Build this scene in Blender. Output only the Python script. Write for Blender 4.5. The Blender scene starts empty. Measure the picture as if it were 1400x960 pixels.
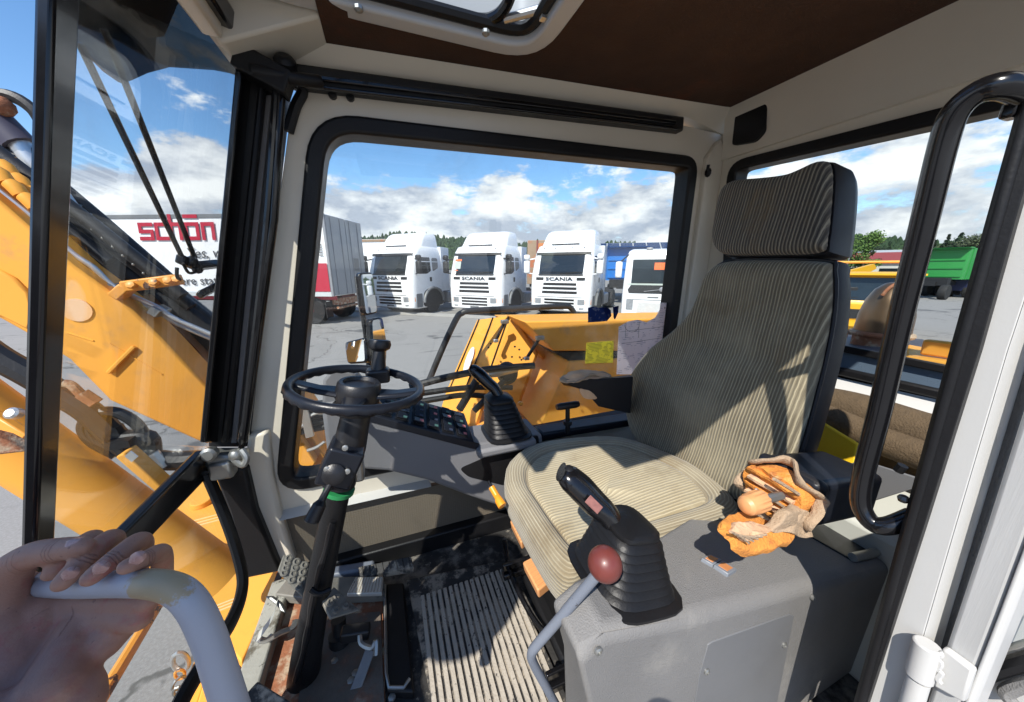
import bpy, bmesh, math, random
from mathutils import Vector as V, Matrix, Quaternion, noise
random.seed(7)
S = bpy.context.scene
R = math.radians
# ------------------------------------------------------------------ camera
FPX, CX, CY, HOR = 446.0, 700.0, 480.0, 367.0
TH = math.atan((CY - HOR) / FPX); YAW = R(20.6); H = 2.1          # eye 2.1 m above the yard
cam = bpy.data.cameras.new('camera'); camo = bpy.data.objects.new('camera', cam)
S.collection.objects.link(camo); S.camera = camo
cam.sensor_width = 36; cam.lens = 36 * FPX / 1400; cam.clip_start = .02; cam.clip_end = 6000
camo.location = (0, 0, H)
camo.rotation_euler = (R(90) - TH, 0, -YAW)
# ------------------------------------------------------------------ sky and sun
SUN_EL, SUN_AZ = R(48), R(225)     # azimuth of the sun measured from +Y towards +X
W = bpy.data.worlds.new('World'); S.world = W; W.use_nodes = True
nt = W.node_tree; nt.nodes.clear(); N = nt.nodes.new; L = nt.links.new
def wm(op, a, b=None, c=None):
    n = N('ShaderNodeMath'); n.operation = op
    for k, s in enumerate((a, b, c)):
        if s is None: continue
        if isinstance(s, (int, float)): n.inputs[k].default_value = s
        else: L(s, n.inputs[k])
    return n.outputs[0]
out = N('ShaderNodeOutputWorld'); bg = N('ShaderNodeBackground'); sky = N('ShaderNodeTexSky')
sky.sky_type = 'NISHITA'; sky.sun_disc = False; sky.sun_elevation = SUN_EL; sky.sun_rotation = SUN_AZ
sky.altitude = 300; sky.air_density = 1.0; sky.dust_density = .35; sky.ozone_density = 2.5
tc = N('ShaderNodeTexCoord'); sep = N('ShaderNodeSeparateXYZ'); L(tc.outputs['Generated'], sep.inputs[0])
mp = N('ShaderNodeMapping'); mp.inputs['Scale'].default_value = (1, 1, 2.3); mp.inputs['Location'].default_value = (3.1, 1.7, .35)
L(tc.outputs['Generated'], mp.inputs[0])
def wnoise(vec, scale, detail, rough=.55):
    n = N('ShaderNodeTexNoise'); n.inputs['Scale'].default_value = scale; n.inputs['Detail'].default_value = detail
    n.inputs['Roughness'].default_value = rough; L(vec, n.inputs['Vector']); return n.outputs['Fac']
n1 = wnoise(mp.outputs[0], 3.4, 12, .60)
mp2 = N('ShaderNodeMapping'); mp2.inputs['Scale'].default_value = (1, 1, 2.3); mp2.inputs['Location'].default_value = (3.1, 1.7, .25)
L(tc.outputs['Generated'], mp2.inputs[0]); n2 = wnoise(mp2.outputs[0], 3.4, 6, .55)
n3 = wnoise(mp.outputs[0], 9, 6, .6)
ele = N('ShaderNodeMapRange'); ele.interpolation_type = 'SMOOTHSTEP'
ele.inputs['From Min'].default_value = .13; ele.inputs['From Max'].default_value = .34
ele.inputs['To Min'].default_value = .215; ele.inputs['To Max'].default_value = -.06
L(sep.outputs['Z'], ele.inputs['Value'])
cov = wm('ADD', wm('ADD', n1, ele.outputs[0]), wm('MULTIPLY', wm('SUBTRACT', n3, .5), .12))
mask = N('ShaderNodeMapRange'); mask.interpolation_type = 'SMOOTHSTEP'
mask.inputs['From Min'].default_value = .575; mask.inputs['From Max'].default_value = .655; L(cov, mask.inputs['Value'])
shade = N('ShaderNodeMapRange'); shade.inputs['From Min'].default_value = -.10; shade.inputs['From Max'].default_value = .11
L(wm('SUBTRACT', wm('ADD', n1, wm('MULTIPLY', wm('SUBTRACT', n3, .5), .22)), n2), shade.inputs['Value'])
cc = N('ShaderNodeMix'); cc.data_type = 'RGBA'; L(shade.outputs[0], cc.inputs['Factor'])
CLOUD_LO, CLOUD_HI = (4.4, 5.0, 6.2, 1), (10.6, 10.8, 11.0, 1)
cc.inputs['A'].default_value = CLOUD_LO; cc.inputs['B'].default_value = CLOUD_HI
sat = N('ShaderNodeHueSaturation'); sat.inputs['Saturation'].default_value = 1.17; sat.inputs['Value'].default_value = 1.75
L(sky.outputs[0], sat.inputs['Color'])
mx = N('ShaderNodeMix'); mx.data_type = 'RGBA'; L(mask.outputs[0], mx.inputs['Factor'])
L(sat.outputs[0], mx.inputs['A']); L(cc.outputs['Result'], mx.inputs['B'])
L(mx.outputs['Result'], bg.inputs['Color']); bg.inputs['Strength'].default_value = .085
L(bg.outputs[0], out.inputs[0])
sun = bpy.data.lights.new('sun', 'SUN'); suno = bpy.data.objects.new('sun', sun); S.collection.objects.link(suno)
sun.energy = 4.6; sun.angle = R(.5); sun.color = (1, .95, .87)
SUNV = V((math.sin(SUN_AZ) * math.cos(SUN_EL), math.cos(SUN_AZ) * math.cos(SUN_EL), math.sin(SUN_EL)))   # towards the sun
suno.rotation_euler = SUNV.to_track_quat('Z', 'Y').to_euler()
suno.location = (-6, -6, 12)
S.view_settings.view_transform = 'Standard'; S.view_settings.look = 'None'; S.view_settings.gamma = 1
S.view_settings.exposure = .55
S.cycles.max_bounces = 10; S.cycles.transparent_max_bounces = 24; S.cycles.use_denoising = True
S.cycles.sample_clamp_indirect = 6
# ------------------------------------------------------------------ where a line of sight of the camera meets a plane of the place
cT, sT, cYw, sYw = math.cos(TH), math.sin(TH), math.cos(YAW), math.sin(YAW)
EYE = V((0, 0, H))
def ray(u, v):
    a, b = u - CX, CY - v
    fw, up = FPX * cT + b * sT, -FPX * sT + b * cT
    return V((a * cYw + fw * sYw, -a * sYw + fw * cYw, up))
def aY(u, v, y): r = ray(u, v); return EYE + r * (y / r.y)
def aX(u, v, x): r = ray(u, v); return EYE + r * (x / r.x)
def aZ(u, v, z): r = ray(u, v); return EYE + r * (z / r.z)             # z measured from the eye
def aP(u, v, p0, n): r = ray(u, v); return EYE + r * ((p0 - EYE).dot(n) / r.dot(n))
def aD(u, v, d): return EYE + ray(u, v) * (d / FPX)
def w(x, y, z): return V((x, y, z + H))
# ------------------------------------------------------------------ materials
def new_mat(name):
    m = bpy.data.materials.new(name); m.use_nodes = True
    t = m.node_tree; b = t.nodes['Principled BSDF']; return m, t, b
def tex(t, kind, **kw):
    n = t.nodes.new(kind)
    for k, v in kw.items(): n.inputs[k].default_value = v
    return n
def mixc(t, fac, a, b):
    n = t.nodes.new('ShaderNodeMix'); n.data_type = 'RGBA'
    for s, x in (('Factor', fac), ('A', a), ('B', b)):
        if isinstance(x, (tuple, list)): n.inputs[s].default_value = (*x[:3], 1)
        elif isinstance(x, (int, float)): n.inputs[s].default_value = x
        else: t.links.new(x, n.inputs[s])
    return n.outputs['Result']
def ramp(t, src, lo, hi):
    n = t.nodes.new('ShaderNodeMapRange'); n.interpolation_type = 'SMOOTHSTEP'
    n.inputs['From Min'].default_value = lo; n.inputs['From Max'].default_value = hi
    t.links.new(src, n.inputs['Value']); return n.outputs[0]
def coords(t, scale=(1, 1, 1), which='Object'):
    c = t.nodes.new('ShaderNodeTexCoord'); m = t.nodes.new('ShaderNodeMapping')
    m.inputs['Scale'].default_value = scale; t.links.new(c.outputs[which], m.inputs[0]); return m.outputs[0]
def nz(t, vec, scale, detail=4, rough=.6):
    n = tex(t, 'ShaderNodeTexNoise', Scale=scale, Detail=detail, Roughness=rough); t.links.new(vec, n.inputs['Vector']); return n.outputs['Fac']
def bump(t, b, src, strength, dist=.01):
    n = tex(t, 'ShaderNodeBump', Strength=strength, Distance=dist); t.links.new(src, n.inputs['Height']); t.links.new(n.outputs[0], b.inputs['Normal']); return n
def mat(name, col, rough=.5, metal=0.0, var=.12, vs=6.0, bmp=0.0, bs=60.0, spots=(), coat=0.0, spec=.5, stretch=(1, 1, 1), rvar=.12):
    m, t, b = new_mat(name); vec = coords(t, stretch)
    n = nz(t, vec, vs, 6)
    c = mixc(t, n, tuple(x * (1 - var) for x in col), tuple(min(1, x * (1 + var)) for x in col))
    rr = t.nodes.new('ShaderNodeMapRange'); rr.inputs['To Min'].default_value = max(.02, rough - rvar); rr.inputs['To Max'].default_value = min(1, rough + rvar)
    t.links.new(nz(t, vec, vs * 2.3, 4), rr.inputs['Value']); t.links.new(rr.outputs[0], b.inputs['Roughness'])
    for (sc, lo, hi, scale) in spots:
        c = mixc(t, ramp(t, nz(t, vec, scale, 8, .68), lo, hi), c, sc)
    t.links.new(c, b.inputs['Base Color']); b.inputs['Metallic'].default_value = metal
    b.inputs['Coat Weight'].default_value = coat; b.inputs['Coat Roughness'].default_value = .08
    b.inputs['Specular IOR Level'].default_value = spec
    if bmp: bump(t, b, nz(t, vec, bs, 4), bmp, .004)
    return m
def glass(name, tint=(.95, .97, .96), refl=1.0, dirt=.05):
    m = bpy.data.materials.new(name); m.use_nodes = True; t = m.node_tree; t.nodes.clear()
    o = t.nodes.new('ShaderNodeOutputMaterial'); tr = t.nodes.new('ShaderNodeBsdfTransparent'); tr.inputs[0].default_value = (*tint, 1)
    gl = t.nodes.new('ShaderNodeBsdfGlossy'); gl.inputs['Roughness'].default_value = .0
    df = t.nodes.new('ShaderNodeBsdfDiffuse'); df.inputs[0].default_value = (.6, .58, .53, 1)
    lw_ = t.nodes.new('ShaderNodeLayerWeight'); lw_.inputs[0].default_value = .5          # Schlick: the same from either side of the pane
    po = t.nodes.new('ShaderNodeMath'); po.operation = 'POWER'; po.inputs[1].default_value = 5; t.links.new(lw_.outputs['Facing'], po.inputs[0])
    mu = t.nodes.new('ShaderNodeMath'); mu.operation = 'MULTIPLY_ADD'; mu.inputs[1].default_value = .9 * refl; mu.inputs[2].default_value = .04 * refl; t.links.new(po.outputs[0], mu.inputs[0])
    m1 = t.nodes.new('ShaderNodeMixShader'); m2 = t.nodes.new('ShaderNodeMixShader')
    d = ramp(t, nz(t, coords(t), 5, 8, .7), .45, .9)
    mu2 = t.nodes.new('ShaderNodeMath'); mu2.operation = 'MULTIPLY'; mu2.inputs[1].default_value = dirt; t.links.new(d, mu2.inputs[0])
    t.links.new(mu2.outputs[0], m1.inputs[0]); t.links.new(tr.outputs[0], m1.inputs[1]); t.links.new(df.outputs[0], m1.inputs[2])
    t.links.new(mu.outputs[0], m2.inputs[0]); t.links.new(m1.outputs[0], m2.inputs[1]); t.links.new(gl.outputs[0], m2.inputs[2])
    t.links.new(m2.outputs[0], o.inputs[0]); return m
M = {}
M['beige'] = mat('beige cab paint', (.68, .625, .52), .42, var=.06, spots=[((.30, .22, .15), .70, .80, 9)], bmp=.05, bs=300)
M['white'] = mat('white cab paint', (.53, .525, .505), .42, var=.05, spots=[((.40, .36, .30), .70, .84, 14)], bmp=.04, bs=250)
M['rubber'] = mat('black rubber', (.009, .009, .010), .45, var=.4, spec=.3, bmp=.15, bs=160, spots=[((.10, .095, .085), .68, .85, 30)])
M['blackpaint'] = mat('black gloss paint', (.006, .006, .007), .20, var=.3, vs=20, spec=.4, rvar=.08, spots=[((.16, .15, .14), .735, .76, 60)], coat=.3)
M['blackplastic'] = mat('black plastic', (.011, .011, .013), .40, var=.25, bmp=.12, bs=350)
M['navyplastic'] = mat('worn blue black plastic', (.010, .012, .018), .36, var=.3, spec=.35, bmp=.08, bs=300)
M['vinyl'] = mat('black seat vinyl', (.016, .016, .019), .45, var=.2, spec=.3, bmp=.25, bs=500)
M['headliner'] = mat('rusty brown headliner', (.054, .022, .009), .92, var=.5, vs=7, bmp=.4, bs=200, spots=[((.10, .030, .010), .56, .75, 4)])
M['orange'] = mat('orange machine paint', (.80, .37, .06), .52, var=.08, vs=3, spots=[((.20, .075, .03), .69, .72, 22), ((.50, .20, .05), .6, .8, 3), ((.62, .31, .09), .56, .72, 7), ((.12, .07, .04), .72, .75, 60)], coat=0, spec=.2, bmp=.04, bs=40)
M['orangeworn'] = mat('chipped orange paint', (.74, .31, .042), .42, var=.12, vs=4, spots=[((.09, .035, .02), .60, .62, 11), ((.55, .42, .30), .68, .75, 5)], bmp=.1, bs=40)
M['steel'] = mat('bright steel', (.62, .62, .60), .36, .8, var=.1)
M['galv'] = mat('worn steel', (.36, .36, .34), .42, .8, var=.25, vs=18, spots=[((.12, .09, .07), .62, .75, 24)], bmp=.1)
M['console'] = mat('grey moulded console', (.195, .190, .184), .66, var=.2, vs=5, bmp=.5, bs=420, spots=[((.30, .285, .26), .52, .76, 4.5), ((.12, .11, .10), .62, .80, 8), ((.42, .40, .37), .70, .73, 70), ((.08, .075, .07), .73, .76, 55)])
M['consolefar'] = mat('dark grey moulded console', (.165, .165, .172), .6, var=.10, vs=5, bmp=.3, bs=700, spots=[((.20, .19, .17), .58, .8, 7)])
M['panel'] = mat('blue grey cover plate', (.155, .157, .162), .5, var=.1, bmp=.12, bs=500, spots=[((.28, .27, .25), .6, .8, 7)])
M['dirtfloor'] = mat('dirty floor plate', (.026, .025, .024), .75, var=.5, vs=14, bmp=.5, bs=60, spots=[((.22, .20, .17), .47, .66, 11), ((.30, .27, .22), .62, .72, 40)])
M['rust'] = mat('rusted floor steel', (.27, .105, .05), .9, var=.45, vs=18, bmp=.8, bs=90, spots=[((.42, .33, .23), .47, .60, 10), ((.05, .03, .02), .60, .70, 7)])
M['mat'] = mat('black floor mat rubber', (.032, .031, .030), .75, var=.5, vs=20, bmp=.5, bs=100, spots=[((.30, .26, .205), .47, .60, 17), ((.02, .02, .02), .62, .70, 40)])
M['ribdust'] = mat('dusty mat rib', (.42, .375, .31), .85, var=.25, vs=30, bmp=.4, bs=200, spots=[((.07, .066, .06), .58, .66, 60)])
M['foam'] = mat('yellowed seat foam', (.72, .28, .05), .95, var=.3, vs=30, bmp=1.0, bs=220, spots=[((.50, .17, .04), .55, .66, 34), ((.80, .50, .22), .60, .72, 18)])
M['foampeach'] = mat('peach coloured foam', (.66, .42, .25), .95, var=.2, vs=30, bmp=.8, bs=120)
M['cloth'] = mat('torn dusty cover cloth', (.40, .29, .19), .95, var=.3, vs=26, bmp=.9, bs=200)
M['knobpeach'] = mat('faded orange knob plastic', (.66, .31, .125), .45, var=.1, bmp=.03)
M['lever_orange'] = mat('orange lever plastic', (.80, .30, .02), .38, var=.05)
M['redball'] = mat('dark red ball plastic', (.150, .034, .027), .42, var=.25, vs=20, coat=.1, bmp=.05, bs=90, spots=[((.30, .12, .10), .62, .8, 14)])
M['leverpaint'] = mat('grey blue lever paint', (.165, .185, .225), .42, var=.15, spots=[((.04, .03, .03), .66, .69, 40)])
M['greytube'] = mat('grey handrail paint', (.52, .52, .56), .42, var=.06, bmp=.03, bs=90)
M['perf'] = None
M['shelf'] = mat('grey green painted steel', (.44, .45, .41), .5, var=.08, spots=[((.62, .62, .58), .66, .70, 16), ((.30, .12, .05), .74, .76, 12)])
M['dirtyledge'] = mat('dirty grey door ledge', (.30, .30, .26), .65, var=.3, vs=8, bmp=.3, bs=80, spots=[((.10, .09, .065), .48, .60, 12), ((.05, .05, .04), .60, .68, 30)])
M['carpet'] = mat('brown carpet', (.105, .072, .040), 1.0, var=.4, vs=60, bmp=1.0, bs=250)
M['yellow'] = mat('yellow plastic', (.86, .56, .02), .45, var=.05)
M['steeldust'] = mat('dusty trodden steel', (.19, .18, .155), .62, .15, var=.35, vs=20, bmp=.3, bs=90, spots=[((.045, .042, .038), .56, .70, 16)])
M['tracks'] = mat('dusty black channel', (.010, .010, .011), .5, var=.5, bmp=.2, bs=40, spots=[((.05, .045, .04), .55, .75, 9)])
M['hose'] = mat('black hydraulic hose', (.018, .018, .019), .5, var=.3, bmp=.2, bs=120, spots=[((.10, .09, .08), .64, .8, 14)])
M['glass'] = glass('cab glass', dirt=.13)
M['windscreen'] = glass('windscreen glass', (.94, .96, .96), 1.0, .16)
M['smoke'] = glass('smoked visor', (.20, .20, .21), .5, .10)
M['mirror'] = mat('mirror glass', (.8, .82, .83), .02, 1.0, var=.01, rvar=0)
M['darkglass'] = mat('dark vehicle glass', (.012, .016, .018), .06, var=.3, spec=.9, rvar=.02)
def fabric(name, light, dark, bleach, worn=.5, attr=False):
    m, t, b = new_mat(name); vec = coords(t); ov = vec
    if attr:
        at = t.nodes.new('ShaderNodeAttribute'); at.attribute_name = 'stripe'; cb = t.nodes.new('ShaderNodeCombineXYZ'); t.links.new(at.outputs['Fac'], cb.inputs['Y']); vec = cb.outputs[0]
    wv = t.nodes.new('ShaderNodeTexWave'); wv.wave_type = 'BANDS'; wv.bands_direction = 'Y'
    wv.inputs['Scale'].default_value = 37; wv.inputs['Distortion'].default_value = .9; wv.inputs['Detail'].default_value = 2; wv.inputs['Detail Scale'].default_value = 1.2
    t.links.new(vec, wv.inputs['Vector'])
    w2 = t.nodes.new('ShaderNodeTexWave'); w2.bands_direction = 'Y'; w2.inputs['Scale'].default_value = 12.3; w2.inputs['Distortion'].default_value = 1.5; t.links.new(vec, w2.inputs['Vector'])
    ad = t.nodes.new('ShaderNodeMath'); ad.operation = 'MULTIPLY'; w3 = t.nodes.new('ShaderNodeTexWave'); w3.bands_direction = 'Y'; w3.inputs['Scale'].default_value = 74; w3.inputs['Distortion'].default_value = 1.2; t.links.new(vec, w3.inputs['Vector'])
    a2 = t.nodes.new('ShaderNodeMath'); a2.operation = 'MULTIPLY_ADD'; a2.use_clamp = True; a2.inputs[1].default_value = .30; t.links.new(ramp(t, w3.outputs['Fac'], .6, 1), a2.inputs[0]); t.links.new(ramp(t, wv.outputs['Fac'], .70, 1.0), a2.inputs[2]); t.links.new(a2.outputs[0], ad.inputs[0]); t.links.new(ramp(t, w2.outputs['Fac'], -1.2, .9), ad.inputs[1])
    c = mixc(t, ad.outputs[0], dark, light)
    c = mixc(t, ramp(t, nz(t, ov, 4.5, 3), .40, .66), c, mixc(t, .52, c, bleach)) if worn else c
    c = mixc(t, ramp(t, nz(t, ov, 6, 6), .52, .70), c, mixc(t, .5, c, (.17, .115, .05))); c = mixc(t, .35, c, mixc(t, nz(t, ov, 900, 2), (.05, .045, .035), c))
    t.links.new(c, b.inputs['Base Color']); b.inputs['Roughness'].default_value = .95; b.inputs['Sheen Weight'].default_value = .15
    bump(t, b, wv.outputs['Fac'], .5, .003)
    return m
M['fabric'] = fabric('striped seat fabric', (.46, .40, .265), (.125, .102, .064), (.41, .36, .245))
M['fabricseat'] = fabric('sun bleached seat fabric', (.62, .54, .365), (.34, .28, .17), (.50, .455, .33))
M['fabricborder'] = fabric('sun bleached cushion border', (.52, .47, .34), (.27, .225, .15), (.46, .41, .29), .5, True)
M['fabrichead'] = fabric('dark striped headrest fabric', (.36, .31, .22), (.036, .030, .025), (.2, .2, .2), 0)
def perforated():
    m, t, b = new_mat('perforated beige trim'); vec = coords(t, (1, 1, 1))
    vo = t.nodes.new('ShaderNodeTexVoronoi'); vo.inputs['Scale'].default_value = 130; vo.inputs['Randomness'].default_value = .15; t.links.new(vec, vo.inputs['Vector'])
    c = mixc(t, ramp(t, vo.outputs['Distance'], .16, .30), (.03, .025, .02), (.135, .112, .082))
    c = mixc(t, ramp(t, nz(t, vec, 6, 6), .5, .75), c, (.14, .115, .085))
    t.links.new(c, b.inputs['Base Color']); b.inputs['Roughness'].default_value = .8; bump(t, b, vo.outputs['Distance'], .4, .003); return m
M['perf'] = perforated()
# ------------------------------------------------------------------ geometry
class G:
    def __init__(s): s.v = []; s.f = []
    def add(s, vs, fs):
        k = len(s.v); s.v += [V(p) for p in vs]; s.f += [tuple(i + k for i in f) for f in fs]; return s
    def box(s, c, d, rot=None):
        c = V(c); hx, hy, hz = d[0] / 2, d[1] / 2, d[2] / 2
        ps = [V((x, y, z)) for z in (-hz, hz) for x, y in ((-hx, -hy), (hx, -hy), (hx, hy), (-hx, hy))]
        if rot is not None: ps = [rot @ p for p in ps]
        return s.hexa([c + p for p in ps])
    def hexa(s, p): return s.add(p, [(3, 2, 1, 0), (4, 5, 6, 7), (0, 1, 5, 4), (1, 2, 6, 5), (2, 3, 7, 6), (3, 0, 4, 7)])
    def prism(s, poly, d):
        n = len(poly); d = V(d); a = [V(p) for p in poly]
        return s.add(a + [p + d for p in a], [tuple(range(n))[::-1], tuple(range(n, 2 * n))] + [(i, (i + 1) % n, n + (i + 1) % n, n + i) for i in range(n)])
    def ring(s, o, i, d):
        n = len(o); d = V(d); o = [V(p) for p in o]; i = [V(p) for p in i]; vs = o + i + [p + d for p in o] + [p + d for p in i]; fs = []
        for k in range(n):
            j = (k + 1) % n
            fs += [(k, j, n + j, n + k), (2 * n + k, 3 * n + k, 3 * n + j, 2 * n + j), (k, 2 * n + k, 2 * n + j, j), (n + k, n + j, 3 * n + j, 3 * n + k)]
        return s.add(vs, fs)
    def loft(s, loops, closed=True, cap=True):
        n = len(loops[0]); vs = [p for l in loops for p in l]; fs = []; m = n if closed else n - 1
        for a in range(len(loops) - 1):
            for k in range(m):
                j = (k + 1) % n; fs.append((a * n + k, a * n + j, (a + 1) * n + j, (a + 1) * n + k))
        if cap and closed: fs += [tuple(range(n))[::-1], tuple(range((len(loops) - 1) * n, len(loops) * n))]
        return s.add(vs, fs)
    def tube(s, pts, r, n=10, closed=False, cap=True, flat=1.0):
        pts = [V(p) for p in pts]; m = len(pts); rs = r if isinstance(r, (list, tuple)) else [r] * m
        def tan(k):
            a = pts[(k - 1) % m] if (closed or k > 0) else pts[k]; b = pts[(k + 1) % m] if (closed or k < m - 1) else pts[k]
            return (b - a).normalized()
        t0 = tan(0); up = V((0, 0, 1)) if abs(t0.z) < .9 else V((1, 0, 0)); nrm = (up - t0 * up.dot(t0)).normalized(); loops = []
        for k in range(m):
            t = tan(k); nrm = (nrm - t * nrm.dot(t)).normalized(); bi = t.cross(nrm)
            loops.append([pts[k] + (nrm * math.cos(q) * flat + bi * math.sin(q)) * rs[k] for q in (2 * math.pi * i / n for i in range(n))])
        if closed: loops.append(loops[0])
        return s.loft(loops, True, cap and not closed)
    def lathe(s, prof, o, axis=(0, 0, 1), n=20):
        o = V(o); ax = V(axis).normalized(); x = ax.orthogonal().normalized(); y = ax.cross(x)
        return s.loft([[o + ax * h + (x * math.cos(q) + y * math.sin(q)) * max(r, 1e-4) for q in (2 * math.pi * i / n for i in range(n))] for r, h in prof])
    def ball(s, c, r, n=14, sc=(1, 1, 1)):
        c = V(c); k = n // 2
        return s.loft([[c + V((r * sc[0] * math.sin(a) * math.cos(q), r * sc[1] * math.sin(a) * math.sin(q), r * sc[2] * math.cos(a))) for q in (2 * math.pi * i / n for i in range(n))] for a in (math.pi * max(j, .02) / (k + .02) for j in range(k + 1))])
    def build(s, name, m, parent=None, smooth=35, bevel=0, seg=2, sub=0):
        me = bpy.data.meshes.new(name); off = OFF.get(parent, V((0, 0, 0)))
        me.from_pydata([p - off for p in s.v], [], s.f); me.update()
        bm = bmesh.new(); bm.from_mesh(me); bmesh.ops.recalc_face_normals(bm, faces=bm.faces); bm.to_mesh(me); bm.free()
        o = bpy.data.objects.new(name, me); S.collection.objects.link(o); me.materials.append(M[m] if isinstance(m, str) else m)
        if smooth:
            me.polygons.foreach_set('use_smooth', [True] * len(me.polygons)); me.set_sharp_from_angle(angle=R(smooth))
        if bevel:
            b = o.modifiers.new('edge', 'BEVEL'); b.width = bevel; b.segments = seg; b.limit_method = 'ANGLE'; b.angle_limit = R(40); b.harden_normals = False
        if sub:
            b = o.modifiers.new('round', 'SUBSURF'); b.levels = b.render_levels = sub
        if parent: o.parent = parent; OFF[o] = off
        return o
OFF = {}
def thing(name, label, cat, loc=(0, 0, 0), group=None):
    o = bpy.data.objects.new(name, None); S.collection.objects.link(o); o.location = loc; o.empty_display_size = .1
    o['label'] = label; o['category'] = cat
    if group: o['group'] = group
    OFF[o] = V(loc); return o
def tag(o, label, cat, group=None):
    o['label'] = label; o['category'] = cat
    if group: o['group'] = group
    return o
def struct(o, kind='structure'): o['kind'] = kind; return o
def copy_tree(o, parent=None):
    c = o.copy(); S.collection.objects.link(c); c.parent = parent
    for ch in list(o.children): copy_tree(ch, c)
    return c
def smoothpath(pts, k=6, closed=False):
    pts = [V(p) for p in pts]; n = len(pts); res = []
    for i in range(n if closed else n - 1):
        p0 = pts[(i - 1) % n] if closed or i > 0 else pts[i]; p1 = pts[i]; p2 = pts[(i + 1) % n]; p3 = pts[(i + 2) % n] if closed or i < n - 2 else p2
        for j in range(k):
            t = j / k
            res.append(.5 * ((2 * p1) + (p2 - p0) * t + (2 * p0 - 5 * p1 + 4 * p2 - p3) * t * t + (3 * p1 - p0 - 3 * p2 + p3) * t ** 3))
    if not closed: res.append(pts[-1])
    return res
def rounded(pts, r, k=5):
    """a polygon (3D, planar) with its corners rounded by r (a number or one for each corner)"""
    pts = [V(p) for p in pts]; n = len(pts); res = []
    for i in range(n):
        p, a, b = pts[i], pts[i - 1], pts[(i + 1) % n]; rr = r[i] if isinstance(r, (list, tuple)) else r
        da, db = (a - p), (b - p); q = min(rr, da.length * .48, db.length * .48); A = p + da.normalized() * q; B = p + db.normalized() * q
        for j in range(k + 1):
            t = j / k; res.append(A * (1 - t) ** 2 + p * 2 * t * (1 - t) + B * t * t)
    return res
def inset(loop, d, nrm):
    """move a planar loop inward by d"""
    n = len(loop); nrm = V(nrm).normalized(); c = sum(loop, V((0, 0, 0))) / n; res = []
    for i in range(n):
        t = (loop[(i + 1) % n] - loop[i - 1]).normalized(); q = nrm.cross(t)
        if q.dot(c - loop[i]) < 0: q = -q
        res.append(loop[i] + q * d)
    return res
def text_mesh(s, size, mtx, m, name, parent, depth=.002, xs=1.0, shear=0.0, bold=0.0):
    cu = bpy.data.curves.new('lettering', 'FONT'); cu.body = s; cu.size = size; cu.extrude = depth; cu.shear = shear; cu.offset = bold; cu.align_x = 'CENTER'; cu.align_y = 'CENTER'; cu.resolution_u = 2
    o = bpy.data.objects.new('lettering', cu); S.collection.objects.link(o); dg = bpy.context.evaluated_depsgraph_get(); dg.update()
    me = bpy.data.meshes.new_from_object(o.evaluated_get(dg)); bpy.data.objects.remove(o); bpy.data.curves.remove(cu)
    off = OFF.get(parent, V((0, 0, 0)))
    for vx in me.vertices: vx.co = (mtx @ V((vx.co.x * xs, vx.co.y, vx.co.z))) - off
    o = bpy.data.objects.new(name, me); S.collection.objects.link(o); me.materials.clear(); me.materials.append(M[m] if isinstance(m, str) else m)
    if parent: o.parent = parent; OFF[o] = off
    return o
def frame_mtx(o, x, y):
    x = V(x).normalized(); z = x.cross(V(y)).normalized(); y = z.cross(x)
    m = Matrix((x, y, z)).transposed().to_4x4(); m.translation = V(o); return m
from mathutils.geometry import tessellate_polygon
def holed(g, outer, holes, d):
    """a flat plate with holes, d thick"""
    d = V(d); loops = [[V(p) for p in l] for l in [outer] + holes]; flat = [p for l in loops for p in l]; n = len(flat)
    fs = [tuple(t) for t in tessellate_polygon(loops)]; allf = [f for f in fs] + [tuple(i + n for i in f[::-1]) for f in fs]; k = 0
    for l in loops:
        m = len(l)
        for i in range(m): allf.append((k + i, k + (i + 1) % m, n + k + (i + 1) % m, n + k + i))
        k += m
    return g.add(flat + [p + d for p in flat], allf)
def lerp(a, b, t): return a + (b - a) * t
def bar(a, b, wd, ht, side=(0, 1, 0)):
    """an oblong bar from a to b: wd along side, ht across"""
    a, b = V(a), V(b); t = (b - a).normalized(); s = V(side); s = (s - t * s.dot(t)).normalized(); u = t.cross(s); g = []
    for p in (a, b): g += [p - s * wd / 2 - u * ht / 2, p + s * wd / 2 - u * ht / 2, p + s * wd / 2 + u * ht / 2, p - s * wd / 2 + u * ht / 2]
    return g
# ================================================================== the cab
FL = -.99                                   # cab floor below the eye
cab = thing('operator_cab', 'beige steel digger cab with black rubber window seals around the driver seat', 'cab', w(.4, .6, FL - .05))
def bbar(g, a, b, wd, ht, side=(0, 1, 0)): return g.hexa(bar(a, b, wd, ht, side))
# ---- far side wall with its window
YW = 1.05
outer = [aY(414, 112, YW), aY(938, 172, YW), w(1.31, YW, .50), w(1.31, YW, -.74), aY(576, 664, YW), aY(380, 707, YW), aY(340, 640, YW), aY(338, 600, YW), aY(398, 150, YW)]
wl = rounded([aY(424, 152, YW), aY(954, 215, YW), w(1.145, YW, -.66), aY(376, 676, YW)], [.11, .07, .09, .10], 7)
YN = V((0, -1, 0))
g = G(); holed(g, outer, [inset(wl, .012, YN)], (0, .05, 0)); g.build('side_wall', 'beige', cab, bevel=.003)
p = [q + YN * .012 for q in wl]; pi = [q + YN * .012 for q in inset(wl, .042, YN)]
g = G(); g.ring(p, pi, (0, .075, 0)); seal = g.build('window_seal', 'rubber', cab, bevel=.008, seg=3)
g = G(); g.prism([q + V((0, .028, 0)) for q in inset(wl, .036, YN)], (0, .006, 0)); g.build('side_window', 'glass', cab, smooth=0)
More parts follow.
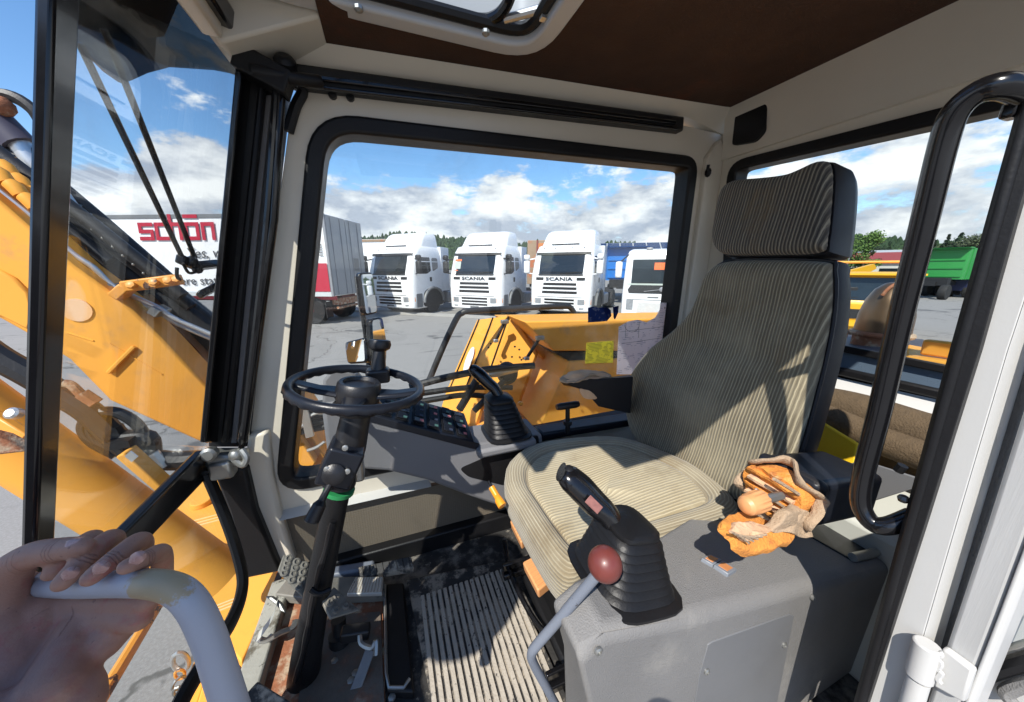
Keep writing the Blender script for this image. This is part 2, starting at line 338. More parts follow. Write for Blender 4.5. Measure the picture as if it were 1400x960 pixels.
g = G(); g.prism([aY(380, 700, YW - .004), aY(583, 657, YW - .004), aY(590, 666, YW - .03), aY(381, 713, YW - .03)], (0, .02, .004)); g.build('sill_strip', 'white', cab, bevel=.002)
# perforated trim down to the floor
g = G(); g.prism([aY(384, 712, YW), aY(700, 640, YW), w(.60, YW, FL + .02), aY(400, 782, YW)], (0, .02, 0)); g.build('wall_trim', 'perf', cab)
g = G(); g.prism([w(.55, YW - .002, -.69), w(1.30, YW - .002, -.69), w(1.30, YW - .002, FL), w(.55, YW - .002, FL)], (0, .02, 0)); g.build('wall_lining', 'beige', cab)
# ---- upper beam between the headliner and the window rail
g = G(); g.loft([[aY(352, 40, 1.0), aY(446, 59, 1.0), aY(996, 145, 1.0), w(1.31, 1.0, .575)], [aY(352, 84, 1.03), aY(410, 95, 1.04), aY(940, 160, 1.045), w(1.31, 1.045, .49)],
    [aY(352, 84, 1.03) + V((0, .06, 0)), aY(410, 95, 1.04) + V((0, .06, 0)), aY(940, 160, 1.045) + V((0, .06, 0)), w(1.31, 1.1, .49)]], closed=False)
g.build('roof_side_beam', 'beige', cab, smooth=30)
g = G(); bbar(g, aY(395, 105, 1.035), aY(930, 172, 1.035), .035, .046); g.build('window_rail', 'tracks', cab, bevel=.006)
g = G(); bbar(g, aY(405, 103, 1.012), aY(924, 168, 1.012), .01, .012); bbar(g, aY(405, 116, 1.014), aY(926, 176, 1.014), .01, .008); g.build('rail_lip', 'blackpaint', cab, bevel=.003)
for u, v in ((455, 131), (479, 134)):
    g = G(); c = aY(u, v, YW); g.lathe([(.010, 0), (.010, .012), (.006, .016)], c, (0, -1, 0), 10); g.build('rubber_plug', 'rubber', cab)
g = G(); c = aY(968, 236, 1.015); g.ball(c, .013, 10, (.8, 1, 1.3)); g.tube([c + V((-.008, -.004, .004)), c + V((-.010, -.006, .024))], .0055, 8); g.build('coat_hook', 'rubber', cab, smooth=60)
# ---- rear wall with its window
XR = 1.262
rw = rounded([aX(996, 222, XR), w(XR, .02, .345), w(XR, .02, -.36), aX(985, 480, XR)], .075, 7)
XN = V((-1, 0, 0))
# window sits in a sheet wall whose head leans in under the headliner
g = G(); holed(g, [w(XR, 1.06, .50), w(XR, -.08, .50), w(XR, -.08, -.42), w(XR, 1.06, -.42)], [inset(rw, .012, XN)], (.05, 0, 0)); g.build('rear_wall', 'beige', cab, bevel=.003)
g = G(); g.loft([[w(1.225, 1.02, .572), w(1.222, -.1, .572)], [w(XR - .012, 1.03, .425), w(XR - .012, -.1, .425)], [w(XR - .012, 1.03, .405), w(XR - .012, -.1, .405)], [w(XR + .02, 1.03, .40), w(XR + .02, -.1, .40)]], closed=False); g.build('rear_beam', 'beige', cab, smooth=30)
g = G(); g.ring([q + XN * .012 for q in rw], [q + XN * .012 for q in inset(rw, .036, XN)], (.07, 0, 0)); g.build('window_seal', 'rubber', cab, bevel=.007, seg=3)
g = G(); g.prism([q + V((.03, 0, 0)) for q in inset(rw, .03, XN)], (.006, 0, 0)); g.build('rear_window', 'glass', cab, smooth=0)
# inner lower glass frame and sill below the rear window
g = G(); bbar(g, aX(1120, 470, XR - .02), aX(1330, 512, XR - .02), .012, .02, (1, 0, 0)); g.build('glass_edge', 'rubber', cab, bevel=.003)
g = G(); g.prism([aX(1120, 474, XR - .012), aX(1330, 516, XR - .012), aX(1330, 545, XR - .012), aX(1120, 496, XR - .012)], (.006, 0, 0)); g.build('blue_strip', mat('blue grey tinted strip', (.10, .14, .19), .25, var=.05), cab)  # flat blue grey strip below the rear pane
g = G(); bbar(g, aX(1120, 501, XR - .025), aX(1330, 549, XR - .025), .02, .024, (1, 0, 0)); g.build('lower_seal', 'rubber', cab, bevel=.006)
g = G(); g.prism([aX(1115, 510, XR - .02), aX(1330, 560, XR - .02), aX(1330, 580, XR - .06), aX(1115, 527, XR - .06)], (.03, 0, .004)); g.build('rear_sill', 'white', cab, bevel=.003)
g = G(); g.prism(rounded([aX(1005, 153, XR - .03), aX(1042, 137, XR - .03), aX(1049, 143, XR - .03), aX(1044, 180, XR - .03), aX(1030, 194, XR - .03), aX(1000, 199, XR - .03)], .012, 3), (.02, 0, 0)); g.build('speaker_grille', 'rubber', cab, bevel=.003)
# corner post between the two windows
g = G(); g.prism([aY(968, 215, 1.03), aY(985, 190, 1.03), w(1.265, 1.03, .46), w(1.265, 1.03, -.7), w(1.175, 1.03, -.7)], (0, .03, 0)); g.build('corner_post', 'beige', cab, bevel=.006)
# ---- roof, headliner, hatch
HZ = .530
HL, HRr = aY(446, 59, 1.0), aY(996, 146, 1.0)
hx0, hx1, hy0, hy1 = -.235, .412, .26, .905
hat = rounded([w(hx0, hy0, HZ), w(hx1, hy0, HZ), w(hx1, hy1, HZ), w(hx0, hy1, HZ)], .12, 7)
g = G(); hzl = lambda x, y: V((x, y, lerp(HL.z, HRr.z, (x - HL.x) / (HRr.x - HL.x))))
holed(g, [hzl(HL.x, -.02), hzl(1.240, -.02), hzl(1.240, 1.003), hzl(HL.x, 1.003)], [rounded([hzl(HL.x + .004, hy0 + .02), hzl(hx1 - .02, hy0 + .02), hzl(hx1 - .02, hy1 - .02), hzl(HL.x + .004, hy1 - .02)], .08, 7)], (0, 0, .012)); g.build('headliner', 'headliner', cab)
g = G(); holed(g, [w(-.28, .06, .622), w(1.32, .06, .622), w(1.32, 1.11, .622), w(-.28, 1.11, .622)], [[q + V((0, 0, .622 - HZ)) for q in hat]], (0, 0, .03)); g.build('roof_panel', 'beige', cab)
hi = [q for q in inset(hat, .042, (0, 0, 1))]
g = G(); g.ring([q + V((0, 0, -.022)) for q in hat], [q + V((0, 0, -.022)) for q in hi], (0, 0, .155)); g.build('hatch_frame', 'white', cab, bevel=.006, seg=3)
g = G(); g.tube([q + V((0, 0, .005)) for q in inset(hat, .050, (0, 0, 1))], .013, 8, closed=True); g.build('hatch_seal', 'rubber', cab)
for (u, v) in ((490, 9), (664, 42)):
    g = G(); c = aZ(u, v, HZ - .022); g.lathe([(.009, 0), (.009, .006), (.004, .010)], c, (0, 0, -1), 8); g.build('hatch_screw', 'galv', cab)
# hatch lid, propped open above the roof, with tube handle and stay
lid = [q + V((0, 0, .15)) for q in inset(hat, .02, (0, 0, 1))]
lid = [V((q.x, q.y, q.z + .10 * (q.y - hy0 - .1))) for q in lid]
g = G(); g.prism(lid, (0, 0, .02)); g.build('hatch_lid', glass('tinted hatch pane', (.80, .84, .88), .6, .1), cab, smooth=0)
g = G(); g.tube(smoothpath([aZ(470, -6, HZ + .01), aZ(560, 12, HZ + .012), aZ(650, 27, HZ + .012), aZ(676, 24, HZ + .012), aZ(692, 8, HZ + .02), aZ(700, -12, HZ + .03)], 5), .012, 10); g.build('hatch_handle', 'blackpaint', cab)
g = G(); g.tube([aZ(690, 26, HZ + .012), aZ(742, 12, HZ + .012)], .009, 10); g.box(aZ(744, 14, HZ + .005), (.016, .014, .035)); g.lathe([(.014, -.01), (.014, .01)], aZ(745, 8, HZ + .01), (1, 0, 0), 10); g.build('hatch_stay', 'steel', cab)
# ---- near side: roof header above the door opening, its gutter
g = G(); g.prism([w(-.28, .065, .62), w(1.31, .065, .62), w(1.31, .065, .40), w(.66, .065, .43), w(.08, .065, .575), w(-.28, .065, .595)], (0, .04, 0)); g.build('door_header', 'beige', cab, bevel=.01)
# ---- front roof beam
g = G(); g.prism([w(-.262, .912, .425), V((HL.x + .002, .912, HL.z)), V((HL.x + .002, .912, HL.z + .10)), w(-.29, .912, .655), w(-.29, .912, .45)], (0, .138, 0)); g.build('front_roof_beam', 'beige', cab, bevel=.006)
g = G(); g.prism([w(-.288, .10, .43), w(-.255, .10, .43), w(-.245, .10, .615), w(-.288, .10, .615)], (0, .81, 0)); g.build('roof_front_rail', 'beige', cab, bevel=.006)
# ---- windscreen: black frame that swings up, pane, lower pane
Rt = V((-.253, 1.0, .417 + H)); Rb = V((-.479, 1.0, -.473 + H)); WN = (Rb - Rt).cross(V((0, 1, 0))).normalized()
if WN.x > 0: WN = -WN                        # points forwards
def ws(u, v, d=0.0): return aP(u, v, Rt + WN * d, WN)
def strip(l, r, m, name, d0=0.0, d1=.03, par=None, bevel=.006):
    """a post standing in the windscreen plane between two edges given as lists of sight lines"""
    a = [ws(*q, d0) for q in l]; b = [ws(*q, d0) for q in r]; g = G()
    lo = [[a[i], b[i], b[i] + WN * (d1 - d0), a[i] + WN * (d1 - d0)] for i in range(len(a))]
    g.loft(lo); return g.build(name, m, par or cab, bevel=bevel)
strip([(74, -40), (50, 735), (43, 960)], [(114, -40), (77, 735), (67, 960)], 'blackpaint', 'windscreen_post', -.006, .008, bevel=.004)
strip([(331, 95), (281, 605)], [(346, 85), (300, 605)], 'blackpaint', 'windscreen_post', -.006, .006, bevel=.003)
strip([(350, 60), (300, -22)], [(350, 92), (284, -12)], 'blackpaint', 'windscreen_head', -.006, .02)
strip([(280, 616), (24, 882)], [(306, 630), (48, 905)], 'blackpaint', 'windscreen_rail', -.008, .012, bevel=.005)
g = G(); g.prism([ws(84, -30, .012), ws(338, 80, .012), ws(290, 622, .012), ws(40, 890, .012)], WN * .005); g.build('windscreen_pane', 'windscreen', cab, smooth=0)
# smoked visor in front of the windscreen top
vis = [(98, -60), (352, -40), (345, 84), (333, 104), (292, 96), (232, 92), (202, 100), (180, 110), (166, 114), (146, 100), (122, 76), (98, 40)]
g = G(); g.prism([ws(u, v, .10) for u, v in vis], WN * .004); g.build('sun_visor', 'smoke', cab, smooth=0)
g = G(); g.prism([ws(u, v, .13) for u, v in [(98, -60), (345, -60), (352, 60), (335, 108), (292, 92), (226, 90), (170, 58), (112, 36)]], WN * .02); g.build('visor_bracket', mat('grey brown visor board', (.075, .07, .066), .6, var=.3, vs=12), cab)
# channels of the right front post, seen beside the windscreen
Y1 = .985
def ystrip(l, r, m, name, y, dy=.03, bevel=.005):
    a = [aY(*q, y) for q in l]; b = [aY(*q, y) for q in r]; g = G()
    g.loft([[a[i], b[i], b[i] + V((0, dy, 0)), a[i] + V((0, dy, 0))] for i in range(len(a))]); return g.build(name, m, cab, bevel=bevel)
ystrip([(332, 80), (284, 612)], [(394, 92), (338, 612)], 'tracks', 'post_channel', 1.03, .05)
ystrip([(352, 118), (301, 606)], [(362, 118), (311, 606)], 'rubber', 'channel_strip', Y1 + .02, .02)
ystrip([(362, 130), (316, 606)], [(371, 130), (323, 606)], 'consolefar', 'channel_strip', Y1 + .04, .01, .001)
ystrip([(376, 108), (365, 300), (322, 608)], [(390, 108), (379, 300), (337, 608)], 'blackpaint', 'gas_strut', Y1 - .01, .02, .008)
g = G(); g.tube(smoothpath([aY(378, 108, .98), aY(362, 330, .98), aY(330, 612, .98)], 6), .007, 8); g.build('strut_rod', 'blackpaint', cab)
# pivot block at the top, latch at the bottom
g = G(); g.lathe([(.018, -.02), (.022, -.01), (.022, .02), (.014, .03)], aY(392, 97, .99), (.1, -1, .9), 14); g.box(aY(362, 100, .98), (.10, .05, .05), Matrix.Rotation(.4, 3, 'Y')); g.tube([aY(342, 96, .96), aY(404, 108, .97), aY(440, 112, .99)], .014, 8); g.build('pivot_block', 'rubber', cab, bevel=.004)
g = G(); g.tube(smoothpath([aY(402, 112, 1.03), aY(414, 124, 1.04), aY(404, 146, 1.04), aY(394, 180, 1.04)], 4), .012, 8); g.build('seal_fold', 'rubber', cab)
lg = thing('windscreen_latch', 'dusty cast windscreen latch at the foot of the black front post', 'latch', aY(310, 622, .97))
g = G(); g.box(aY(312, 625, .985), (.08, .05, .035), Matrix.Rotation(.2, 3, 'Y')); g.box(aY(305, 640, .97), (.05, .04, .05)); g.build('latch_body', 'galv', lg, bevel=.008)
g = G(); g.lathe([(.016, 0), (.018, .02), (.012, .026)], aY(290, 618, .96), (0, -1, .1), 10); g.ball(aY(323, 622, .955), .017, 10); g.build('latch_knob', 'galv', lg)
g = G(); g.tube(smoothpath([aY(320, 628, .95), aY(332, 636, .94), aY(337, 626, .945), aY(330, 615, .955)], 5), .008, 8); g.build('latch_hook', 'galv', lg)
# lower front post, lower pane with its curved seal
def lowfront(l, r, m, name, y, dy, bevel=.005): return ystrip(l, r, m, name, y, dy, bevel)
lowfront([(338, 596), (333, 640), (342, 690), (378, 772)], [(366, 590), (372, 650), (384, 705), (404, 770)], 'beige', 'lower_post', 1.025, .05, .01)
lowfront([(288, 640), (312, 700), (336, 792)], [(336, 640), (350, 700), (384, 782)], 'rubber', 'lower_post_seal', 1.0, .05, .008)
PX = -.486                                      # lower pane leans back towards the floor
L0 = V((-.486, 1.0, -.50 + H)); L1 = V((-.375, 1.0, FL + H)); LN = (L1 - L0).cross(V((0, 1, 0))).normalized()
if LN.x > 0: LN = -LN
def lw(u, v, d=0.0): return aP(u, v, L0 + LN * d, LN)
path = [lw(*q) for q in ((283, 648), (312, 718), (330, 778), (330, 812), (316, 850), (290, 890), (258, 940), (235, 985))]
g = G(); g.tube(smoothpath(path, 5), .018, 8, flat=.6); g.build('lower_pane_seal', 'rubber', cab)
low = smoothpath(path, 3) + [lw(40, 1010), lw(50, 880)]
g = G(); g.prism([q + LN * .006 for q in low], LN * .005); g.build('lower_pane', 'windscreen', cab, smooth=0)
g = G(); g.hexa(bar(w(-.392, 1.03, FL + .012), w(-.392, .14, FL + .012), .055, .05, (1, 0, 0))); g.build('lower_ledge', 'dirtyledge', cab, bevel=.006)
g = G(); g.prism([w(-.425, 1.09, FL + .01), w(-.425, .12, FL + .01), w(-.425, .12, FL - .2), w(-.425, 1.09, FL - .2)], (.02, 0, 0)); g.build('front_skirt', 'blackpaint', cab)
g = G(); g.hexa(bar(w(-.36, 1.035, FL + .02), w(.62, 1.035, FL + .02), .04, .07)); g.build('wall_skirting', 'rubber', cab, bevel=.006)
# ---- wiper on the outside of the windscreen
wip = thing('windscreen_wiper', 'black parallel arm wiper outside the windscreen', 'wiper', ws(262, 360, .06))
for a, b in (((108, 58), (252, 358)), ((142, 40), (270, 362))):
    g = G(); g.tube([ws(*a, .07), ws(*b, .06)], .0046, 8, flat=.6); g.build('wiper_arm', 'blackpaint', wip)
g = G(); bbar(g, ws(246, 354, .06), ws(272, 366, .06), .02, .018); g.ball(ws(262, 358, .05), .013, 10); g.ball(ws(270, 368, .05), .011, 10); g.build('wiper_pivot', 'blackpaint', wip, bevel=.004)
g = G(); g.tube(smoothpath([ws(242, 366, .06), ws(242, 378, .06), ws(246, 382, .06)], 4), .0035, 6); g.tube(smoothpath([ws(250, 360, .05), ws(258, 373, .05), ws(268, 372, .05)], 4), .003, 6); g.build('washer_tube', 'rubber', wip)
g = G(); bbar(g, ws(268, 364, .05), ws(345, 356, .02), .022, .018); bbar(g, ws(272, 404, .05), ws(300, 390, .03), .02, .016); g.build('wiper_bracket', 'blackpaint', wip, bevel=.004)
# ---- near right: door post with rubber seal, hinge, edge of the open door
XP = .62
def xe(tab, v):
    for (v0, u0), (v1, u1) in zip(tab, tab[1:]):
        if v <= v1 or (v1, u1) == tab[-1]: return u0 + (u1 - u0) * (v - v0) / (v1 - v0)
E1 = [(-60, 1440), (130, 1391), (480, 1294), (720, 1229), (960, 1164)]
E2 = [(-60, 1470), (258, 1380), (480, 1316), (720, 1247), (960, 1180)]
E3 = [(-60, 1493), (258, 1400), (480, 1338), (720, 1263), (960, 1186)]
E4 = [(-60, 1560), (443, 1388), (720, 1306), (760, 1294), (960, 1236)]
E5 = [(-60, 1580), (443, 1402), (720, 1320), (760, 1308), (960, 1250)]
E6 = [(-60, 1612), (443, 1436), (720, 1348), (760, 1335), (960, 1268)]
E7 = [(-60, 1690), (443, 1505), (720, 1410), (760, 1396), (960, 1318)]
E8 = [(-60, 1715), (443, 1528), (720, 1432), (760, 1417), (960, 1336)]
VS = (-60, 130, 300, 480, 620, 720, 840, 960, 1040)
def xstrip(ea, eb, name, m, xa, xb, depth, parent=None, bevel=.004):
    g = G(); lo = []
    for v in VS:
        a = aX(xe(ea, v), v, xa); b = aX(xe(eb, v), v, xb); lo.append([a, b, b + V((depth, 0, 0)), a + V((depth, 0, 0))])
    g.loft(lo); return g.build(name, m, parent or cab, bevel=bevel)
xstrip(E1, E2, 'door_seal', 'rubber', XP - .012, XP - .02, .04, bevel=.007)
xstrip(E2, E3, 'door_seal', 'rubber', XP - .012, XP - .010, .03, bevel=.006)
xstrip(E3, E4, 'door_post', 'white', XP, XP, .05, bevel=.001)
xstrip(E4, E5, 'post_edge', 'white', XP - .001, XP + .012, .05, bevel=.006)
xstrip(E5, E6, 'door_gap', 'console', XP + .05, XP + .05, .02)
door = thing('cab_door', 'grey white cab door folded back against the cab side', 'door', aX(1330, 900, XP))
xstrip(E6, E7, 'door_edge', mat('brushed grey door edge', (.46, .46, .45), .5, .1, var=.12, vs=60, stretch=(1, 1, .05), bmp=.1, bs=300), XP + .006, XP + .006, .04, door)
xstrip(E7, E8, 'door_lip', 'white', XP + .002, XP + .008, .05, door)
a = [aX(xe(E8, v), v, XP + .03) for v in VS]
g = G(); g.loft([[q, q + V((.10, -.04, 0)), q + V((.11, -.02, 0)), q + V((.01, .02, 0))] for q in a[:3]]); g.build('door_frame', 'white', door)
g = G(); g.prism([aX(1345, 900, .70), aX(1480, 860, .70), aX(1480, 1040, .70), aX(1300, 1040, .70)], (.04, 0, 0)); g.build('door_panel', 'white', door, bevel=.004)
g = G(); g.tube(smoothpath([aX(1348, 922, .69), aX(1375, 912, .69), aX(1430, 896, .69)], 4), .0085, 8); g.build('door_glass_seal', 'rubber', door)
g = G(); g.tube(smoothpath([aX(1385, 962, .69), aX(1375, 948, .69), aX(1395, 938, .69), aX(1440, 930, .69)], 4), .007, 8); g.build('door_handle', 'console', door)
g = G(); g.prism([aX(1350, 900, .72), aX(1400, 640, .72), aX(1500, 600, .72), aX(1500, 860, .72)], (.006, 0, 0)); g.build('door_glass', 'glass', door, smooth=0)
g = G(); g.tube([aX(1268, 880, XP - .012), aX(1256, 926, XP - .012)], .0125, 16); g.build('hinge_barrel', 'white', door, bevel=.002)
g = G(); g.tube([aX(1256, 928, XP - .012), aX(1232, 1010, XP - .012)], .0105, 16); g.build('hinge_pin', 'white', door)
g = G(); g.prism([aX(1288, 886, XP - .006), aX(1332, 918, XP - .006), aX(1318, 962, XP - .006), aX(1274, 938, XP - .006)], (.012, 0, 0)); g.build('hinge_leaf', 'white', door, bevel=.003)
g = G(); g.tube(smoothpath([aX(1284 + 3 * math.sin(k * 2.3), 890 + k * 5, XP - .012) for k in range(10)], 2), .003, 6); g.build('hinge_weld', 'white', door)
# lower body of the cab beneath the door opening and behind the post
g = G(); g.prism([w(-.40, .10, FL), w(1.30, .10, FL), w(1.30, .10, FL - .12), w(-.40, .10, FL - .12)], (0, .04, 0)); g.build('door_sill', 'beige', cab, bevel=.01)
g = G(); g.prism([w(.70, .075, -.29), w(1.31, .075, -.29), w(1.31, .075, FL), w(.70, .075, FL)], (0, .03, 0)); g.build('near_rear_panel', 'white', cab, bevel=.01)
g = G(); g.box(w(.44, .585, FL - .04), (1.75, .95, .06)); g.build('floor_plate', 'dirtfloor', cab)
g = G(); g.prism([w(1.262, .02, -.36), w(1.262, 1.06, -.36), w(1.262, 1.06, FL), w(1.262, .02, FL)], (.03, 0, 0)); g.build('rear_lower_wall', 'beige', cab)
# grab handle on the door post
gh = thing('grab_handle', 'black gloss grab handle bent from tube beside the door post', 'handle', aX(1200, 715, .62))
hp = [aX(1400, 126, .60), aX(1372, 118, .58), aX(1338, 126, .575), aX(1307, 152, .575), aX(1290, 195, .58), aX(1262, 310, .59), aX(1232, 430, .60), aX(1203, 560, .61), aX(1180, 650, .615), aX(1177, 690, .615), aX(1192, 715, .615), aX(1215, 719, .62), aX(1250, 706, .64)]
g = G(); g.tube(smoothpath(hp, 5), .0116, 14); g.build('handle_tube', 'blackpaint', gh)
g = G(); g.box(aX(1388, 140, .615), (.02, .012, .03)); g.build('handle_bracket', 'blackpaint', gh, bevel=.003)
g = G(); g.ball(aX(1235, 682, .61), .006, 8); g.build('handle_stud', 'blackpaint', gh)
# ================================================================== driver seat
def pillow(g, loop, n, prof):
    c = sum(loop, V((0, 0, 0))) / len(loop)
    g.loft([[c + (q - c) * s + n * h for q in loop] for s, h in prof])
seat = thing('driver_seat', 'striped fabric driver seat with black vinyl sides and sun bleached cushion', 'seat', w(.55, .63, FL))
BU = V((.19, 0, .98)).normalized(); BW = V((math.sin(R(7)), math.cos(R(7)), 0)); BN = BW.cross(BU).normalized()
if BN.x > 0: BN = -BN                        # the backrest faces the front
B0 = w(.80, .42, -.48)
def bp(u, v, d=0.0): return aP(u, v, B0 + BN * d, BN)
bo = [bp(*q) for q in ((1000, 352), (1120, 352), (1136, 366), (1136, 420), (1126, 480), (1110, 545), (1092, 610), (1072, 662), (1040, 686), (990, 684), (930, 655), (884, 622), (860, 592), (853, 552), (860, 516), (884, 480), (918, 452), (944, 425), (958, 395), (970, 366))]
bl = smoothpath(bo, 3, True)
g = G(); pillow(g, bl, BN, [(.90, -.075), (.985, -.068), (1.0, -.05), (1.0, -.028), (.992, -.022)]); g.build('backrest_shell', 'vinyl', seat, smooth=50)
cb = sum(bl, V((0, 0, 0))) / len(bl); g = G(); loops = []
for s_, h_ in [(.985, -.030), (.985, -.014), (.965, .004), (.93, .014), (.86, .019), (.74, .012), (.60, .004), (.45, .002), (.30, .004), (.15, .006), (.01, .006)]:
    lo = []
    for q in bl:
        d = (q - cb) * s_; hz = d.dot(BU) / .3; lum = .016 * math.exp(-((hz + .35) / .35) ** 2) * (1 - s_ ** 3) - .012 * math.exp(-((hz - .28) / .07) ** 2) * (1 - s_ ** 4)
        lo.append(cb + d + BN * (h_ + lum))
    loops.append(lo)
g.loft(loops); g.build('backrest', 'fabric', seat, smooth=60, sub=1)
g = G(); g.tube([cb + (q - cb) * .990 + BN * -.018 for q in bl], .0045, 6, closed=True); g.build('backrest_piping', 'vinyl', seat)
ho = [bp(*q, .012) for q in ((1003, 247), (1040, 243), (1080, 238), (1108, 227), (1126, 219), (1136, 222), (1139, 245), (1136, 290), (1131, 330), (1122, 347), (1060, 350), (1000, 350), (982, 345), (974, 330), (977, 300), (985, 262))]
hl = smoothpath(ho, 3, True); ch = sum(hl, V((0, 0, 0))) / len(hl)
g = G(); pillow(g, hl, BN, [(.80, -.105), (.93, -.098), (.99, -.075), (1.0, -.02), (.985, -.012)]); g.build('headrest_shell', 'vinyl', seat, smooth=60)
g = G(); pillow(g, hl, BN, [(.98, -.02), (.985, -.004), (.955, .012), (.88, .020), (.7, .023), (.4, .022), (.01, .02)]); g.build('headrest', 'fabrichead', seat, smooth=60, sub=1)
g = G()
for k in (-1, 1): g.tube([cb + BU * .2 + BW * .06 * k - BN * .05, ch - BU * .02 + BW * .06 * k - BN * .05], .006, 8)
o = g.build('headrest_posts', 'steel', seat); o.name = 'headrest_post'
# cushion
co = [aZ(*q, -.565) for q in ((696, 628), (730, 606), (790, 597), (850, 597), (905, 615), (960, 640), (1004, 676), (1006, 698), (950, 718), (880, 740), (820, 766), (785, 788), (762, 780), (735, 742), (708, 696), (690, 660))]
cl_ = smoothpath(co, 3, True); cc_ = sum(cl_, V((0, 0, 0))) / len(cl_); UP = V((0, 0, 1)); loops = []
for s_, h_ in [(.93, -.082), (.985, -.078), (1.0, -.055), (1.0, -.028), (.988, -.008), (.955, .004), (.90, .011), (.84, .012), (.79, .007), (.765, -.004), (.76, -.006)]:
    loops.append([cc_ + (q - cc_) * s_ + UP * (h_ + .012 * max(0, (q - cc_).x) / .25 * (1 - s_) ) for q in cl_])
g = G(); g.loft(loops, True, False); cu_ = g.build('cushion_border', 'fabricborder', seat, smooth=60); nl = len(cl_); at_ = cu_.data.attributes.new('stripe', 'FLOAT', 'POINT'); cum = 0; vals = []
for i in range(len(loops)):
    if i: cum += (loops[i][0] - loops[i - 1][0]).length
    vals += [cum] * nl
at_.data.foreach_set('value', vals)
loops = [[cc_ + (q - cc_) * s_ + UP * (h_ + .012 * max(0, (q - cc_).x) / .25 * (1 - s_)) for q in cl_] for s_, h_ in ((.765, -.012), (.762, -.004), (.745, .003), (.70, .005), (.5, .002), (.25, -.004), (.01, -.006))]
g = G(); g.loft(loops); g.build('cushion', 'fabricseat', seat, smooth=60)
g = G(); g.tube([cc_ + (q - cc_) * .765 + UP * (-.003 + .012 * max(0, (q - cc_).x) / .25 * .235) for q in cl_], .003, 6, closed=True); g.build('cushion_piping', 'fabricborder', seat)
g = G(); pillow(g, cl_, UP, [(.72, -.13), (.76, -.125), (.80, -.078), (.80, -.074)]); g.build('cushion_pan', 'vinyl', seat, smooth=50)
g = G(); g.box(w(.56, .64, -.84), (.40, .30, .26)); g.box(w(.56, .64, -.975), (.46, .34, .03)); g.build('suspension', 'rubber', seat, bevel=.01)
g = G()
for k in (0, 1):
    y = .475 + k * .30; g.hexa(bar(w(.26, y, -.93), w(.86, y, -.93), .03, .02)); g.hexa(bar(w(.26, y, -.905), w(.86, y, -.905), .012, .03))
g.build('slide_rail', 'blackpaint', seat, bevel=.003)['kind'] = 'stuff'
g = G(); g.tube(smoothpath([aZ(690, 740, -.90), aZ(697, 780, -.92), aZ(720, 830, -.93), aZ(742, 862, -.93), aZ(752, 862, -.92)], 5), .008, 8); g.build('slide_lever', 'blackpaint', seat)
# two peach adjuster handles at the front of the seat
for nm, px_, z_ in (('height_handle', [(697, 712), (706, 706), (722, 733), (712, 742)], -.73), ('tilt_handle', [(714, 768), (737, 756), (755, 792), (735, 808)], -.72)):
    q = [aZ(*p, z_) for p in px_]; g = G(); g.prism(q, (.006, .004, -.032)); hd = g.build(nm, 'knobpeach', seat, bevel=.005, seg=3)
    g = G()
    for k in range(7):
        t = (k + .5) / 7; a = lerp(q[0], q[3], t); b = lerp(q[1], q[2], t); g.tube([lerp(a, b, .08) + UP * .001, lerp(a, b, .92) + UP * .001], .0022, 5)
    rb = g.build('grip_rib', 'knobpeach', hd); rb['kind'] = 'stuff'
    c = sum(q, V((0, 0, 0))) / 4; g = G(); g.tube([c + V((.0, 0, -.02)), c + V((.09, .06, -.02))], .008, 8); g.build('handle_arm', 'blackpaint', hd)
# far armrest with split cover
g = G(); ya = .90
g.loft([[aY(u, v, y) for (u, v, y) in lo] for lo in ([(768, 523, .93), (764, 518, .86), (766, 522, .86), (770, 527, .93)], [(792, 520, .94), (790, 518, .86), (800, 535, .86), (800, 532, .93)],
     [(822, 517, .94), (822, 518, .86), (818, 556, .86), (818, 550, .94)], [(862, 512, .94), (866, 515, .86), (862, 566, .86), (860, 560, .94)])])
arm = g.build('far_armrest', 'vinyl', seat, bevel=.008); arm.name = 'armrest'; arm['label'] = 'black armrest with its foam showing through the torn end'
random.seed(3)
def lump(pts, thick, m, name, parent, seed=0, amp=.006, sub=2, nrm=None):
    """a soft torn slab from an outline, ragged and uneven"""
    pts = [V(p) for p in pts]; c = sum(pts, V((0, 0, 0))) / len(pts); nr = V(nrm).normalized() if nrm else (pts[1] - pts[0]).cross(pts[2] - pts[0]).normalized(); g = G(); loops = []
    lp = smoothpath(pts, 6, True)
    for s_, h_ in ((.05, -.5), (.55, -.5), (.96, -.5), (1, -.40), (1.01, 0), (1, .38), (.95, .5), (.55, .5), (.05, .5)):
        lo = []
        for q in lp:
            p = c + (q - c) * s_ + nr * h_ * thick; lo.append(p + noise.noise_vector(p * 40 + V((seed, 0, 0))) * amp + noise.noise_vector(p * 160 + V((seed, 3, 0))) * amp * .35)
        loops.append(lo)
    g.loft(loops); return g.build(name, m, parent, smooth=38 if 'foam' in name else 70, sub=0 if 'foam' in name else 1)
lump([aY(766, 518, .87), aY(784, 510, .88), aY(808, 507, .90), aY(832, 513, .89), aY(805, 517, .86), aY(784, 521, .855)], .018, 'foampeach', 'armrest_foam', arm, 2, .005)
lump([aY(764, 519, .865), aY(790, 507, .92), aY(828, 509, .92), aY(834, 517, .88), aY(812, 513, .87), aY(795, 519, .852), aY(778, 524, .85)], .006, 'cloth', 'torn_cover', arm, 5, .006)
lump([aY(793, 532, .858), aY(806, 535, .858), aY(816, 544, .858), aY(806, 546, .858), aY(797, 542, .858)], .004, 'foampeach', 'foam_patch', arm, 8, .002)
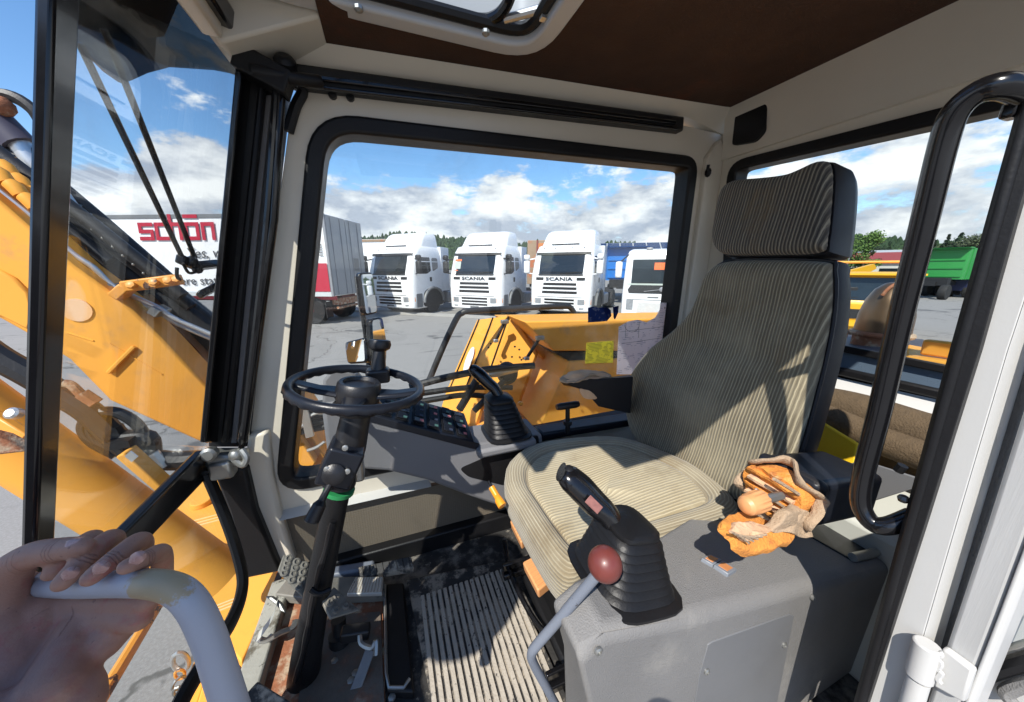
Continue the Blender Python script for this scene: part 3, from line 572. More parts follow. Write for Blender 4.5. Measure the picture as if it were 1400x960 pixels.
# near armrest: black box, end cover torn away
ny = .262
A1, A2, A3 = aY(1123, 664, ny), aY(1246, 622, ny), aY(1116, 722, ny); L_ = A2.x - A1.x
dx = aY(1212, 651, ny) - A1; dyv = V((0, .105, 0)); hgt = V((0, 0, A3.z - A1.z))
g = G(); g.hexa([A1 + hgt, A1 + hgt + dx, A1 + hgt + dx + dyv, A1 + hgt + dyv, A1, A1 + dx, A1 + dx + dyv, A1 + dyv])
na = g.build('near_armrest', 'navyplastic', seat, bevel=.012, seg=3); na.name = 'armrest'; na['label'] = 'black box armrest with torn orange foam end and peach knob'
g = G(); E = V((-.002, -.003, .003)); g.hexa([A1 + hgt + E + dx * .02, A1 + hgt + E + dx * .14, A1 + hgt + dyv + dx * .14 - E * .9, A1 + hgt + dyv + dx * .02, A1 + E + dx * .02, A1 + E + dx * .14, A1 + dx * .14 + dyv + V((0, .003, .003)), A1 + dx * .02 + dyv + V((0, .003, .003))]); g.build('armrest_band', 'vinyl', na, bevel=.012, seg=3)
fc = A1 + hgt * .5 + dyv * .5
fl = [fc + dyv * .48 * math.cos(q) * (1.05 + .12 * math.sin(3 * q)) - hgt * .56 * math.sin(q) * (1 + .1 * math.cos(2 * q)) for q in (2 * math.pi * k / 12 for k in range(12))]
lump([fc + (q - fc) * .93 + V((-.012, 0, .0)) for q in fl], .04, 'foam', 'end_foam', na, 11, .006, nrm=(-1, 0, 0))
for k in range(5):
    zz = .34 - .17 * k; a = fc + dyv * (.40 - .05 * (k % 2)) - hgt * zz + V((-.036 - .003 * (k % 2), 0, 0)); b = fc - dyv * (.40 - .06 * (k % 3)) - hgt * (zz - .05) + V((-.036, 0, 0)); pts = [lerp(a, b, t / 8) + noise.noise_vector(lerp(a, b, t / 8) * 70) * .004 for t in range(9)]
    g = G(); g.loft([[q + V((.012, 0, -.0035)), q + V((-.003, 0, -.0028)), q + V((-.004, 0, .0022)), q + V((.012, 0, .0035))] for q in pts]); g.build('foam_layer', 'foampeach' if k % 2 else 'foam', na, smooth=0)
g = G(); rp = []
for k in range(40):
    q = 2 * math.pi * k / 40; p = fc + dyv * .58 * math.cos(q) - hgt * .64 * math.sin(q) + V((-.012 + .018 * math.sin(5 * q), 0, 0)); rp.append(p + noise.noise_vector(p * 90) * .009)
g.tube(rp, [.004 + .006 * abs(noise.noise(p * 110)) for p in rp], 7, closed=True, flat=2.2); g.build('torn_cover', 'cloth', na, smooth=70, sub=1)
lump([aY(1052, 722, .268), aY(1070, 700, .27), aY(1088, 694, .27), aY(1102, 700, .268), aY(1106, 728, .262), aY(1094, 734, .26), aY(1075, 726, .262)], .014, 'cloth', 'cover_flap', na, 15, .008)
lump([aY(984, 722, .27), aY(994, 708, .29), aY(1012, 704, .30), aY(1040, 712, .30), aY(1064, 724, .28), aY(1082, 730, .262), aY(1080, 742, .255), aY(1052, 752, .25), aY(1024, 759, .25), aY(1004, 750, .255), aY(1000, 738, .26)], .015, 'foam', 'hanging_foam', na, 21, .0028)
lump([aY(998, 724, .262), aY(1010, 714, .272), aY(1034, 716, .275), aY(1050, 724, .265), aY(1036, 732, .255), aY(1024, 742, .250), aY(1012, 736, .252)], .010, 'foampeach', 'foam_layer', na, 25, .004)
for k in range(5):
    a = aY(1000 + k * 4, 727 + k * 3, .2495 + .0005 * k); b = aY(1024 + k * 6, 741 - k * 3 + 2, .2485); g = G(); g.tube(smoothpath([a, lerp(a, b, .5) + V((0, 0, .002)), b], 3), .0016, 5); g.build('foam_tear', 'cloth', na)
for k, (a, b) in enumerate((((1046, 664), (1080, 684)), ((1040, 672), (1072, 694)), ((1058, 655), (1092, 676)))):
    a = aY(*a, .30 - .01 * k); b = aY(*b, .292 - .01 * k); g = G(); g.tube(smoothpath([a, lerp(a, b, .5) + V((-.004, 0, .003)), b], 4), .0028, 6); g.build('foam_tear', 'cloth' if k else 'foampeach', na)
g = G(); g.hexa(bar(aY(1046, 668, .30) + V((-.03, 0, 0)), aY(1066, 684, .30) + V((-.03, 0, 0)), .004, .02)); g.build('metal_tab', 'galv', na, bevel=.002)
kc = aY(1030, 688, .285); g = G(); n = 48; prof = [(.0, -.024), (.006, -.0236), (.011, -.021), (.0148, -.016), (.0162, -.009), (.0165, 0), (.0167, .018), (.0155, .021), (.008, .022)]; loops = []
for r_, h_ in prof:
    loops.append([kc + V((h_, r_ * math.cos(q) * (1 + (.045 * (1 if (k // 2) % 2 else -1) if h_ > -.004 and r_ > .0125 else 0)), r_ * math.sin(q) * (1 + (.045 * (1 if (k // 2) % 2 else -1) if h_ > -.004 and r_ > .0125 else 0)))) for k, q in enumerate(2 * math.pi * i / n for i in range(n))])
g.loft(loops); kb = g.build('height_knob', 'knobpeach', na, smooth=25)
g = G(); g.tube([kc + V((.02, 0, 0)), kc + V((.07, 0, -.005))], .007, 8); g.build('knob_shaft', 'galv', kb)
g = G(); g.tube([A1 + V((.26, -.004, -.02)), A1 + V((.26, .0, -.035))], .008, 8); g.build('armrest_pivot', 'rubber', na)
g = G(); c = bp(1086, 640, -.02); g.tube([c, c + V((.0, -.035, .006))], .012, 10); g.ball(c + V((0, -.04, .006)), .016, 10); g.build('recliner_knob', 'rubber', seat)
# ================================================================== near control box
con = thing('control_console', 'grey moulded control console with joystick beside the seat, nearest the door', 'console', w(.5, .36, FL))
yc0, yc1 = .258, .43
P0, P1 = aY(803, 884, yc0), aY(1162, 788, yc0)
PP = [P0 + V((-.012, 0, -.012)), P0 + V((.03, 0, .006)), lerp(P0, P1, .30), lerp(P0, P1, .62), P1, w(1.23, yc0, P1.z - H - .09), w(1.23, yc0, FL + .02), w(P0.x + .04, yc0, FL + .02), aY(806, 960, yc0)]
for q in PP: q.y = yc0
yback = lambda x: lerp(.335, .55, min(1, max(0, (x - PP[1].x) / .70)))
g = G(); k = len(PP); g.loft([[V((q.x, yc0 + dy, q.z + dz)) for q in PP] for dy, dz in ((.0, -.012), (.012, 0))] + [[V((q.x, yback(q.x), q.z + .004)) for q in PP]]); g.build('console_body', 'console', con, bevel=.016, seg=4)
TN = V((0, 0, 1)); CN = (P1 - P0).cross(V((0, -1, 0))).normalized()
if CN.z < 0: CN = -CN
def cp(u, v, d=0.0): return aP(u, v, P0 + CN * d, CN)
g = G(); g.prism([aY(u, v, yc0 - .0015) for u, v in ((948, 975), (956, 925), (968, 882), (974, 878), (1080, 840), (1086, 843), (1060, 975))], (0, .006, 0)); g.build('cover_plate', 'panel', con, bevel=.0012)
for u, v in ((817, 889), (1110, 816), (965, 917), (1071, 881)):
    g = G(); g.lathe([(.0055, 0), (.0055, .003), (.003, .0045), (.0028, .002)], aY(u, v, yc0 - .001), (0, -1, .1), 12); g.build('console_screw', 'galv', con)
for k, px_ in enumerate((((959, 763), (971, 757), (987, 765), (975, 772)), ((976, 772), (988, 766), (1008, 778), (996, 785)))):
    q = [cp(*p, .008) for p in px_]; g = G(); g.prism(q, -CN * .012); bt = g.build('indicator_button', mat('grey button frame', (.20, .22, .25), .35), con, bevel=.0012)
    c = sum(q, V((0, 0, 0))) / 4; g = G(); g.prism([c + (p - c) * .62 + CN * .0012 for p in q], -CN * .002); g.build('amber_lens', mat('amber lens', (.55, .22, .08), .25), bt)
g = G(); g.prism([cp(1092, 724, .004), cp(1200, 700, .004), cp(1250, 735, .004), cp(1165, 765, .004)], -CN * .006); g.build('black_shade_plate', 'blackplastic', con, bevel=.002)  # black plate, widened to paint the shadow on the console's rear top
g = G(); g.tube([cp(1166, 762, .010), cp(1186, 758, .010), cp(1225, 748, .012)], .009, 12); g.build('lock_pin', 'galv', con)
# the rubber boots and grips of the two joysticks
def sq(c, half, x, y, n=28, p=4.0):
    r = []
    for i in range(n):
        a = 2 * math.pi * i / n; cs, sn = math.cos(a), math.sin(a); k = (abs(cs) ** p + abs(sn) ** p) ** (-1 / p); r.append(c + x * (half * k * cs) + y * (half * k * sn))
    return r
def joystick(root, base, top, hb, htop, grip, gr, x, y, ridges=7, flange=1.08):
    g = G(); loops = []; ax = (top - base)
    loops.append(sq(base, hb * flange, x, y)); loops.append(sq(base + ax * .04, hb * flange, x, y)); loops.append(sq(base + ax * .07, hb * .96, x, y))
    for k in range(ridges):
        t0 = .08 + .80 * k / ridges; t1 = .08 + .80 * (k + .55) / ridges; t2 = .08 + .80 * (k + .95) / ridges; e = lambda t: hb + (htop - hb) * t ** .8
        loops += [sq(base + ax * t0, e(t0) * .93, x, y), sq(base + ax * (t0 + .012), e(t0) * 1.0, x, y), sq(base + ax * t1, e(t1) * .985, x, y), sq(base + ax * t2, e(t2) * .90, x, y)]
    loops += [sq(base + ax * .90, htop * 1.02, x, y), sq(base + ax * .96, htop * 1.0, x, y), sq(base + ax * 1.0, htop * .86, x, y, p=3), sq(base + ax * 1.04, htop * .5, x, y, p=2.4), sq(base + ax * 1.06, htop * .3, x, y, p=2)]
    g.loft(loops); g.build('boot', 'rubber', root, smooth=50)
    g = G(); g.tube(smoothpath(grip, 4), None or [lerp(gr[min(int(i / 4), len(gr) - 2)], gr[min(int(i / 4) + 1, len(gr) - 1)], (i % 4) / 4) for i in range((len(grip) - 1) * 4 + 1)], 16, flat=.82)
    return g.build('grip', 'blackpaint', root, smooth=60)
j1 = thing('joystick', 'black joystick in the near grey console with large ribbed rubber boot', 'joystick', cp(852, 790))
jb = cp(850, 786, .004); X1 = (P1 - P0).normalized(); Y1_ = CN.cross(X1)
jt = jb + CN * .100 + V((-.010, .010, 0))
jd = (jt - EYE).length
def onsph(u, v, d): return aD(u, v, d)
zc = FPX * 1.0
def depth_of(p): q = p - EYE; return (q.x * sYw + q.y * cYw) * cT - q.z * sT
dj = depth_of(jt)
gp = [aD(842, 722, dj), aD(830, 702, dj), aD(812, 686, dj + .005), aD(795, 668, dj + .008), aD(779, 654, dj + .010), aD(770, 647, dj + .012), aD(767, 645, dj + .012)]
g1 = joystick(j1, jb, jt, .073, .041, gp, [.021, .021, .025, .026, .024, .018, .005], X1, Y1_)
g = G(); c = aD(778, 643, dj + .006); g.lathe([(.007, -.006), (.007, .005), (.005, .007), (.001, .0075)], c, (-.2, -.3, 1), 12); g.build('push_button', 'rubber', g1)
c = aD(812, 690, dj - .0235); vx = (gp[1] - gp[3]).normalized(); vn = (EYE - c).normalized(); vy = vn.cross(vx).normalized()
g = G(); g.prism([c - vx * .013 - vy * .007, c + vx * .013 - vy * .007, c + vx * .013 + vy * .007, c - vx * .013 + vy * .007], vn * .0015)
g.build('sticker', mat('worn red brown sticker', (.22, .09, .075), .5, var=.5, vs=160), g1, bevel=.001)
# red ball lever
lv = thing('ball_lever', 'grey bent lever with a dark red ball knob in front of the near joystick', 'lever', aD(768, 965, .60))
bc = aD(827, 771, .43); g = G(); g.ball(bc, .0222, 28); g.build('ball_knob', 'redball', lv, smooth=80)
rr = G(); dv = (aD(815, 790, .44) - bc).normalized(); sx = dv.orthogonal().normalized(); sy = dv.cross(sx)
g = G(); g.tube(smoothpath([aD(821, 780, .435), aD(790, 816, .455), aD(759, 853, .475), aD(734, 882, .49), aD(727, 893, .497), aD(729, 906, .507), aD(746, 938, .535), aD(772, 985, .58)], 5), .0072, 12); g.build('lever_shaft', 'leverpaint', lv)
# ================================================================== far console
fcn = thing('switch_console', 'dark grey console with rows of rocker switches under the far window', 'console', w(.1, .95, FL))
YF = .90
pf = [(438, 553), (449, 640), (530, 645), (585, 658), (640, 679), (720, 706), (748, 660), (742, 594), (655, 608), (512, 573), (470, 548)]
g = G(); g.prism([aY(u, v, YF) for u, v in pf], (0, .14, 0)); g.build('console_body', 'consolefar', fcn, bevel=.012, seg=3)
g = G(); g.prism(rounded([aY(628, 641, YF - .002), aY(736, 594, YF - .002), aY(740, 650, YF - .002), aY(690, 664, YF - .002), aY(640, 652, YF - .002)], .015, 4), (0, .006, 0)); g.build('console_recess', 'rubber', fcn)
g = G(); g.loft([[aY(u, v, YF + .01) for u, v in ((440, 555), (441, 520), (452, 507), (470, 505), (486, 512), (492, 520), (494, 560))], [aY(u, v, YF + .13) for u, v in ((452, 553), (452, 516), (458, 508), (474, 506), (490, 508), (498, 517), (500, 555))]]); g.build('console_nose', 'consolefar', fcn, bevel=.008, seg=3)
g = G(); g.loft([[aY(u, v, YF + .03) for u, v in ((478, 545), (478, 517), (492, 516), (508, 530), (510, 555))], [aY(u, v, YF + .12) for u, v in ((478, 545), (478, 514), (494, 515), (508, 528), (510, 550))]]); g.build('gauge_hood', 'navyplastic', fcn, bevel=.006)
q4 = [aY(508, 568, YF + .004), aY(648, 606, YF + .004), aY(634, 566, YF + .13), aY(525, 536, YF + .13)]
QN = (q4[1] - q4[0]).cross(q4[3] - q4[0]).normalized()
if QN.z < 0: QN = -QN
def bi(s, t, d=0.0): return lerp(lerp(q4[0], q4[1], s), lerp(q4[3], q4[2], s), t) + QN * d
g = G(); g.prism([q + QN * .004 for q in q4], -QN * .05); g.build('switch_panel', 'navyplastic', fcn, bevel=.003)
g = G(); g.hexa(bar(aY(505, 571, YF - .002), aY(654, 611, YF - .002), .006, .022)); g.build('panel_edge', 'navyplastic', fcn, bevel=.003)
sw = {}
for nm, c in (('green', (.06, .13, .12)), ('pink', (.46, .16, .17)), ('navy', (.035, .045, .075)), ('sand', (.30, .26, .20))): sw[nm] = mat('switch mark ' + nm, c, .4)
random.seed(11)
for i in range(6):
    g = G(); s0 = .04 + i * .155
    g.prism([bi(s0, .06, .005), bi(s0 + .125, .06, .005), bi(s0 + .125, .94, .005), bi(s0, .94, .005)], QN * .002); g.build('switch_bezel', 'rubber', fcn, bevel=.001)
    for j in range(4):
        t0 = .10 + j * .21; s1, s2 = s0 + .014, s0 + .112
        a, b, c, d = bi(s1, t0, .0075), bi(s2, t0, .0075), bi(s2, t0 + .17, .0075), bi(s1, t0 + .17, .0075); tilt = random.choice((0, .004))
        g = G(); g.hexa([a, b, c, d, a + QN * (.003 + tilt), b + QN * (.003 + tilt), c + QN * (.007 - tilt), d + QN * (.007 - tilt)]); rk = g.build('rocker_switch', 'navyplastic', fcn, bevel=.001)
        g = G(); e = .004 + tilt; g.hexa([bi(s1 + .05, t0 + .01, .0075 + e), bi(s2 - .012, t0 + .01, .0075 + e), bi(s2 - .012, t0 + .06, .009 + e), bi(s1 + .05, t0 + .06, .009 + e)] + [bi(s1 + .05, t0 + .01, .0088 + e), bi(s2 - .012, t0 + .01, .0088 + e), bi(s2 - .012, t0 + .06, .0102 + e), bi(s1 + .05, t0 + .06, .0102 + e)])
        g.build('switch_mark', sw[random.choice(('green', 'green', 'navy', 'pink', 'navy', 'sand' if i < 2 else 'green'))], rk)
j2 = thing('joystick', 'black joystick rising from the far switch console below the side window', 'joystick', aY(690, 592, .93))
jb2 = aY(692, 590, .95); jt2 = aY(681, 541, .965); d2 = depth_of(jt2)
gp = [aD(684, 545, d2), aD(677, 532, d2), aD(668, 524, d2 - .003), aD(659, 515, d2 - .006), aD(650, 507, d2 - .008), aD(645, 503, d2 - .008), aD(643, 502, d2 - .008)]
g2 = joystick(j2, jb2, jt2, .072, .044, gp, [.019, .020, .022, .024, .022, .016, .005], V((1, 0, 0)), V((0, 1, 0)))
g = G(); g.box(jb2 + V((-.02, 0, -.02)), (.20, .16, .03)); g.build('console_shelf', 'consolefar', fcn, bevel=.01)
g = G(); g.hexa(bar(aY(735, 592, 1.0), aY(870, 572, 1.0), .07, .03)); g.build('side_ledge', 'navyplastic', fcn, bevel=.008)
g = G(); g.lathe([(.008, -.012), (.009, 0), (.006, .006)], aY(712, 552, 1.02), (0, -1, .3), 10); g.build('orange_button', 'lever_orange', fcn)
th = thing('pull_handle', 'black plastic pull handle shaped like a T behind the seat cushion edge', 'handle', aY(777, 592, .93))
g = G(); g.tube([aY(776, 592, .93), aY(776, 578, .93)], .009, 12); g.tube([aY(776, 580, .93), aY(776, 575, .93)], .016, 12); g.tube([aY(776, 576, .93), aY(776, 556, .93)], .008, 12); g.build('handle_stem', 'blackplastic', th)
g = G(); g.tube([aY(761, 557, .93), aY(766, 556, .93), aY(787, 553, .93), aY(791, 552, .93)], [.010, .0125, .0125, .010], 12); g.build('handle_grip', 'blackplastic', th, smooth=60)
ol = thing('small_lever', 'small orange lever grip below the front corner of the seat cushion', 'lever', aY(683, 690, .70))
g = G(); g.tube([aY(672, 666, .72), aY(679, 678, .70), aY(681, 681, .69), aY(682, 684, .685), aY(687, 692, .67)], [.0085, .0085, .0085, .011, .0115], 12); g.build('lever_grip', 'lever_orange', ol)
g = G(); g.tube([aY(668, 658, .74), aY(674, 669, .72)], .004, 8); g.build('lever_rod', 'blackpaint', ol)
# ================================================================== steering column and wheel
col = thing('steering_column', 'black steering column with ribbed rim wheel and spinner knob', 'steering wheel', aY(416, 935, .73))
YC = .735
g = G(); g.tube([aY(412, 950, YC), aY(420, 890, YC), aY(436, 800, YC), aY(458, 690, YC), aY(463, 668, YC)], [.038, .033, .0285, .0265, .026], 20); g.build('column_tube', 'rubber', col)
random.seed(2); g = G(); pts = [aY(404 + k * 6.2, 930 - k * 27, YC - .035) + V((.003 * math.sin(k), 0, 0)) for k in range(9)]; g.tube(smoothpath(pts, 4), [.007 + .0012 * math.sin(k * .9) for k in range(33)], 8); g.build('cable_sleeve', 'rubber', col)
g = G(); g.tube(smoothpath([aY(424, 806, YC - .04), aY(436, 812, YC - .045), aY(452, 806, YC - .04)], 4), .006, 8); g.build('cable_tie', 'rubber', col)
g = G(); g.tube([aY(463, 672, YC), aY(464.5, 667, YC)], .0325, 20); g.build('green_band', mat('green tape', (.02, .22, .07), .5), col)
Wc = aD(491, 528, .715); WA = V((.17, -.015, .985)).normalized()
g = G(); g.tube([aY(463, 660, YC), aY(478, 612, YC), Wc - WA * .05], [.036, .034, .030], 20); g.build('column_head', 'blackplastic', col)
g = G(); a, b = aY(456, 655, YC - .02), aY(478, 607, YC - .02); g.hexa(bar(a, b, .07, .07)); g.build('tilt_bracket', 'navyplastic', col, bevel=.006)
for u, v in ((447, 641), (475, 644), (472, 612)):
    g = G(); g.lathe([(.006, 0), (.006, .004), (.003, .005)], aY(u, v, YC - .057), (0, -1, .2), 8); g.build('bracket_bolt', 'galv', col)
g = G(); g.lathe([(.022, 0), (.022, .008), (.012, .014)], aY(457, 648, YC - .055), (0, -1, .3), 16); g.build('tilt_hub', 'blackplastic', col)
g = G(); g.box(aY(491, 640, YC + .0), (.02, .04, .05)); g.build('bracket_ear', 'galv', col, bevel=.006)
g = G(); g.tube([aY(455, 655, YC - .06), aY(440, 684, YC - .075), aY(437, 690, YC - .08), aY(426, 712, YC - .09)], [.006, .007, .0125, .0145], 12); g.lathe([(.0145, 0), (.010, .004), (.004, .004)], aY(426, 712, YC - .09), (-.3, -.4, -.6), 12); g.build('tilt_lever', 'blackplastic', col)
wx = WA.cross(V((0, 1, 0))).normalized(); wy = WA.cross(wx)
RW = .130
def wp(a, r, h=0.0): return Wc + (wx * math.cos(a) + wy * math.sin(a)) * r + WA * h
n = 120; g = G(); loops = []
for k in range(n + 1):
    a = 2 * math.pi * (k % n) / n; rad = (wx * math.cos(a) + wy * math.sin(a)); bu = .5 + .5 * math.sin(a * 30); lo = []
    for i in range(14):
        q = 2 * math.pi * i / 14; cr, sr = math.cos(q), math.sin(q); r_ = .0098 + (.0026 * bu if sr < -.1 else 0); lo.append(Wc + rad * (RW + r_ * cr * .95) + WA * (r_ * sr))
    loops.append(lo)
g.loft(loops, True, False); g.build('wheel_rim', 'navyplastic', col, smooth=60)
g = G(); g.lathe([(.030, -.055), (.042, -.036), (.048, -.022), (.044, .006), (.040, .011), (.033, .011), (.030, .004), (.0, .003)], Wc, WA, 28); g.build('wheel_hub', 'blackplastic', col, smooth=40)
g = G(); g.lathe([(.040, -.03), (.052, -.045), (.050, -.055), (.03, -.06)], Wc, WA, 24); g.build('wheel_collar', 'rubber', col)
for a in (R(175), R(-5), R(85)):
    g = G(); t = wp(a + 1.57, 1) - Wc
    g.loft([[wp(a, r) + t * (s * wd) + WA * (h + dz) for s, dz in ((-1, -.006), (1, -.006), (.8, .005), (-.8, .005))] for r, wd, h in ((.035, .028, -.015), (.08, .020, -.012), (.125, .018, -.002))]); g.build('wheel_spoke', 'navyplastic', col, bevel=.004)
ka = None
kb_ = aD(517, 511, depth_of(Wc) + .100)
g = G(); g.box(kb_ + WA * -.004, (.055, .04, .036)); g.build('knob_clamp', 'blackplastic', col, bevel=.007, seg=3)
kt = aD(519, 466, depth_of(Wc) + .097); ka = (kt - kb_)
g = G(); g.tube([kb_, kb_ + ka * .75], [.019, .014], 14); g.build('knob_stem', 'blackplastic', col)
g = G(); g.lathe([(.014, -.012), (.026, -.004), (.0285, .006), (.026, .016), (.020, .018), (.018, .015), (.0, .014)], kb_ + ka * .82, ka, 12); g.build('spinner_knob', 'blackplastic', col, smooth=30)
# ================================================================== floor fittings
def zf(u, v, z=FL + .0): return aZ(u, v, z)
fm = thing('floor_mat', 'black ribbed floor mat with tan dust on its ribs in front of the seat', 'mat', zf(640, 850))
m0 = [w(-.02, .43, FL), w(.335, .43, FL), w(.335, .93, FL), w(-.02, .93, FL)]
m0 = [zf(556, 795), zf(690, 768), zf(800, 1010), zf(600, 1010)]
g = G(); g.prism([q + V((0, 0, .008)) for q in m0], (0, 0, -.012)); g.build('mat_sheet', 'mat', fm, bevel=.003)
NR = 17; xl, xr = zf(572, 800).x, zf(700, 790).x
for k in range(NR):
    x = lerp(xl, xr, (k + .5) / NR); g = G(); y0, y1 = zf(760, 1005).y, zf(640, 796).y - .004
    g.hexa([w(x - .006, y0, FL + .008), w(x + .006, y0, FL + .008), w(x + .006, y1, FL + .008), w(x - .006, y1, FL + .008), w(x - .0045, y0, FL + .0135), w(x + .0045, y0, FL + .0135), w(x + .0045, y1, FL + .0135), w(x - .0045, y1, FL + .0135)]); g.build('mat_rib', 'ribdust', fm)
# well with rusted plate, in the foot space
g = G(); g.prism([zf(352, 905, FL + .004), zf(392, 800, FL + .004), zf(522, 790, FL + .004), zf(528, 1000, FL + .004), zf(340, 1000, FL + .004)], (0, 0, -.008)); g.build('rusty_plate', 'rust', cab)
g = G(); g.prism([zf(418, 900, FL + .010), zf(440, 842, FL + .010), zf(520, 836, FL + .010), zf(527, 1000, FL + .010), zf(400, 1000, FL + .010)], (0, 0, -.008)); g.build('pedal_base_plate', mat('dark trodden base plate', (.12, .10, .08), .85, var=.4, vs=20, bmp=.5, spots=[((.24, .085, .04), .50, .66, 7), ((.26, .23, .18), .58, .72, 14)]), cab)
g = G(); g.hexa(bar(zf(428, 790, FL + .03), zf(512, 776, FL + .03), .035, .035)); g.build('cross_tube', 'leverpaint', cab, bevel=.008)
g = G(); g.prism([zf(376, 812, FL + .045), zf(392, 792, FL + .045), zf(524, 786, FL + .045), zf(526, 812, FL + .045), zf(420, 818, FL + .045)], (0, 0, -.03)); g.build('toe_board', 'steeldust', cab, bevel=.003)
pd = thing('travel_pedal', 'worn steel foot pedal with round studs beside the steering column', 'pedal', zf(430, 820))
pq = [zf(388, 760, FL + .16), zf(422, 772, FL + .16), zf(492, 836, FL + .05), zf(446, 842, FL + .05), zf(380, 780, FL + .16)]
pm = [aY(388, 758, .80), aY(424, 770, .79), aY(414, 816, .745), aY(380, 780, .77)]
PNm = (pm[1] - pm[0]).cross(pm[3] - pm[0]).normalized()
if PNm.dot(EYE - pm[0]) < 0: PNm = -PNm
g = G(); g.prism(pm, -PNm * .008); pp = g.build('pedal_plate', 'steeldust', pd, bevel=.002)
for i in range(3):
    for j in range(4):
        c = lerp(lerp(pm[0], pm[1], .2 + .3 * i), lerp(pm[3], pm[2], .2 + .3 * i), .14 + .24 * j); g = G(); g.lathe([(.0085, 0), (.0085, .004), (.005, .005), (.004, .002)], c, PNm, 10); g.build('stud', 'steeldust', pp)
pm2 = [aY(457, 802, .74), aY(492, 834, .70), aY(452, 846, .68), aY(440, 822, .71)]
g = G(); PN2 = (pm2[1] - pm2[0]).cross(pm2[3] - pm2[0]).normalized(); PN2 = PN2 if PN2.dot(EYE - pm2[0]) > 0 else -PN2
g.prism(pm2, -PN2 * .008); pp = g.build('pedal_plate', 'steeldust', pd, bevel=.002)
for i in range(2):
    for j in range(2):
        c = lerp(lerp(pm2[0], pm2[1], .3 + .4 * i), lerp(pm2[3], pm2[2], .3 + .4 * i), .3 + .4 * j); g = G(); g.lathe([(.0085, 0), (.0085, .004), (.005, .005), (.004, .002)], c, PN2, 10); g.build('stud', 'steeldust', pp)
ap = thing('accelerator_pedal', 'pale ribbed aluminium pedal beyond the steering column', 'pedal', zf(500, 808))
aq = [zf(486, 789, FL + .06), zf(524, 788, FL + .06), zf(522, 811, FL + .06), zf(474, 812, FL + .06)]
g = G(); g.prism(aq, (0, 0, -.012)); pl = g.build('pedal_plate', mat('pale cast aluminium', (.55, .53, .48), .5, .3, var=.15), ap, bevel=.002)
for k in range(11):
    t = (k + .5) / 11; a, b = lerp(aq[0], aq[1], t), lerp(aq[3], aq[2], t); g = G(); g.tube([lerp(a, b, .06), lerp(a, b, .94)], .0022, 5); g.build('tread_rib', 'ribdust', pl)
rp_ = thing('rubber_pedal', 'dusty black rubber covered pedal near the far wall trim', 'pedal', zf(530, 780))
rq = [zf(490, 775, FL + .07), zf(562, 760, FL + .09), zf(566, 776, FL + .07), zf(492, 788, FL + .06)]
g = G(); g.prism(rq, (0, 0, -.02)); pl = g.build('pedal_pad', 'mat', rp_, bevel=.003)
for k in range(8):
    t = (k + .5) / 8; a, b = lerp(rq[0], rq[1], t), lerp(rq[3], rq[2], t); g = G(); g.tube([lerp(a, b, .1), lerp(a, b, .9)], .0035, 5); g.build('tread_rib', 'mat', pl)
br = thing('pedal_bracket', 'bent pale steel lever bracket over the rusty floor plate', 'bracket', zf(365, 880))
pb = [zf(403, 846, FL + .12), zf(384, 838, FL + .13), zf(366, 862, FL + .11), zf(354, 874, FL + .09), zf(362, 877, FL + .06), zf(384, 866, FL + .05), zf(400, 856, FL + .05)]
g = G(); g.loft([[q + V((0, -.012, .0)), q + V((0, .012, .004)), q + V((.004, .012, .008)), q + V((.004, -.012, .006))] for q in smoothpath([zf(377, 828, FL + .12), zf(372, 845, FL + .11), zf(358, 866, FL + .09), zf(352, 872, FL + .07)], 3)]); g.build('bracket_arm', 'shelf', br, bevel=.002)
g = G(); g.tube(smoothpath([zf(352, 872, FL + .06), zf(363, 876, FL + .06), zf(384, 865, FL + .06), zf(400, 858, FL + .055), zf(404, 848, FL + .055)], 4), .008, 6, flat=.5); g.build('bracket_foot', 'galv', br)
g = G(); g.prism([zf(362, 816, FL + .13), zf(372, 816, FL + .13), zf(384, 825, FL + .12), zf(390, 838, FL + .11), zf(384, 836, FL + .11), zf(376, 826, FL + .12)], (0, .01, -.008)); g.build('bracket_hook', 'galv', br, bevel=.002)
g = G(); g.prism([zf(528, 798, FL + .02), zf(552, 796, FL + .02), zf(566, 946, FL + .02), zf(528, 944, FL + .02)], (0, 0, -.03)); g.build('floor_channel', 'rubber', cab, bevel=.006)
g = G(); g.tube([zf(526, 800, FL + .03), zf(528, 920, FL + .03), zf(532, 940, FL + .03), zf(552, 940, FL + .03), zf(560, 928, FL + .03)], .004, 6); g.build('channel_rim', 'galv', cab)
ln = thing('floor_linkage', 'dark steel pedal linkage with clevis on the floor beside the column', 'linkage', zf(480, 880))
g = G(); g.lathe([(.028, 0), (.028, .03), (.018, .032), (.018, .07)], zf(466, 880, FL + .0), (0, .2, 1), 16); g.build('link_boss', 'tracks', ln)
g = G(); g.hexa(bar(zf(466, 868, FL + .08), zf(506, 862, FL + .07), .03, .03)); g.build('link_arm', 'tracks', ln, bevel=.005)
g = G(); g.prism([zf(500, 885, FL + .05), zf(512, 890, FL + .05), zf(494, 940, FL + .01), zf(478, 944, FL + .01)], (0, 0, -.006)); g.build('link_strap', 'panel', ln, bevel=.002)
g = G(); g.tube(smoothpath([zf(492, 868, FL + .08), zf(494, 880, FL + .07), zf(508, 886, FL + .07), zf(514, 876, FL + .08), zf(514, 896, FL + .06)], 4), .006, 6); g.build('clevis', 'galv', ln)
for (u, v) in ((458, 905), (536, 955), (480, 932), (486, 922)):
    g = G(); g.lathe([(.009, 0), (.009, .006), (.004, .008)], zf(u, v, FL + .005), (0, 0, 1), 6); g.build('floor_bolt', 'galv', ln)
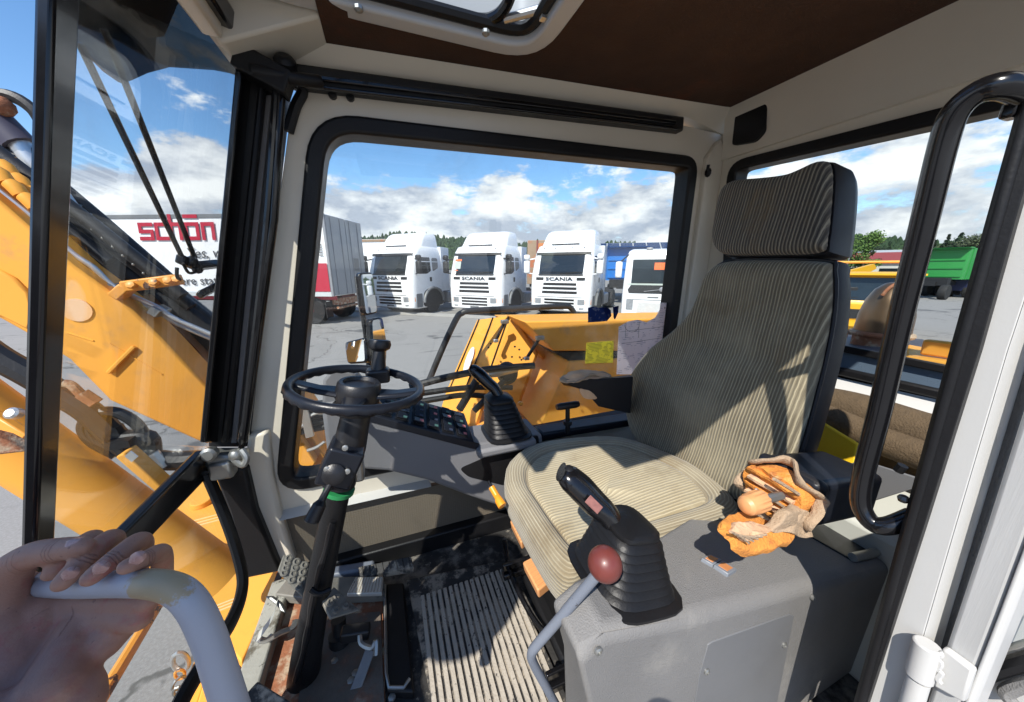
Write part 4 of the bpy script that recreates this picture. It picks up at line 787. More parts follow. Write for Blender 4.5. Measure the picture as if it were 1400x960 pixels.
g = G(); g.prism([zf(330, 955, FL + .10), zf(352, 930, FL + .10), zf(440, 985, FL + .05), (zf(330, 1010, FL + .05))], (0, 0, -.02)); nm = g.build('near_tread_pad', 'mat', cab, bevel=.004); nm.name = 'tread_pad'
# behind the seat: shelf, yellow box, rolled carpet
sh = thing('rear_shelf', 'grey green steel box shelf behind the seat', 'shelf', w(1.1, .3, FL))
g = G(); g.hexa([w(1.00, .12, FL), w(1.25, .12, FL), w(1.25, .95, FL), w(1.00, .95, FL), w(1.02, .12, -.60), w(1.25, .12, -.53), w(1.25, .95, -.53), w(1.02, .95, -.60)]); g.build('shelf_box', 'shelf', sh, bevel=.01)
g = G(); g.prism([aX(1133, 640, 1.0), aX(1180, 630, 1.0), aX(1275, 660, 1.0), aX(1180, 690, 1.0)], (.006, 0, 0)); g.build('shelf_plate', 'panel', sh, bevel=.002)
yb = thing('yellow_case', 'bright yellow plastic case between the seat back and rear wall', 'case', aX(1130, 640, 1.08))
yq = [aX(1118, 570, 1.10), aX(1178, 606, 1.06), aX(1170, 640, 1.02), aX(1100, 655, 1.02)]
g = G(); g.prism(yq, (.05, .02, -.05)); g.build('case_body', 'yellow', yb, bevel=.01, seg=3)
cr = thing('carpet_roll', 'rolled brown carpet lying under the rear window sill', 'carpet', aX(1200, 590, 1.2))
g = G(); pts = [aX(u, v, 1.20) for u, v in ((1095, 545), (1150, 556), (1200, 570), (1260, 590), (1330, 612))]; g.tube(smoothpath(pts, 5), .050, 16); g.build('upper_roll', 'carpet', cr)
g = G(); pts = [aX(u, v, 1.15) for u, v in ((1100, 560), (1150, 578), (1200, 600), (1260, 622), (1330, 645))]; g.tube(smoothpath(pts, 5), .036, 16); g.build('lower_roll', 'carpet', cr)
g = G(); g.prism([w(1.235, 1.0, -.34), w(1.235, .1, -.34), w(1.235, .1, -.62), w(1.235, 1.0, -.62)], (.02, 0, 0)); g.build('rear_lining', 'carpet', cab)
# ================================================================== the yard
def ground_mat():
    m, t, b = new_mat('worn asphalt'); vec = coords(t); fine = nz(t, vec, 60, 5, .7); big = nz(t, vec, .35, 6)
    c = mixc(t, big, (.195, .184, .170), (.255, .242, .224)); c = mixc(t, ramp(t, fine, .35, .75), c, (.29, .28, .265))
    c = mixc(t, ramp(t, nz(t, coords(t, (.25, 1.6, 1)), 1.6, 7, .7), .57, .70), c, (.135, .128, .118))
    wv = nz(t, vec, .8, 4); vo = t.nodes.new('ShaderNodeTexVoronoi'); vo.feature = 'DISTANCE_TO_EDGE'; vo.inputs['Scale'].default_value = .22; mv = t.nodes.new('ShaderNodeMix'); mv.data_type = 'VECTOR'; mv.inputs['Factor'].default_value = .10
    tn = t.nodes.new('ShaderNodeTexNoise'); tn.inputs['Scale'].default_value = .7; tn.inputs['Detail'].default_value = 6; t.links.new(vec, tn.inputs['Vector']); sc_ = t.nodes.new('ShaderNodeVectorMath'); sc_.operation = 'MULTIPLY_ADD'; sc_.inputs[1].default_value = (3, 3, 0); t.links.new(tn.outputs['Color'], sc_.inputs[0]); t.links.new(vec, sc_.inputs[2]); t.links.new(sc_.outputs[0], vo.inputs['Vector'])
    c = mixc(t, ramp(t, vo.outputs['Distance'], .006, .001), c, (.115, .11, .10))
    c = mixc(t, ramp(t, nz(t, vec, .55, 3), .62, .66), c, (.115, .112, .108)); c = mixc(t, ramp(t, nz(t, vec, 2.2, 4), .70, .74), c, (.06, .058, .055))
    c = mixc(t, ramp(t, nz(t, coords(t, (1, .12, 1)), 2.6, 6, .7), .66, .76), c, (.27, .26, .245))
    t.links.new(c, b.inputs['Base Color']); b.inputs['Roughness'].default_value = .92; bump(t, b, fine, .35, .006); return m
g = G(); g.add([(-3000, -3000, 0), (3000, -3000, 0), (3000, 3000, 0), (-3000, 3000, 0)], [(0, 1, 2, 3)]); struct(g.build('asphalt_ground', ground_mat(), smooth=0))
M['kerbcol'] = mat('concrete kerb', (.34, .33, .31), .85, var=.2, vs=3, bmp=.3)
M['concrete'] = mat('pale concrete apron', (.27, .265, .25), .9, var=.15, vs=1.5, bmp=.2)
M['truckwhite'] = mat('white truck paint', (.80, .80, .80), .28, var=.02, coat=.3, spots=[((.55, .53, .50), .66, .9, 2)])
M['truckgrey'] = mat('grey truck trim', (.16, .165, .17), .5, var=.1)
M['truckblack'] = mat('black truck trim', (.014, .014, .015), .55, var=.3)
M['tyre'] = mat('tyre rubber', (.018, .018, .018), .8, var=.4, bmp=.3, spots=[((.12, .11, .10), .6, .8, 6)])
M['rimsteel'] = mat('wheel rim paint', (.30, .30, .31), .45, .4, var=.3, spots=[((.12, .07, .05), .6, .8, 12)])
M['lens'] = mat('head lamp lens', (.42, .44, .46), .08, .5, var=.4, vs=12)
M['indicator'] = mat('orange indicator lens', (.75, .22, .02), .25)
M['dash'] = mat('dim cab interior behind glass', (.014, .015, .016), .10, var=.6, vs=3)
M['letter'] = mat('dark grey lettering', (.05, .05, .055), .4)
M['red'] = mat('red lettering', (.42, .012, .035), .45, var=.05)
M['orangepaper'] = mat('orange paper', (.85, .16, .04), .7)
M['greypaper'] = mat('pale windscreen paper', (.42, .47, .42), .7)
AT = 45.0
def local(root_loc, az):
    m = Matrix.Rotation(-R(az), 4, 'Z'); m.translation = root_loc; return m
def outline(hw, y0, y1, z, rf=.30, rb=.06):
    return rounded([V((-hw, y0, z)), V((hw, y0, z)), V((hw, y1, z)), V((-hw, y1, z))], [rf, rf, rb, rb], 4)
def wheel(root, x, y, r, wd, name='wheel', hub='rimsteel'):
    s = 1 if x > 0 else -1
    g = G(); g.lathe([(r * .56, -wd / 2), (r * .95, -wd / 2), (r, -wd * .4), (r, wd * .4), (r * .95, wd / 2), (r * .56, wd / 2)], (x, y, r), (s, 0, 0), 26); wl = g.build(name, 'tyre', root)
    g = G(); g.lathe([(r * .57, wd * .44), (r * .52, wd * .40), (r * .48, wd * .15), (r * .30, wd * .10), (r * .28, wd * .34), (r * .16, wd * .40), (.01, wd * .40)], (x, y, r), (s, 0, 0), 20); g.build('rim', hub, wl)
    for k in range(8):
        a = 2 * math.pi * k / 8; g = G(); c = V((x + s * wd * .12, y + math.cos(a) * r * .39, r + math.sin(a) * r * .39)); g.lathe([(.03, 0), (.03, .03)], c, (s, 0, 0), 6); g.build('wheel_nut', 'tyre', wl)
    return wl
def cab_truck(label, glassy='darkglass', letters='SCANIA', group='white tractor units parked in a row', visor_grey=False, mirror='truckblack', papers=()):
    t = thing('tractor_unit', label, 'truck', (0, 0, 0), group)
    prof = [(1.20, .10, .30), (1.24, .02, .36), (1.25, .0, .85), (1.25, .0, 1.30), (1.24, .04, 1.80), (1.21, .22, 2.40), (1.19, .30, 2.68), (1.16, .36, 2.82), (1.12, .50, 3.02), (1.04, .85, 3.12)]
    g = G(); g.loft([outline(hw, y, 2.15, z) for hw, y, z in prof]); g.build('cab', 'truckwhite', t, smooth=40)
    def fy(z):
        for (h0, y0, z0), (h1, y1, z1) in zip(prof, prof[1:]):
            if z0 <= z <= z1: return y0 + (y1 - y0) * (z - z0) / (z1 - z0)
    def fr(x, z, d=.012):                        # a point on the curved front
        hw = 1.22; e = max(0, (abs(x) - (hw - .34)) / .34); return V((x, fy(z) - d + .17 * e * e, z))
    def patch(nm, x0, x1, z0, z1, m, par, d=.012, th=.03, n=8, taper=0.0):
        g = G(); lo = []
        for i in range(n + 1):
            x = lerp(x0, x1, i / n); a, b = fr(x * (1 - taper), z0, d), fr(x, z1, d); lo.append([a, b, b + V((0, th, 0)), a + V((0, th, 0))])
        g.loft(lo); return g.build(nm, m, par)
    ws_ = patch('windscreen', -1.10, 1.10, 1.86, 2.66, glassy, t)
    patch('windscreen_visor', -1.08, 1.08, 2.66, 2.76, 'truckgrey' if visor_grey else 'truckblack', t, .05, .05)
    patch('scuttle', -1.12, 1.12, 1.80, 1.86, 'truckblack', t, .016)
    for s in (-1, 1):
        g = G(); g.hexa(bar(fr(.12 * s + .1, 1.88, .02), fr(.12 * s + .75, 1.95, .02), .02, .02)); g.build('wiper', 'truckblack', ws_)
        patch('air_slot', s * .66, s * 1.06, 1.61, 1.73, 'truckblack', t, .010)
    for (x0, x1, z0, z1, m) in papers: patch('paper', x0, x1, z0, z1, m, ws_, .016, .003, 2)
    if letters: text_mesh(letters, .21, frame_mtx(fr(-.03, 1.665, .03), (1, 0, 0), (0, -.10, 1)), 'letter', 'lettering', t, .006, 1.45, bold=.004)
    for k in range(3): patch('grille_slot', -.70 + .02 * k, .70 - .02 * k, 1.06 + k * .17, 1.165 + k * .17, 'truckblack', t, .008)
    for k in range(3): patch('grille_slot', -.60, .60, .49 + k * .135, .57 + k * .135, 'truckblack', t, .008)
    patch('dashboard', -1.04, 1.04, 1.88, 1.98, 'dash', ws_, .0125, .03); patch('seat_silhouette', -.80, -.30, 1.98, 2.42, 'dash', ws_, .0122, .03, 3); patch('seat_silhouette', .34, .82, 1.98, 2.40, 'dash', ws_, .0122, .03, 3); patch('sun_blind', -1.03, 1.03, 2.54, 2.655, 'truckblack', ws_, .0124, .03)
    patch('bumper_gap', -1.2, 1.2, .90, .925, 'truckgrey', t, .004)
    patch('number_plate', -.20, .20, .385, .46, 'truckgrey', t, .012)
    for s in (-1, 1):
        h = patch('headlight', s * .74, s * 1.20, .62, .84, 'lens', t, .014, .06); patch('indicator', s * 1.02, s * 1.225, .64, .83, 'indicator', h, .024, .06, 4)
        patch('fog_lamp', s * .80, s * .98, .43, .49, 'lens', t, .010)
        # side of the cab
        X = s * 1.235
        def sidep(nm, pts, m, par, d=.012):
            g = G(); g.prism([V((X + s * d - s * max(0, z - 1.8) * .062, y, z)) for y, z in pts], (-s * .03, 0, 0)); return g.build(nm, m, par)
        dr = sidep('door_window', rounded_yz([(.42, 1.86), (.50, 2.60), (1.30, 2.60), (1.30, 1.98), (1.02, 1.86)], .06), glassy, t)
        sidep('rear_side_window', rounded_yz([(1.42, 1.95), (1.42, 2.58), (1.85, 2.58), (1.85, 2.12)], .10), 'truckgrey', t)
        sidep('door_seam', [(.40, 1.10), (.40, 1.82), (.425, 1.82), (.425, 1.10)], 'truckgrey', t, .004)
        sidep('door_seam', [(1.36, 1.10), (1.36, 1.82), (1.385, 1.82), (1.385, 1.10)], 'truckgrey', t, .004)
        sidep('door_handle', [(1.18, 1.50), (1.18, 1.70), (1.32, 1.70), (1.32, 1.50)], 'truckblack', t, .02)
        sidep('waist_line', [(.30, 1.80), (.30, 1.825), (2.1, 1.825), (2.1, 1.80)], 'truckgrey', t, .004)
        sidep('wheel_arch', rounded_yz([(.62, .34), (.70, 1.02), (1.02, 1.20), (1.78, 1.20), (2.08, 1.02), (2.16, .34)], .25), 'truckblack', t, .016)
        arc = [V((X + s * .05, 1.38 + .70 * math.cos(a), .55 + .66 * math.sin(a))) for a in (math.pi * k / 12 for k in range(13))]
        g = G(); g.tube(arc, .06, 8, flat=1); g.build('mudguard', 'truckgrey', t)
        sidep('step', rounded_yz([(.22, .36), (.22, .98), (.60, .98), (.60, .36)], .05), 'truckgrey', t, .022)
        wheel(t, s * 1.09, 1.38, .50, .30)
        wheel(t, s * 1.02, 5.0, .50, .48)
        g = G(); g.box((s * 1.0, 3.2, .65), (.45, 1.2, .55)); g.build('fuel_tank', 'rimsteel', t, bevel=.08)
        # mirrors on their arm
        m0 = V((s * 1.46, .22, 2.15)); g = G(); g.box(m0, (.24, .18, .55)); mr = g.build('wing_mirror', mirror, t, bevel=.07, seg=3)
        g = G(); g.box(m0 + V((0, .0, .42)), (.24, .18, .22)); g.build('wide_mirror', mirror, mr, bevel=.07, seg=3)
        g = G(); g.tube([m0 + V((0, 0, .30)), V((s * 1.16, .40, 2.52))], .03, 6); g.tube([m0 + V((0, 0, -.25)), V((s * 1.2, .3, 1.86))], .025, 6); o = g.build('mirror_arm', mirror, mr); o['kind'] = 'stuff'
    # roof deflector
    g = G(); g.loft([outline(hw, y, 2.15, z, .22, .1) for hw, y, z in ((1.08, .72, 3.00), (1.06, .86, 3.16), (1.02, 1.02, 3.42), (.98, 1.18, 3.62), (.90, 1.34, 3.72))]); rs = g.build('roof_deflector', 'truckwhite', t, smooth=45)
    g = G(); g.hexa(bar((-.55, .62, 3.10), (.55, .62, 3.10), .05, .05)); g.build('roof_gap', 'truckblack', t)
    for x in (-.8, -.35, .35, .8):
        g = G(); g.ball((x, .43, 2.93), .035, 8); g.build('marker_lamp', 'lens', t)
    g = G(); g.loft([outline(1.22, 2.10, 2.75, z, .03, .03) for z in (1.0, 2.6, 3.1)]); g.build('side_fairing', 'truckwhite', t)
    g = G()
    for s in (-1, 1): g.box((s * .42, 3.9, .78), (.10, 4.6, .26))
    g.box((0, 4.9, .95), (.9, .9, .12)); g.box((0, 2.9, .9), (1.6, .5, .5)); o = g.build('chassis', 'truckblack', t); o['kind'] = 'stuff'
    return t
def rounded_yz(pts, r): return [(p.x, p.y) for p in rounded([V((y, z, 0)) for y, z in pts], r, 3)]
def park(t, az, corner, px_, z):
    """stand the truck so that its local point corner lies on the line of sight px_ at height z above the yard"""
    t.rotation_euler = (0, 0, -R(az)); p = aZ(*px_, z - H); m = Matrix.Rotation(-R(az), 3, 'Z'); t.scale = (1.10, 1.06, 1.0); q = p - m @ V((corner[0] * 1.10, corner[1] * 1.06, corner[2])); t.location = (q.x, q.y, 0)
t2 = cab_truck('white tractor unit with an orange notice behind its windscreen, middle of the lettered three', papers=((-.98, -.66, 2.42, 2.50, 'orangepaper'), (-.98, -.68, 2.08, 2.40, 'greypaper'), (-.98, -.78, 2.00, 2.03, 'orangepaper')))
park(t2, AT, (1.2, 0.1, .30), (686, 425), .30)
t1 = copy_tree(t2); t1['label'] = 'white tractor unit standing beside the white and red lettered trailer'; park(t1, AT, (1.2, .1, .3), (567, 423), .30)
for ch in list(t1.children):
    if ch.name.startswith('windscreen') and 'visor' not in ch.name:
        for q in list(ch.children):
            if q.name.startswith('paper'): bpy.data.objects.remove(q)
t3 = copy_tree(t1); t3['label'] = 'white tractor unit beside the blue tipper, with white mirrors'; park(t3, AT + 2, (1.2, .1, .3), (806, 428), .30)
for ch in list(t3.children):
    if ch.name.startswith('wing_mirror'):
        for q in [ch] + list(ch.children): q.data = q.data.copy(); q.data.materials.clear(); q.data.materials.append(M['truckwhite'])
# the flat fronted white truck with a dark band below its windscreen
ft = thing('flat_front_truck', 'white flat fronted truck with dark grille band and orange paper in windscreen', 'truck', (0, 0, 0))
fp = [(1.20, .08, .34), (1.25, .0, .42), (1.25, .0, 1.1), (1.24, .03, 1.5), (1.20, .10, 2.5), (1.14, .22, 2.72), (1.05, .45, 2.80)]
g = G(); g.loft([outline(hw, y, 2.0, z, .16) for hw, y, z in fp]); g.build('cab', 'truckwhite', ft, smooth=40)
def fpt(x, z, d):
    y = [y0 + (y1 - y0) * (z - z0) / (z1 - z0) for (h0, y0, z0), (h1, y1, z1) in zip(fp, fp[1:]) if z0 <= z <= z1][0]; e = max(0, (abs(x) - 1.0) / .22); return V((x, y - d + .08 * e * e, z))
def fpatch(nm, x0, x1, z0, z1, m, par, d=.012, tp=0.0, th=.03, n=8):
    g = G(); lo = []
    for i in range(n + 1):
        x = lerp(x0, x1, i / n); a, b = fpt(x * (1 - tp), z0, d), fpt(x, z1, d); lo.append([a, b, b + V((0, th, 0)), a + V((0, th, 0))])
    g.loft(lo); return g.build(nm, m, par)
M['volvoglass'] = mat('grey blue vehicle glass', (.016, .024, .030), .08, var=.5, vs=2)
fw_ = fpatch('windscreen', -1.12, 1.12, 1.55, 2.42, 'volvoglass', ft); fpatch('grille_band', -1.14, 1.14, 1.20, 1.50, 'truckblack', ft, .014, .10); fpatch('scuttle', -1.12, 1.12, 1.50, 1.56, 'greypaper', ft, .02)
fpatch('paper', -.30, .02, 2.05, 2.30, 'orangepaper', fw_, .016, 0, .003, 2); fpatch('paper', .10, .30, 2.26, 2.31, 'orangepaper', fw_, .016, 0, .003, 2); fpatch('paper', .40, .62, 2.05, 2.16, 'orangepaper', fw_, .016, 0, .003, 2)
g = G(); g.tube([fpt(-.55, 1.27, .03), fpt(.55, 1.44, .03)], .014, 6); g.build('grille_bar', 'rimsteel', ft); g = G(); g.lathe([(.075, 0), (.085, .01), (.06, .018)], fpt(0, 1.355, .03), (0, -1, 0), 18); g.build('round_badge', 'rimsteel', ft)
fpatch('grille_slot', -.42, -.08, 1.04, 1.09, 'truckgrey', ft); fpatch('grille_slot', .06, .42, 1.04, 1.09, 'truckgrey', ft); fpatch('bumper_gap', -1.2, 1.2, .95, .975, 'truckgrey', ft, .004); fpatch('lower_grille', -.72, .72, .50, .86, mat('dusty pale grille', (.55, .54, .52), .7, var=.25, vs=30), ft, .010)
for s in (-1, 1):
    fpatch('headlight', s * .86, s * 1.22, .58, .98, 'lens', ft, .012); g = G(); g.box((s * 1.42, .1, 2.05), (.22, .16, .6)); g.build('wing_mirror', 'truckwhite', ft, bevel=.06); g = G(); g.tube([(s * 1.42, .1, 2.3), (s * 1.12, .2, 2.6)], .025, 6); g.build('mirror_arm', 'truckblack', ft)
    g = G(); g.box((s * .5, .32, 2.80), (.20, .12, .09)); g.build('beacon', 'rimsteel', ft, bevel=.03); wheel(ft, s * 1.08, 1.3, .5, .3)
    g = G(); g.prism([(s * 1.245, .4, 1.6), (s * 1.225, .45, 2.4), (s * 1.225, 1.2, 2.4), (s * 1.245, 1.2, 1.6)], (-s * .02, 0, 0)); g.build('door_window', 'volvoglass', ft)
    g = G(); g.hexa(bar(fpt(s * .5 - .3, 1.57, .02), fpt(s * .5 + .25, 1.62, .02), .02, .02)); g.build('wiper', 'truckblack', ft)
g = G(); g.box((0, 4.0, .8), (.9, 4.5, .3)); g.build('chassis', 'truckblack', ft)
park(ft, 44, (-1.2, .08, .34), (850, 431), .34)
# ---- lettered curtain trailer
TA = 24.0
tr = thing('lettered_trailer', 'white curtain trailer with big red lettering and red wheel hub behind the digger boom', 'trailer', (0, 0, 0))
M['curtain'] = mat('white curtain tarpaulin', (.78, .78, .77), .45, var=.03, bmp=.25, bs=1.4); M['trailergrey'] = mat('grey trailer rear door', (.30, .31, .32), .5, var=.08, vs=1.5, spots=[((.42, .43, .44), .55, .8, 2)])
TL = 8.3
g = G(); g.box((-TL / 2, 1.25, 2.53), (TL, 2.5, 2.9)); g.build('box_body', 'curtain', tr, bevel=.03)
g = G(); g.box((-TL / 2, -.005, 3.93), (TL + .02, .05, .12)); g.build('roof_rail', 'truckgrey', tr)
g = G(); g.box((-TL / 2, -.008, 1.16), (TL, .05, .16)); g.build('side_rail', mat('pale trailer rail', (.50, .52, .52), .5), tr)
g = G(); g.box((-TL / 2, .3, 1.0), (TL - .2, .10, .14)); g.build('red_rail', 'red', tr)
for x0, x1 in ((.015, 1.22), (1.27, 2.485)):
    g = G(); g.box((.012, (x0 + x1) / 2, 2.53), (.05, x1 - x0, 2.84)); dr = g.build('rear_door', 'trailergrey', tr, bevel=.01)
    for k in range(2):
        g = G(); g.tube([(.05, x0 + .25 + .6 * k, 1.12), (.05, x0 + .25 + .6 * k, 3.92)], .018, 6); g.build('lock_rod', 'rimsteel', dr)
g = G(); g.box((.045, 1.75, 2.25), (.02, .42, .50)); g.build('door_patch', 'truckgrey', tr)
g = G(); g.box((-.02, -.03, 2.53), (.09, .06, 2.9)); g.build('corner_post', 'rimsteel', tr, bevel=.01)
SY = -.034
def flat(pts, m, nm, par, d=.006): g = G(); g.prism([V((x, SY, z)) for x, z in pts], (0, -d, 0)); return g.build(nm, m, par, smooth=0)
flat([(-1.45, 1.26), (-.10, 1.26), (-.10, 2.28), (-1.02, 2.28)], 'red', 'red_panel', tr); flat([(-1.2, 2.95), (-.92, 3.18), (-.92, 2.95)], 'red', 'red_panel', tr); flat([(-.62, 3.70), (-.08, 3.70), (-.08, 3.55)], 'red', 'red_panel', tr)
for k in range(2): flat([(-1.30 + .12 * k, 1.27), (-1.24 + .12 * k, 1.27), (-1.42 + .12 * k, 1.62), (-1.48 + .12 * k, 1.62)], 'curtain', 'white_stripe', tr, .010)
for k in range(6): flat([(-.26, 3.30 + .07 * k), (-.21, 3.30 + .07 * k), (-.21, 3.34 + .07 * k), (-.26, 3.34 + .07 * k)], 'letter', 'small_print', tr)
for k in range(5): flat([(-.34, 2.55 + .09 * k), (-.20, 2.55 + .09 * k), (-.20, 2.58 + .09 * k), (-.34, 2.58 + .09 * k)], 'letter', 'small_print', tr)
# block letters s c h o n with the long bar of the umlaut
def word(x0, z0, h, tr):
    s = h * .21; lw_ = h * .93; x = x0; A = []
    sk = lambda x, z: (x + (z - z0) * .08, z)
    def rect(a, b, c, d): A.append([(a, b), (c, b), (c, d), (a, d)])
    def S(x): rect(x, z0, x + lw_, z0 + s); rect(x, z0 + h * .40, x + lw_, z0 + h * .40 + s); rect(x, z0 + h - s, x + lw_, z0 + h); rect(x, z0 + h * .5, x + s, z0 + h - s * .5); rect(x + lw_ - s, z0 + s * .5, x + lw_, z0 + h * .5)
    def Cc(x): rect(x, z0, x + lw_ * .9, z0 + s); rect(x, z0 + h - s, x + lw_ * .9, z0 + h); rect(x, z0 + s * .5, x + s, z0 + h - s * .5)
    def Hh(x): rect(x, z0, x + s, z0 + h * 1.45); rect(x + lw_ * .85 - s, z0, x + lw_ * .85, z0 + h - s * .5); rect(x + s * .5, z0 + h - s, x + lw_ * .85, z0 + h)
    def Oo(x): rect(x, z0, x + lw_, z0 + s); rect(x, z0 + h - s, x + lw_, z0 + h); rect(x, z0 + s * .5, x + s, z0 + h - s * .5); rect(x + lw_ - s, z0 + s * .5, x + lw_, z0 + h - s * .5); rect(x + lw_ * .02, z0 + h * 1.22, x + lw_ * .98, z0 + h * 1.42)
    def Nn(x): rect(x, z0, x + s, z0 + h); rect(x + lw_ * .9 - s, z0, x + lw_ * .9, z0 + h - s * .5); rect(x + s * .5, z0 + h - s, x + lw_ * .9, z0 + h)
    for f, adv in ((S, 1.12), (Cc, .98), (Hh, 1.0), (Oo, 1.14), (Nn, 1.0)): f(x); x += lw_ * adv
    g = G(); zz = 0
    for i, a in enumerate(A): g.prism([V((sk(p, q)[0], SY - .0004 * i, q)) for p, q in a], (0, -.006, 0))
    o = g.build('red_lettering', 'red', tr, smooth=0); o['kind'] = 'stuff'
word(-7.12, 3.10, .62, tr)
M_ = lambda x, z: frame_mtx(V((x, SY - .003, z)), (1, 0, .02), (0, 0, 1))
text_mesh('Yes, we c', .52, M_(-4.45, 2.64), 'letter', 'handwritten_slogan', tr, .003, 1.0, .25)
text_mesh('... ere statt lave', .46, M_(-4.9, 1.64), 'letter', 'slogan', tr, .003, 1.05)
for x in (-.98, -2.3): wheel(tr, x, .34, .50, .34, 'wheel') if 0 else None
def wheel_y(root, x, y, r, wd, hub):
    g = G(); g.lathe([(r * .56, -wd / 2), (r * .95, -wd / 2), (r, -wd * .4), (r, wd * .4), (r * .95, wd / 2), (r * .56, wd / 2)], (x, y, r), (0, -1, 0), 28); wl = g.build('wheel', 'tyre', root)
    g = G(); g.lathe([(r * .57, wd * .44), (r * .52, wd * .38), (r * .46, wd * .12), (r * .26, wd * .10), (r * .24, wd * .2)], (x, y, r), (0, -1, 0), 22); g.build('rim', 'steel', wl)
    g = G(); g.lathe([(r * .22, wd * .1), (r * .22, wd * .42), (r * .12, wd * .5), (.01, wd * .5)], (x, y, r), (0, -1, 0), 14); g.build('hub_cap', 'red', wl)
    for k in range(10):
        a = 2 * math.pi * k / 10; g = G(); g.lathe([(.025, 0), (.025, .04)], V((x + math.cos(a) * r * .36, y - wd * .1, r + math.sin(a) * r * .36)), (0, -1, 0), 6); g.build('wheel_nut', 'tyre', wl)
wheel_y(tr, -1.02, .30, .52, .36, 'red'); wheel_y(tr, -2.40, .30, .52, .36, 'red'); wheel_y(tr, -1.02, 2.2, .52, .36, 'red'); wheel_y(tr, -6.8, .30, .52, .36, 'red')
g = G(); g.box((-TL / 2, 1.25, .95), (TL - .3, 1.0, .22)); g.build('chassis', mat('red brown trailer frame', (.14, .025, .02), .7, var=.3), tr)
g = G(); g.box((-.45, .30, .55), (.03, .4, .62)); g.build('mud_flap', 'tyre', tr)
g = G(); g.tube([(-.1, .3, .62), (-.1, 2.2, .62)], .05, 8); g.box((-.2, 1.2, .85), (.3, 1.6, .25)); o = g.build('rear_bumper', 'rust', tr); o['kind'] = 'stuff'
tr.rotation_euler = (0, 0, -R(TA)); p = aD(457, 405, 12.2); tr.location = (p.x, p.y, 0)
# ---- other vehicles in the second row
ot = thing('orange_trailer', 'brown and orange box trailer behind the white tractor units', 'trailer', (0, 0, 0))
M['boxbrown'] = mat('faded brown trailer side', (.30, .20, .12), .6, var=.3, vs=1.2, spots=[((.42, .11, .03), .52, .6, .8)]); M['boxorange'] = mat('orange trailer print', (.55, .17, .03), .5, var=.2)
g = G(); g.box((0, 4, 2.5), (2.5, 8, 3.0)); g.build('box_body', 'boxbrown', ot, bevel=.03); g = G(); g.box((.35, -.02, 3.1), (1.7, .04, 1.4)); g.build('front_print', 'boxorange', ot); g = G(); g.box((-.55, -.03, 2.5), (.12, .05, 3.0)); g.build('corner_post', mat('dark red post', (.2, .03, .02), .5), ot); g = G(); g.box((0, 4, .9), (2.2, 7.5, .2)); g.build('chassis', 'truckblack', ot)
for s in (-1, 1): wheel(ot, s * 1.0, 6, .5, .4)
ot.rotation_euler = (0, 0, -R(30)); p = aD(744, 400, 23.5); ot.location = (p.x, p.y, 0)
wt = thing('white_trailer', 'white box trailer roof showing between lettered trailer and first truck', 'trailer', (0, 0, 0))
g = G(); g.box((0, 5, 2.5), (2.5, 10, 2.9)); g.build('box_body', 'truckwhite', wt, bevel=.03); g = G(); g.box((0, -.02, 3.86), (2.5, .05, .14)); g.build('roof_rail', 'boxbrown', wt)
g = G(); g.box((0, 5, .95), (2.2, 9.5, .2)); g.build('chassis', 'truckblack', wt)
for s in (-1, 1): wheel(wt, s * 1.0, 8, .5, .4)
wt.rotation_euler = (0, 0, -R(30)); p = aD(520, 390, 22); wt.location = (p.x, p.y, 0)
M['tipblue'] = mat('blue tipper paint', (.015, .16, .50), .4, var=.1, vs=1); M['tipgreen'] = mat('green tipper paint', (.03, .26, .055), .42, var=.12, vs=1)
M['darkblue'] = mat('dark blue truck paint', (.010, .016, .065), .35, var=.15)
def tipper(name, label, m, px_, d, az, ln=6.0, cabm=None, hb=2.0):
    t = thing(name, label, 'tipper truck', (0, 0, 0)); b = 1.35
    g = G(); g.loft([rounded([V((-1.2, 0, z)), V((1.2, 0, z)), V((1.2, ln, z)), V((-1.2, ln, z))], .12, 2) for z in (b, b + hb)]); bd = g.build('tipper_body', m, t)
    for k in range(6):
        for s in (-1, 1):
            g = G(); g.box((s * 1.22, .4 + k * (ln - .8) / 5, b + hb / 2), (.06, .10, hb)); g.build('body_rib', m, bd)
    for k in range(4):
        g = G(); g.box((0, -.03, b + .2 + k * (hb - .4) / 3), (2.2, .06, .09)); g.build('front_rib', m, bd)
    g = G(); g.hexa([V((-1.25, -.45, b + hb)), V((1.25, -.45, b + hb)), V((1.25, .3, b + hb)), V((-1.25, .3, b + hb))] + [V((-1.25, -.5, b + hb + .06)), V((1.25, -.5, b + hb + .06)), V((1.25, .3, b + hb + .06)), V((-1.25, .3, b + hb + .06))]); g.build('body_canopy', m, bd)
    g = G(); g.box((0, ln / 2 - .6, 1.05), (.9, ln + 1.6, .3)); g.box((0, -.9, 1.2), (1.8, .6, .5)); o = g.build('chassis', 'truckblack', t); o['kind'] = 'stuff'
    for s in (-1, 1):
        for y in (-1.6, ln - 2.4, ln - 1.0): wheel(t, s * 1.02, y, .5, .36)
    if cabm:
        g = G(); g.loft([outline(1.2, y, -.7, z, .2) for y, z in ((-2.6, .5), (-2.65, 1.6), (-2.4, 2.8), (-2.2, 2.95))]); g.build('cab', cabm, t)
        g = G(); g.prism([(-1.0, -2.66, 1.7), (1.0, -2.66, 1.7), (.98, -2.44, 2.6), (-.98, -2.44, 2.6)], (0, -.02, 0)); g.build('windscreen', 'darkglass', t)
        for s in (-1, 1):
            g = G(); g.prism([(s * 1.2, -2.3, 1.7), (s * 1.2, -1.2, 1.7), (s * 1.2, -1.2, 2.6), (s * 1.2, -2.2, 2.6)], (s * .02, 0, 0)); g.build('door_window', 'darkglass', t)
    t.rotation_euler = (0, 0, -R(az)); p = aD(*px_, d); t.location = (p.x, p.y, 0); return t
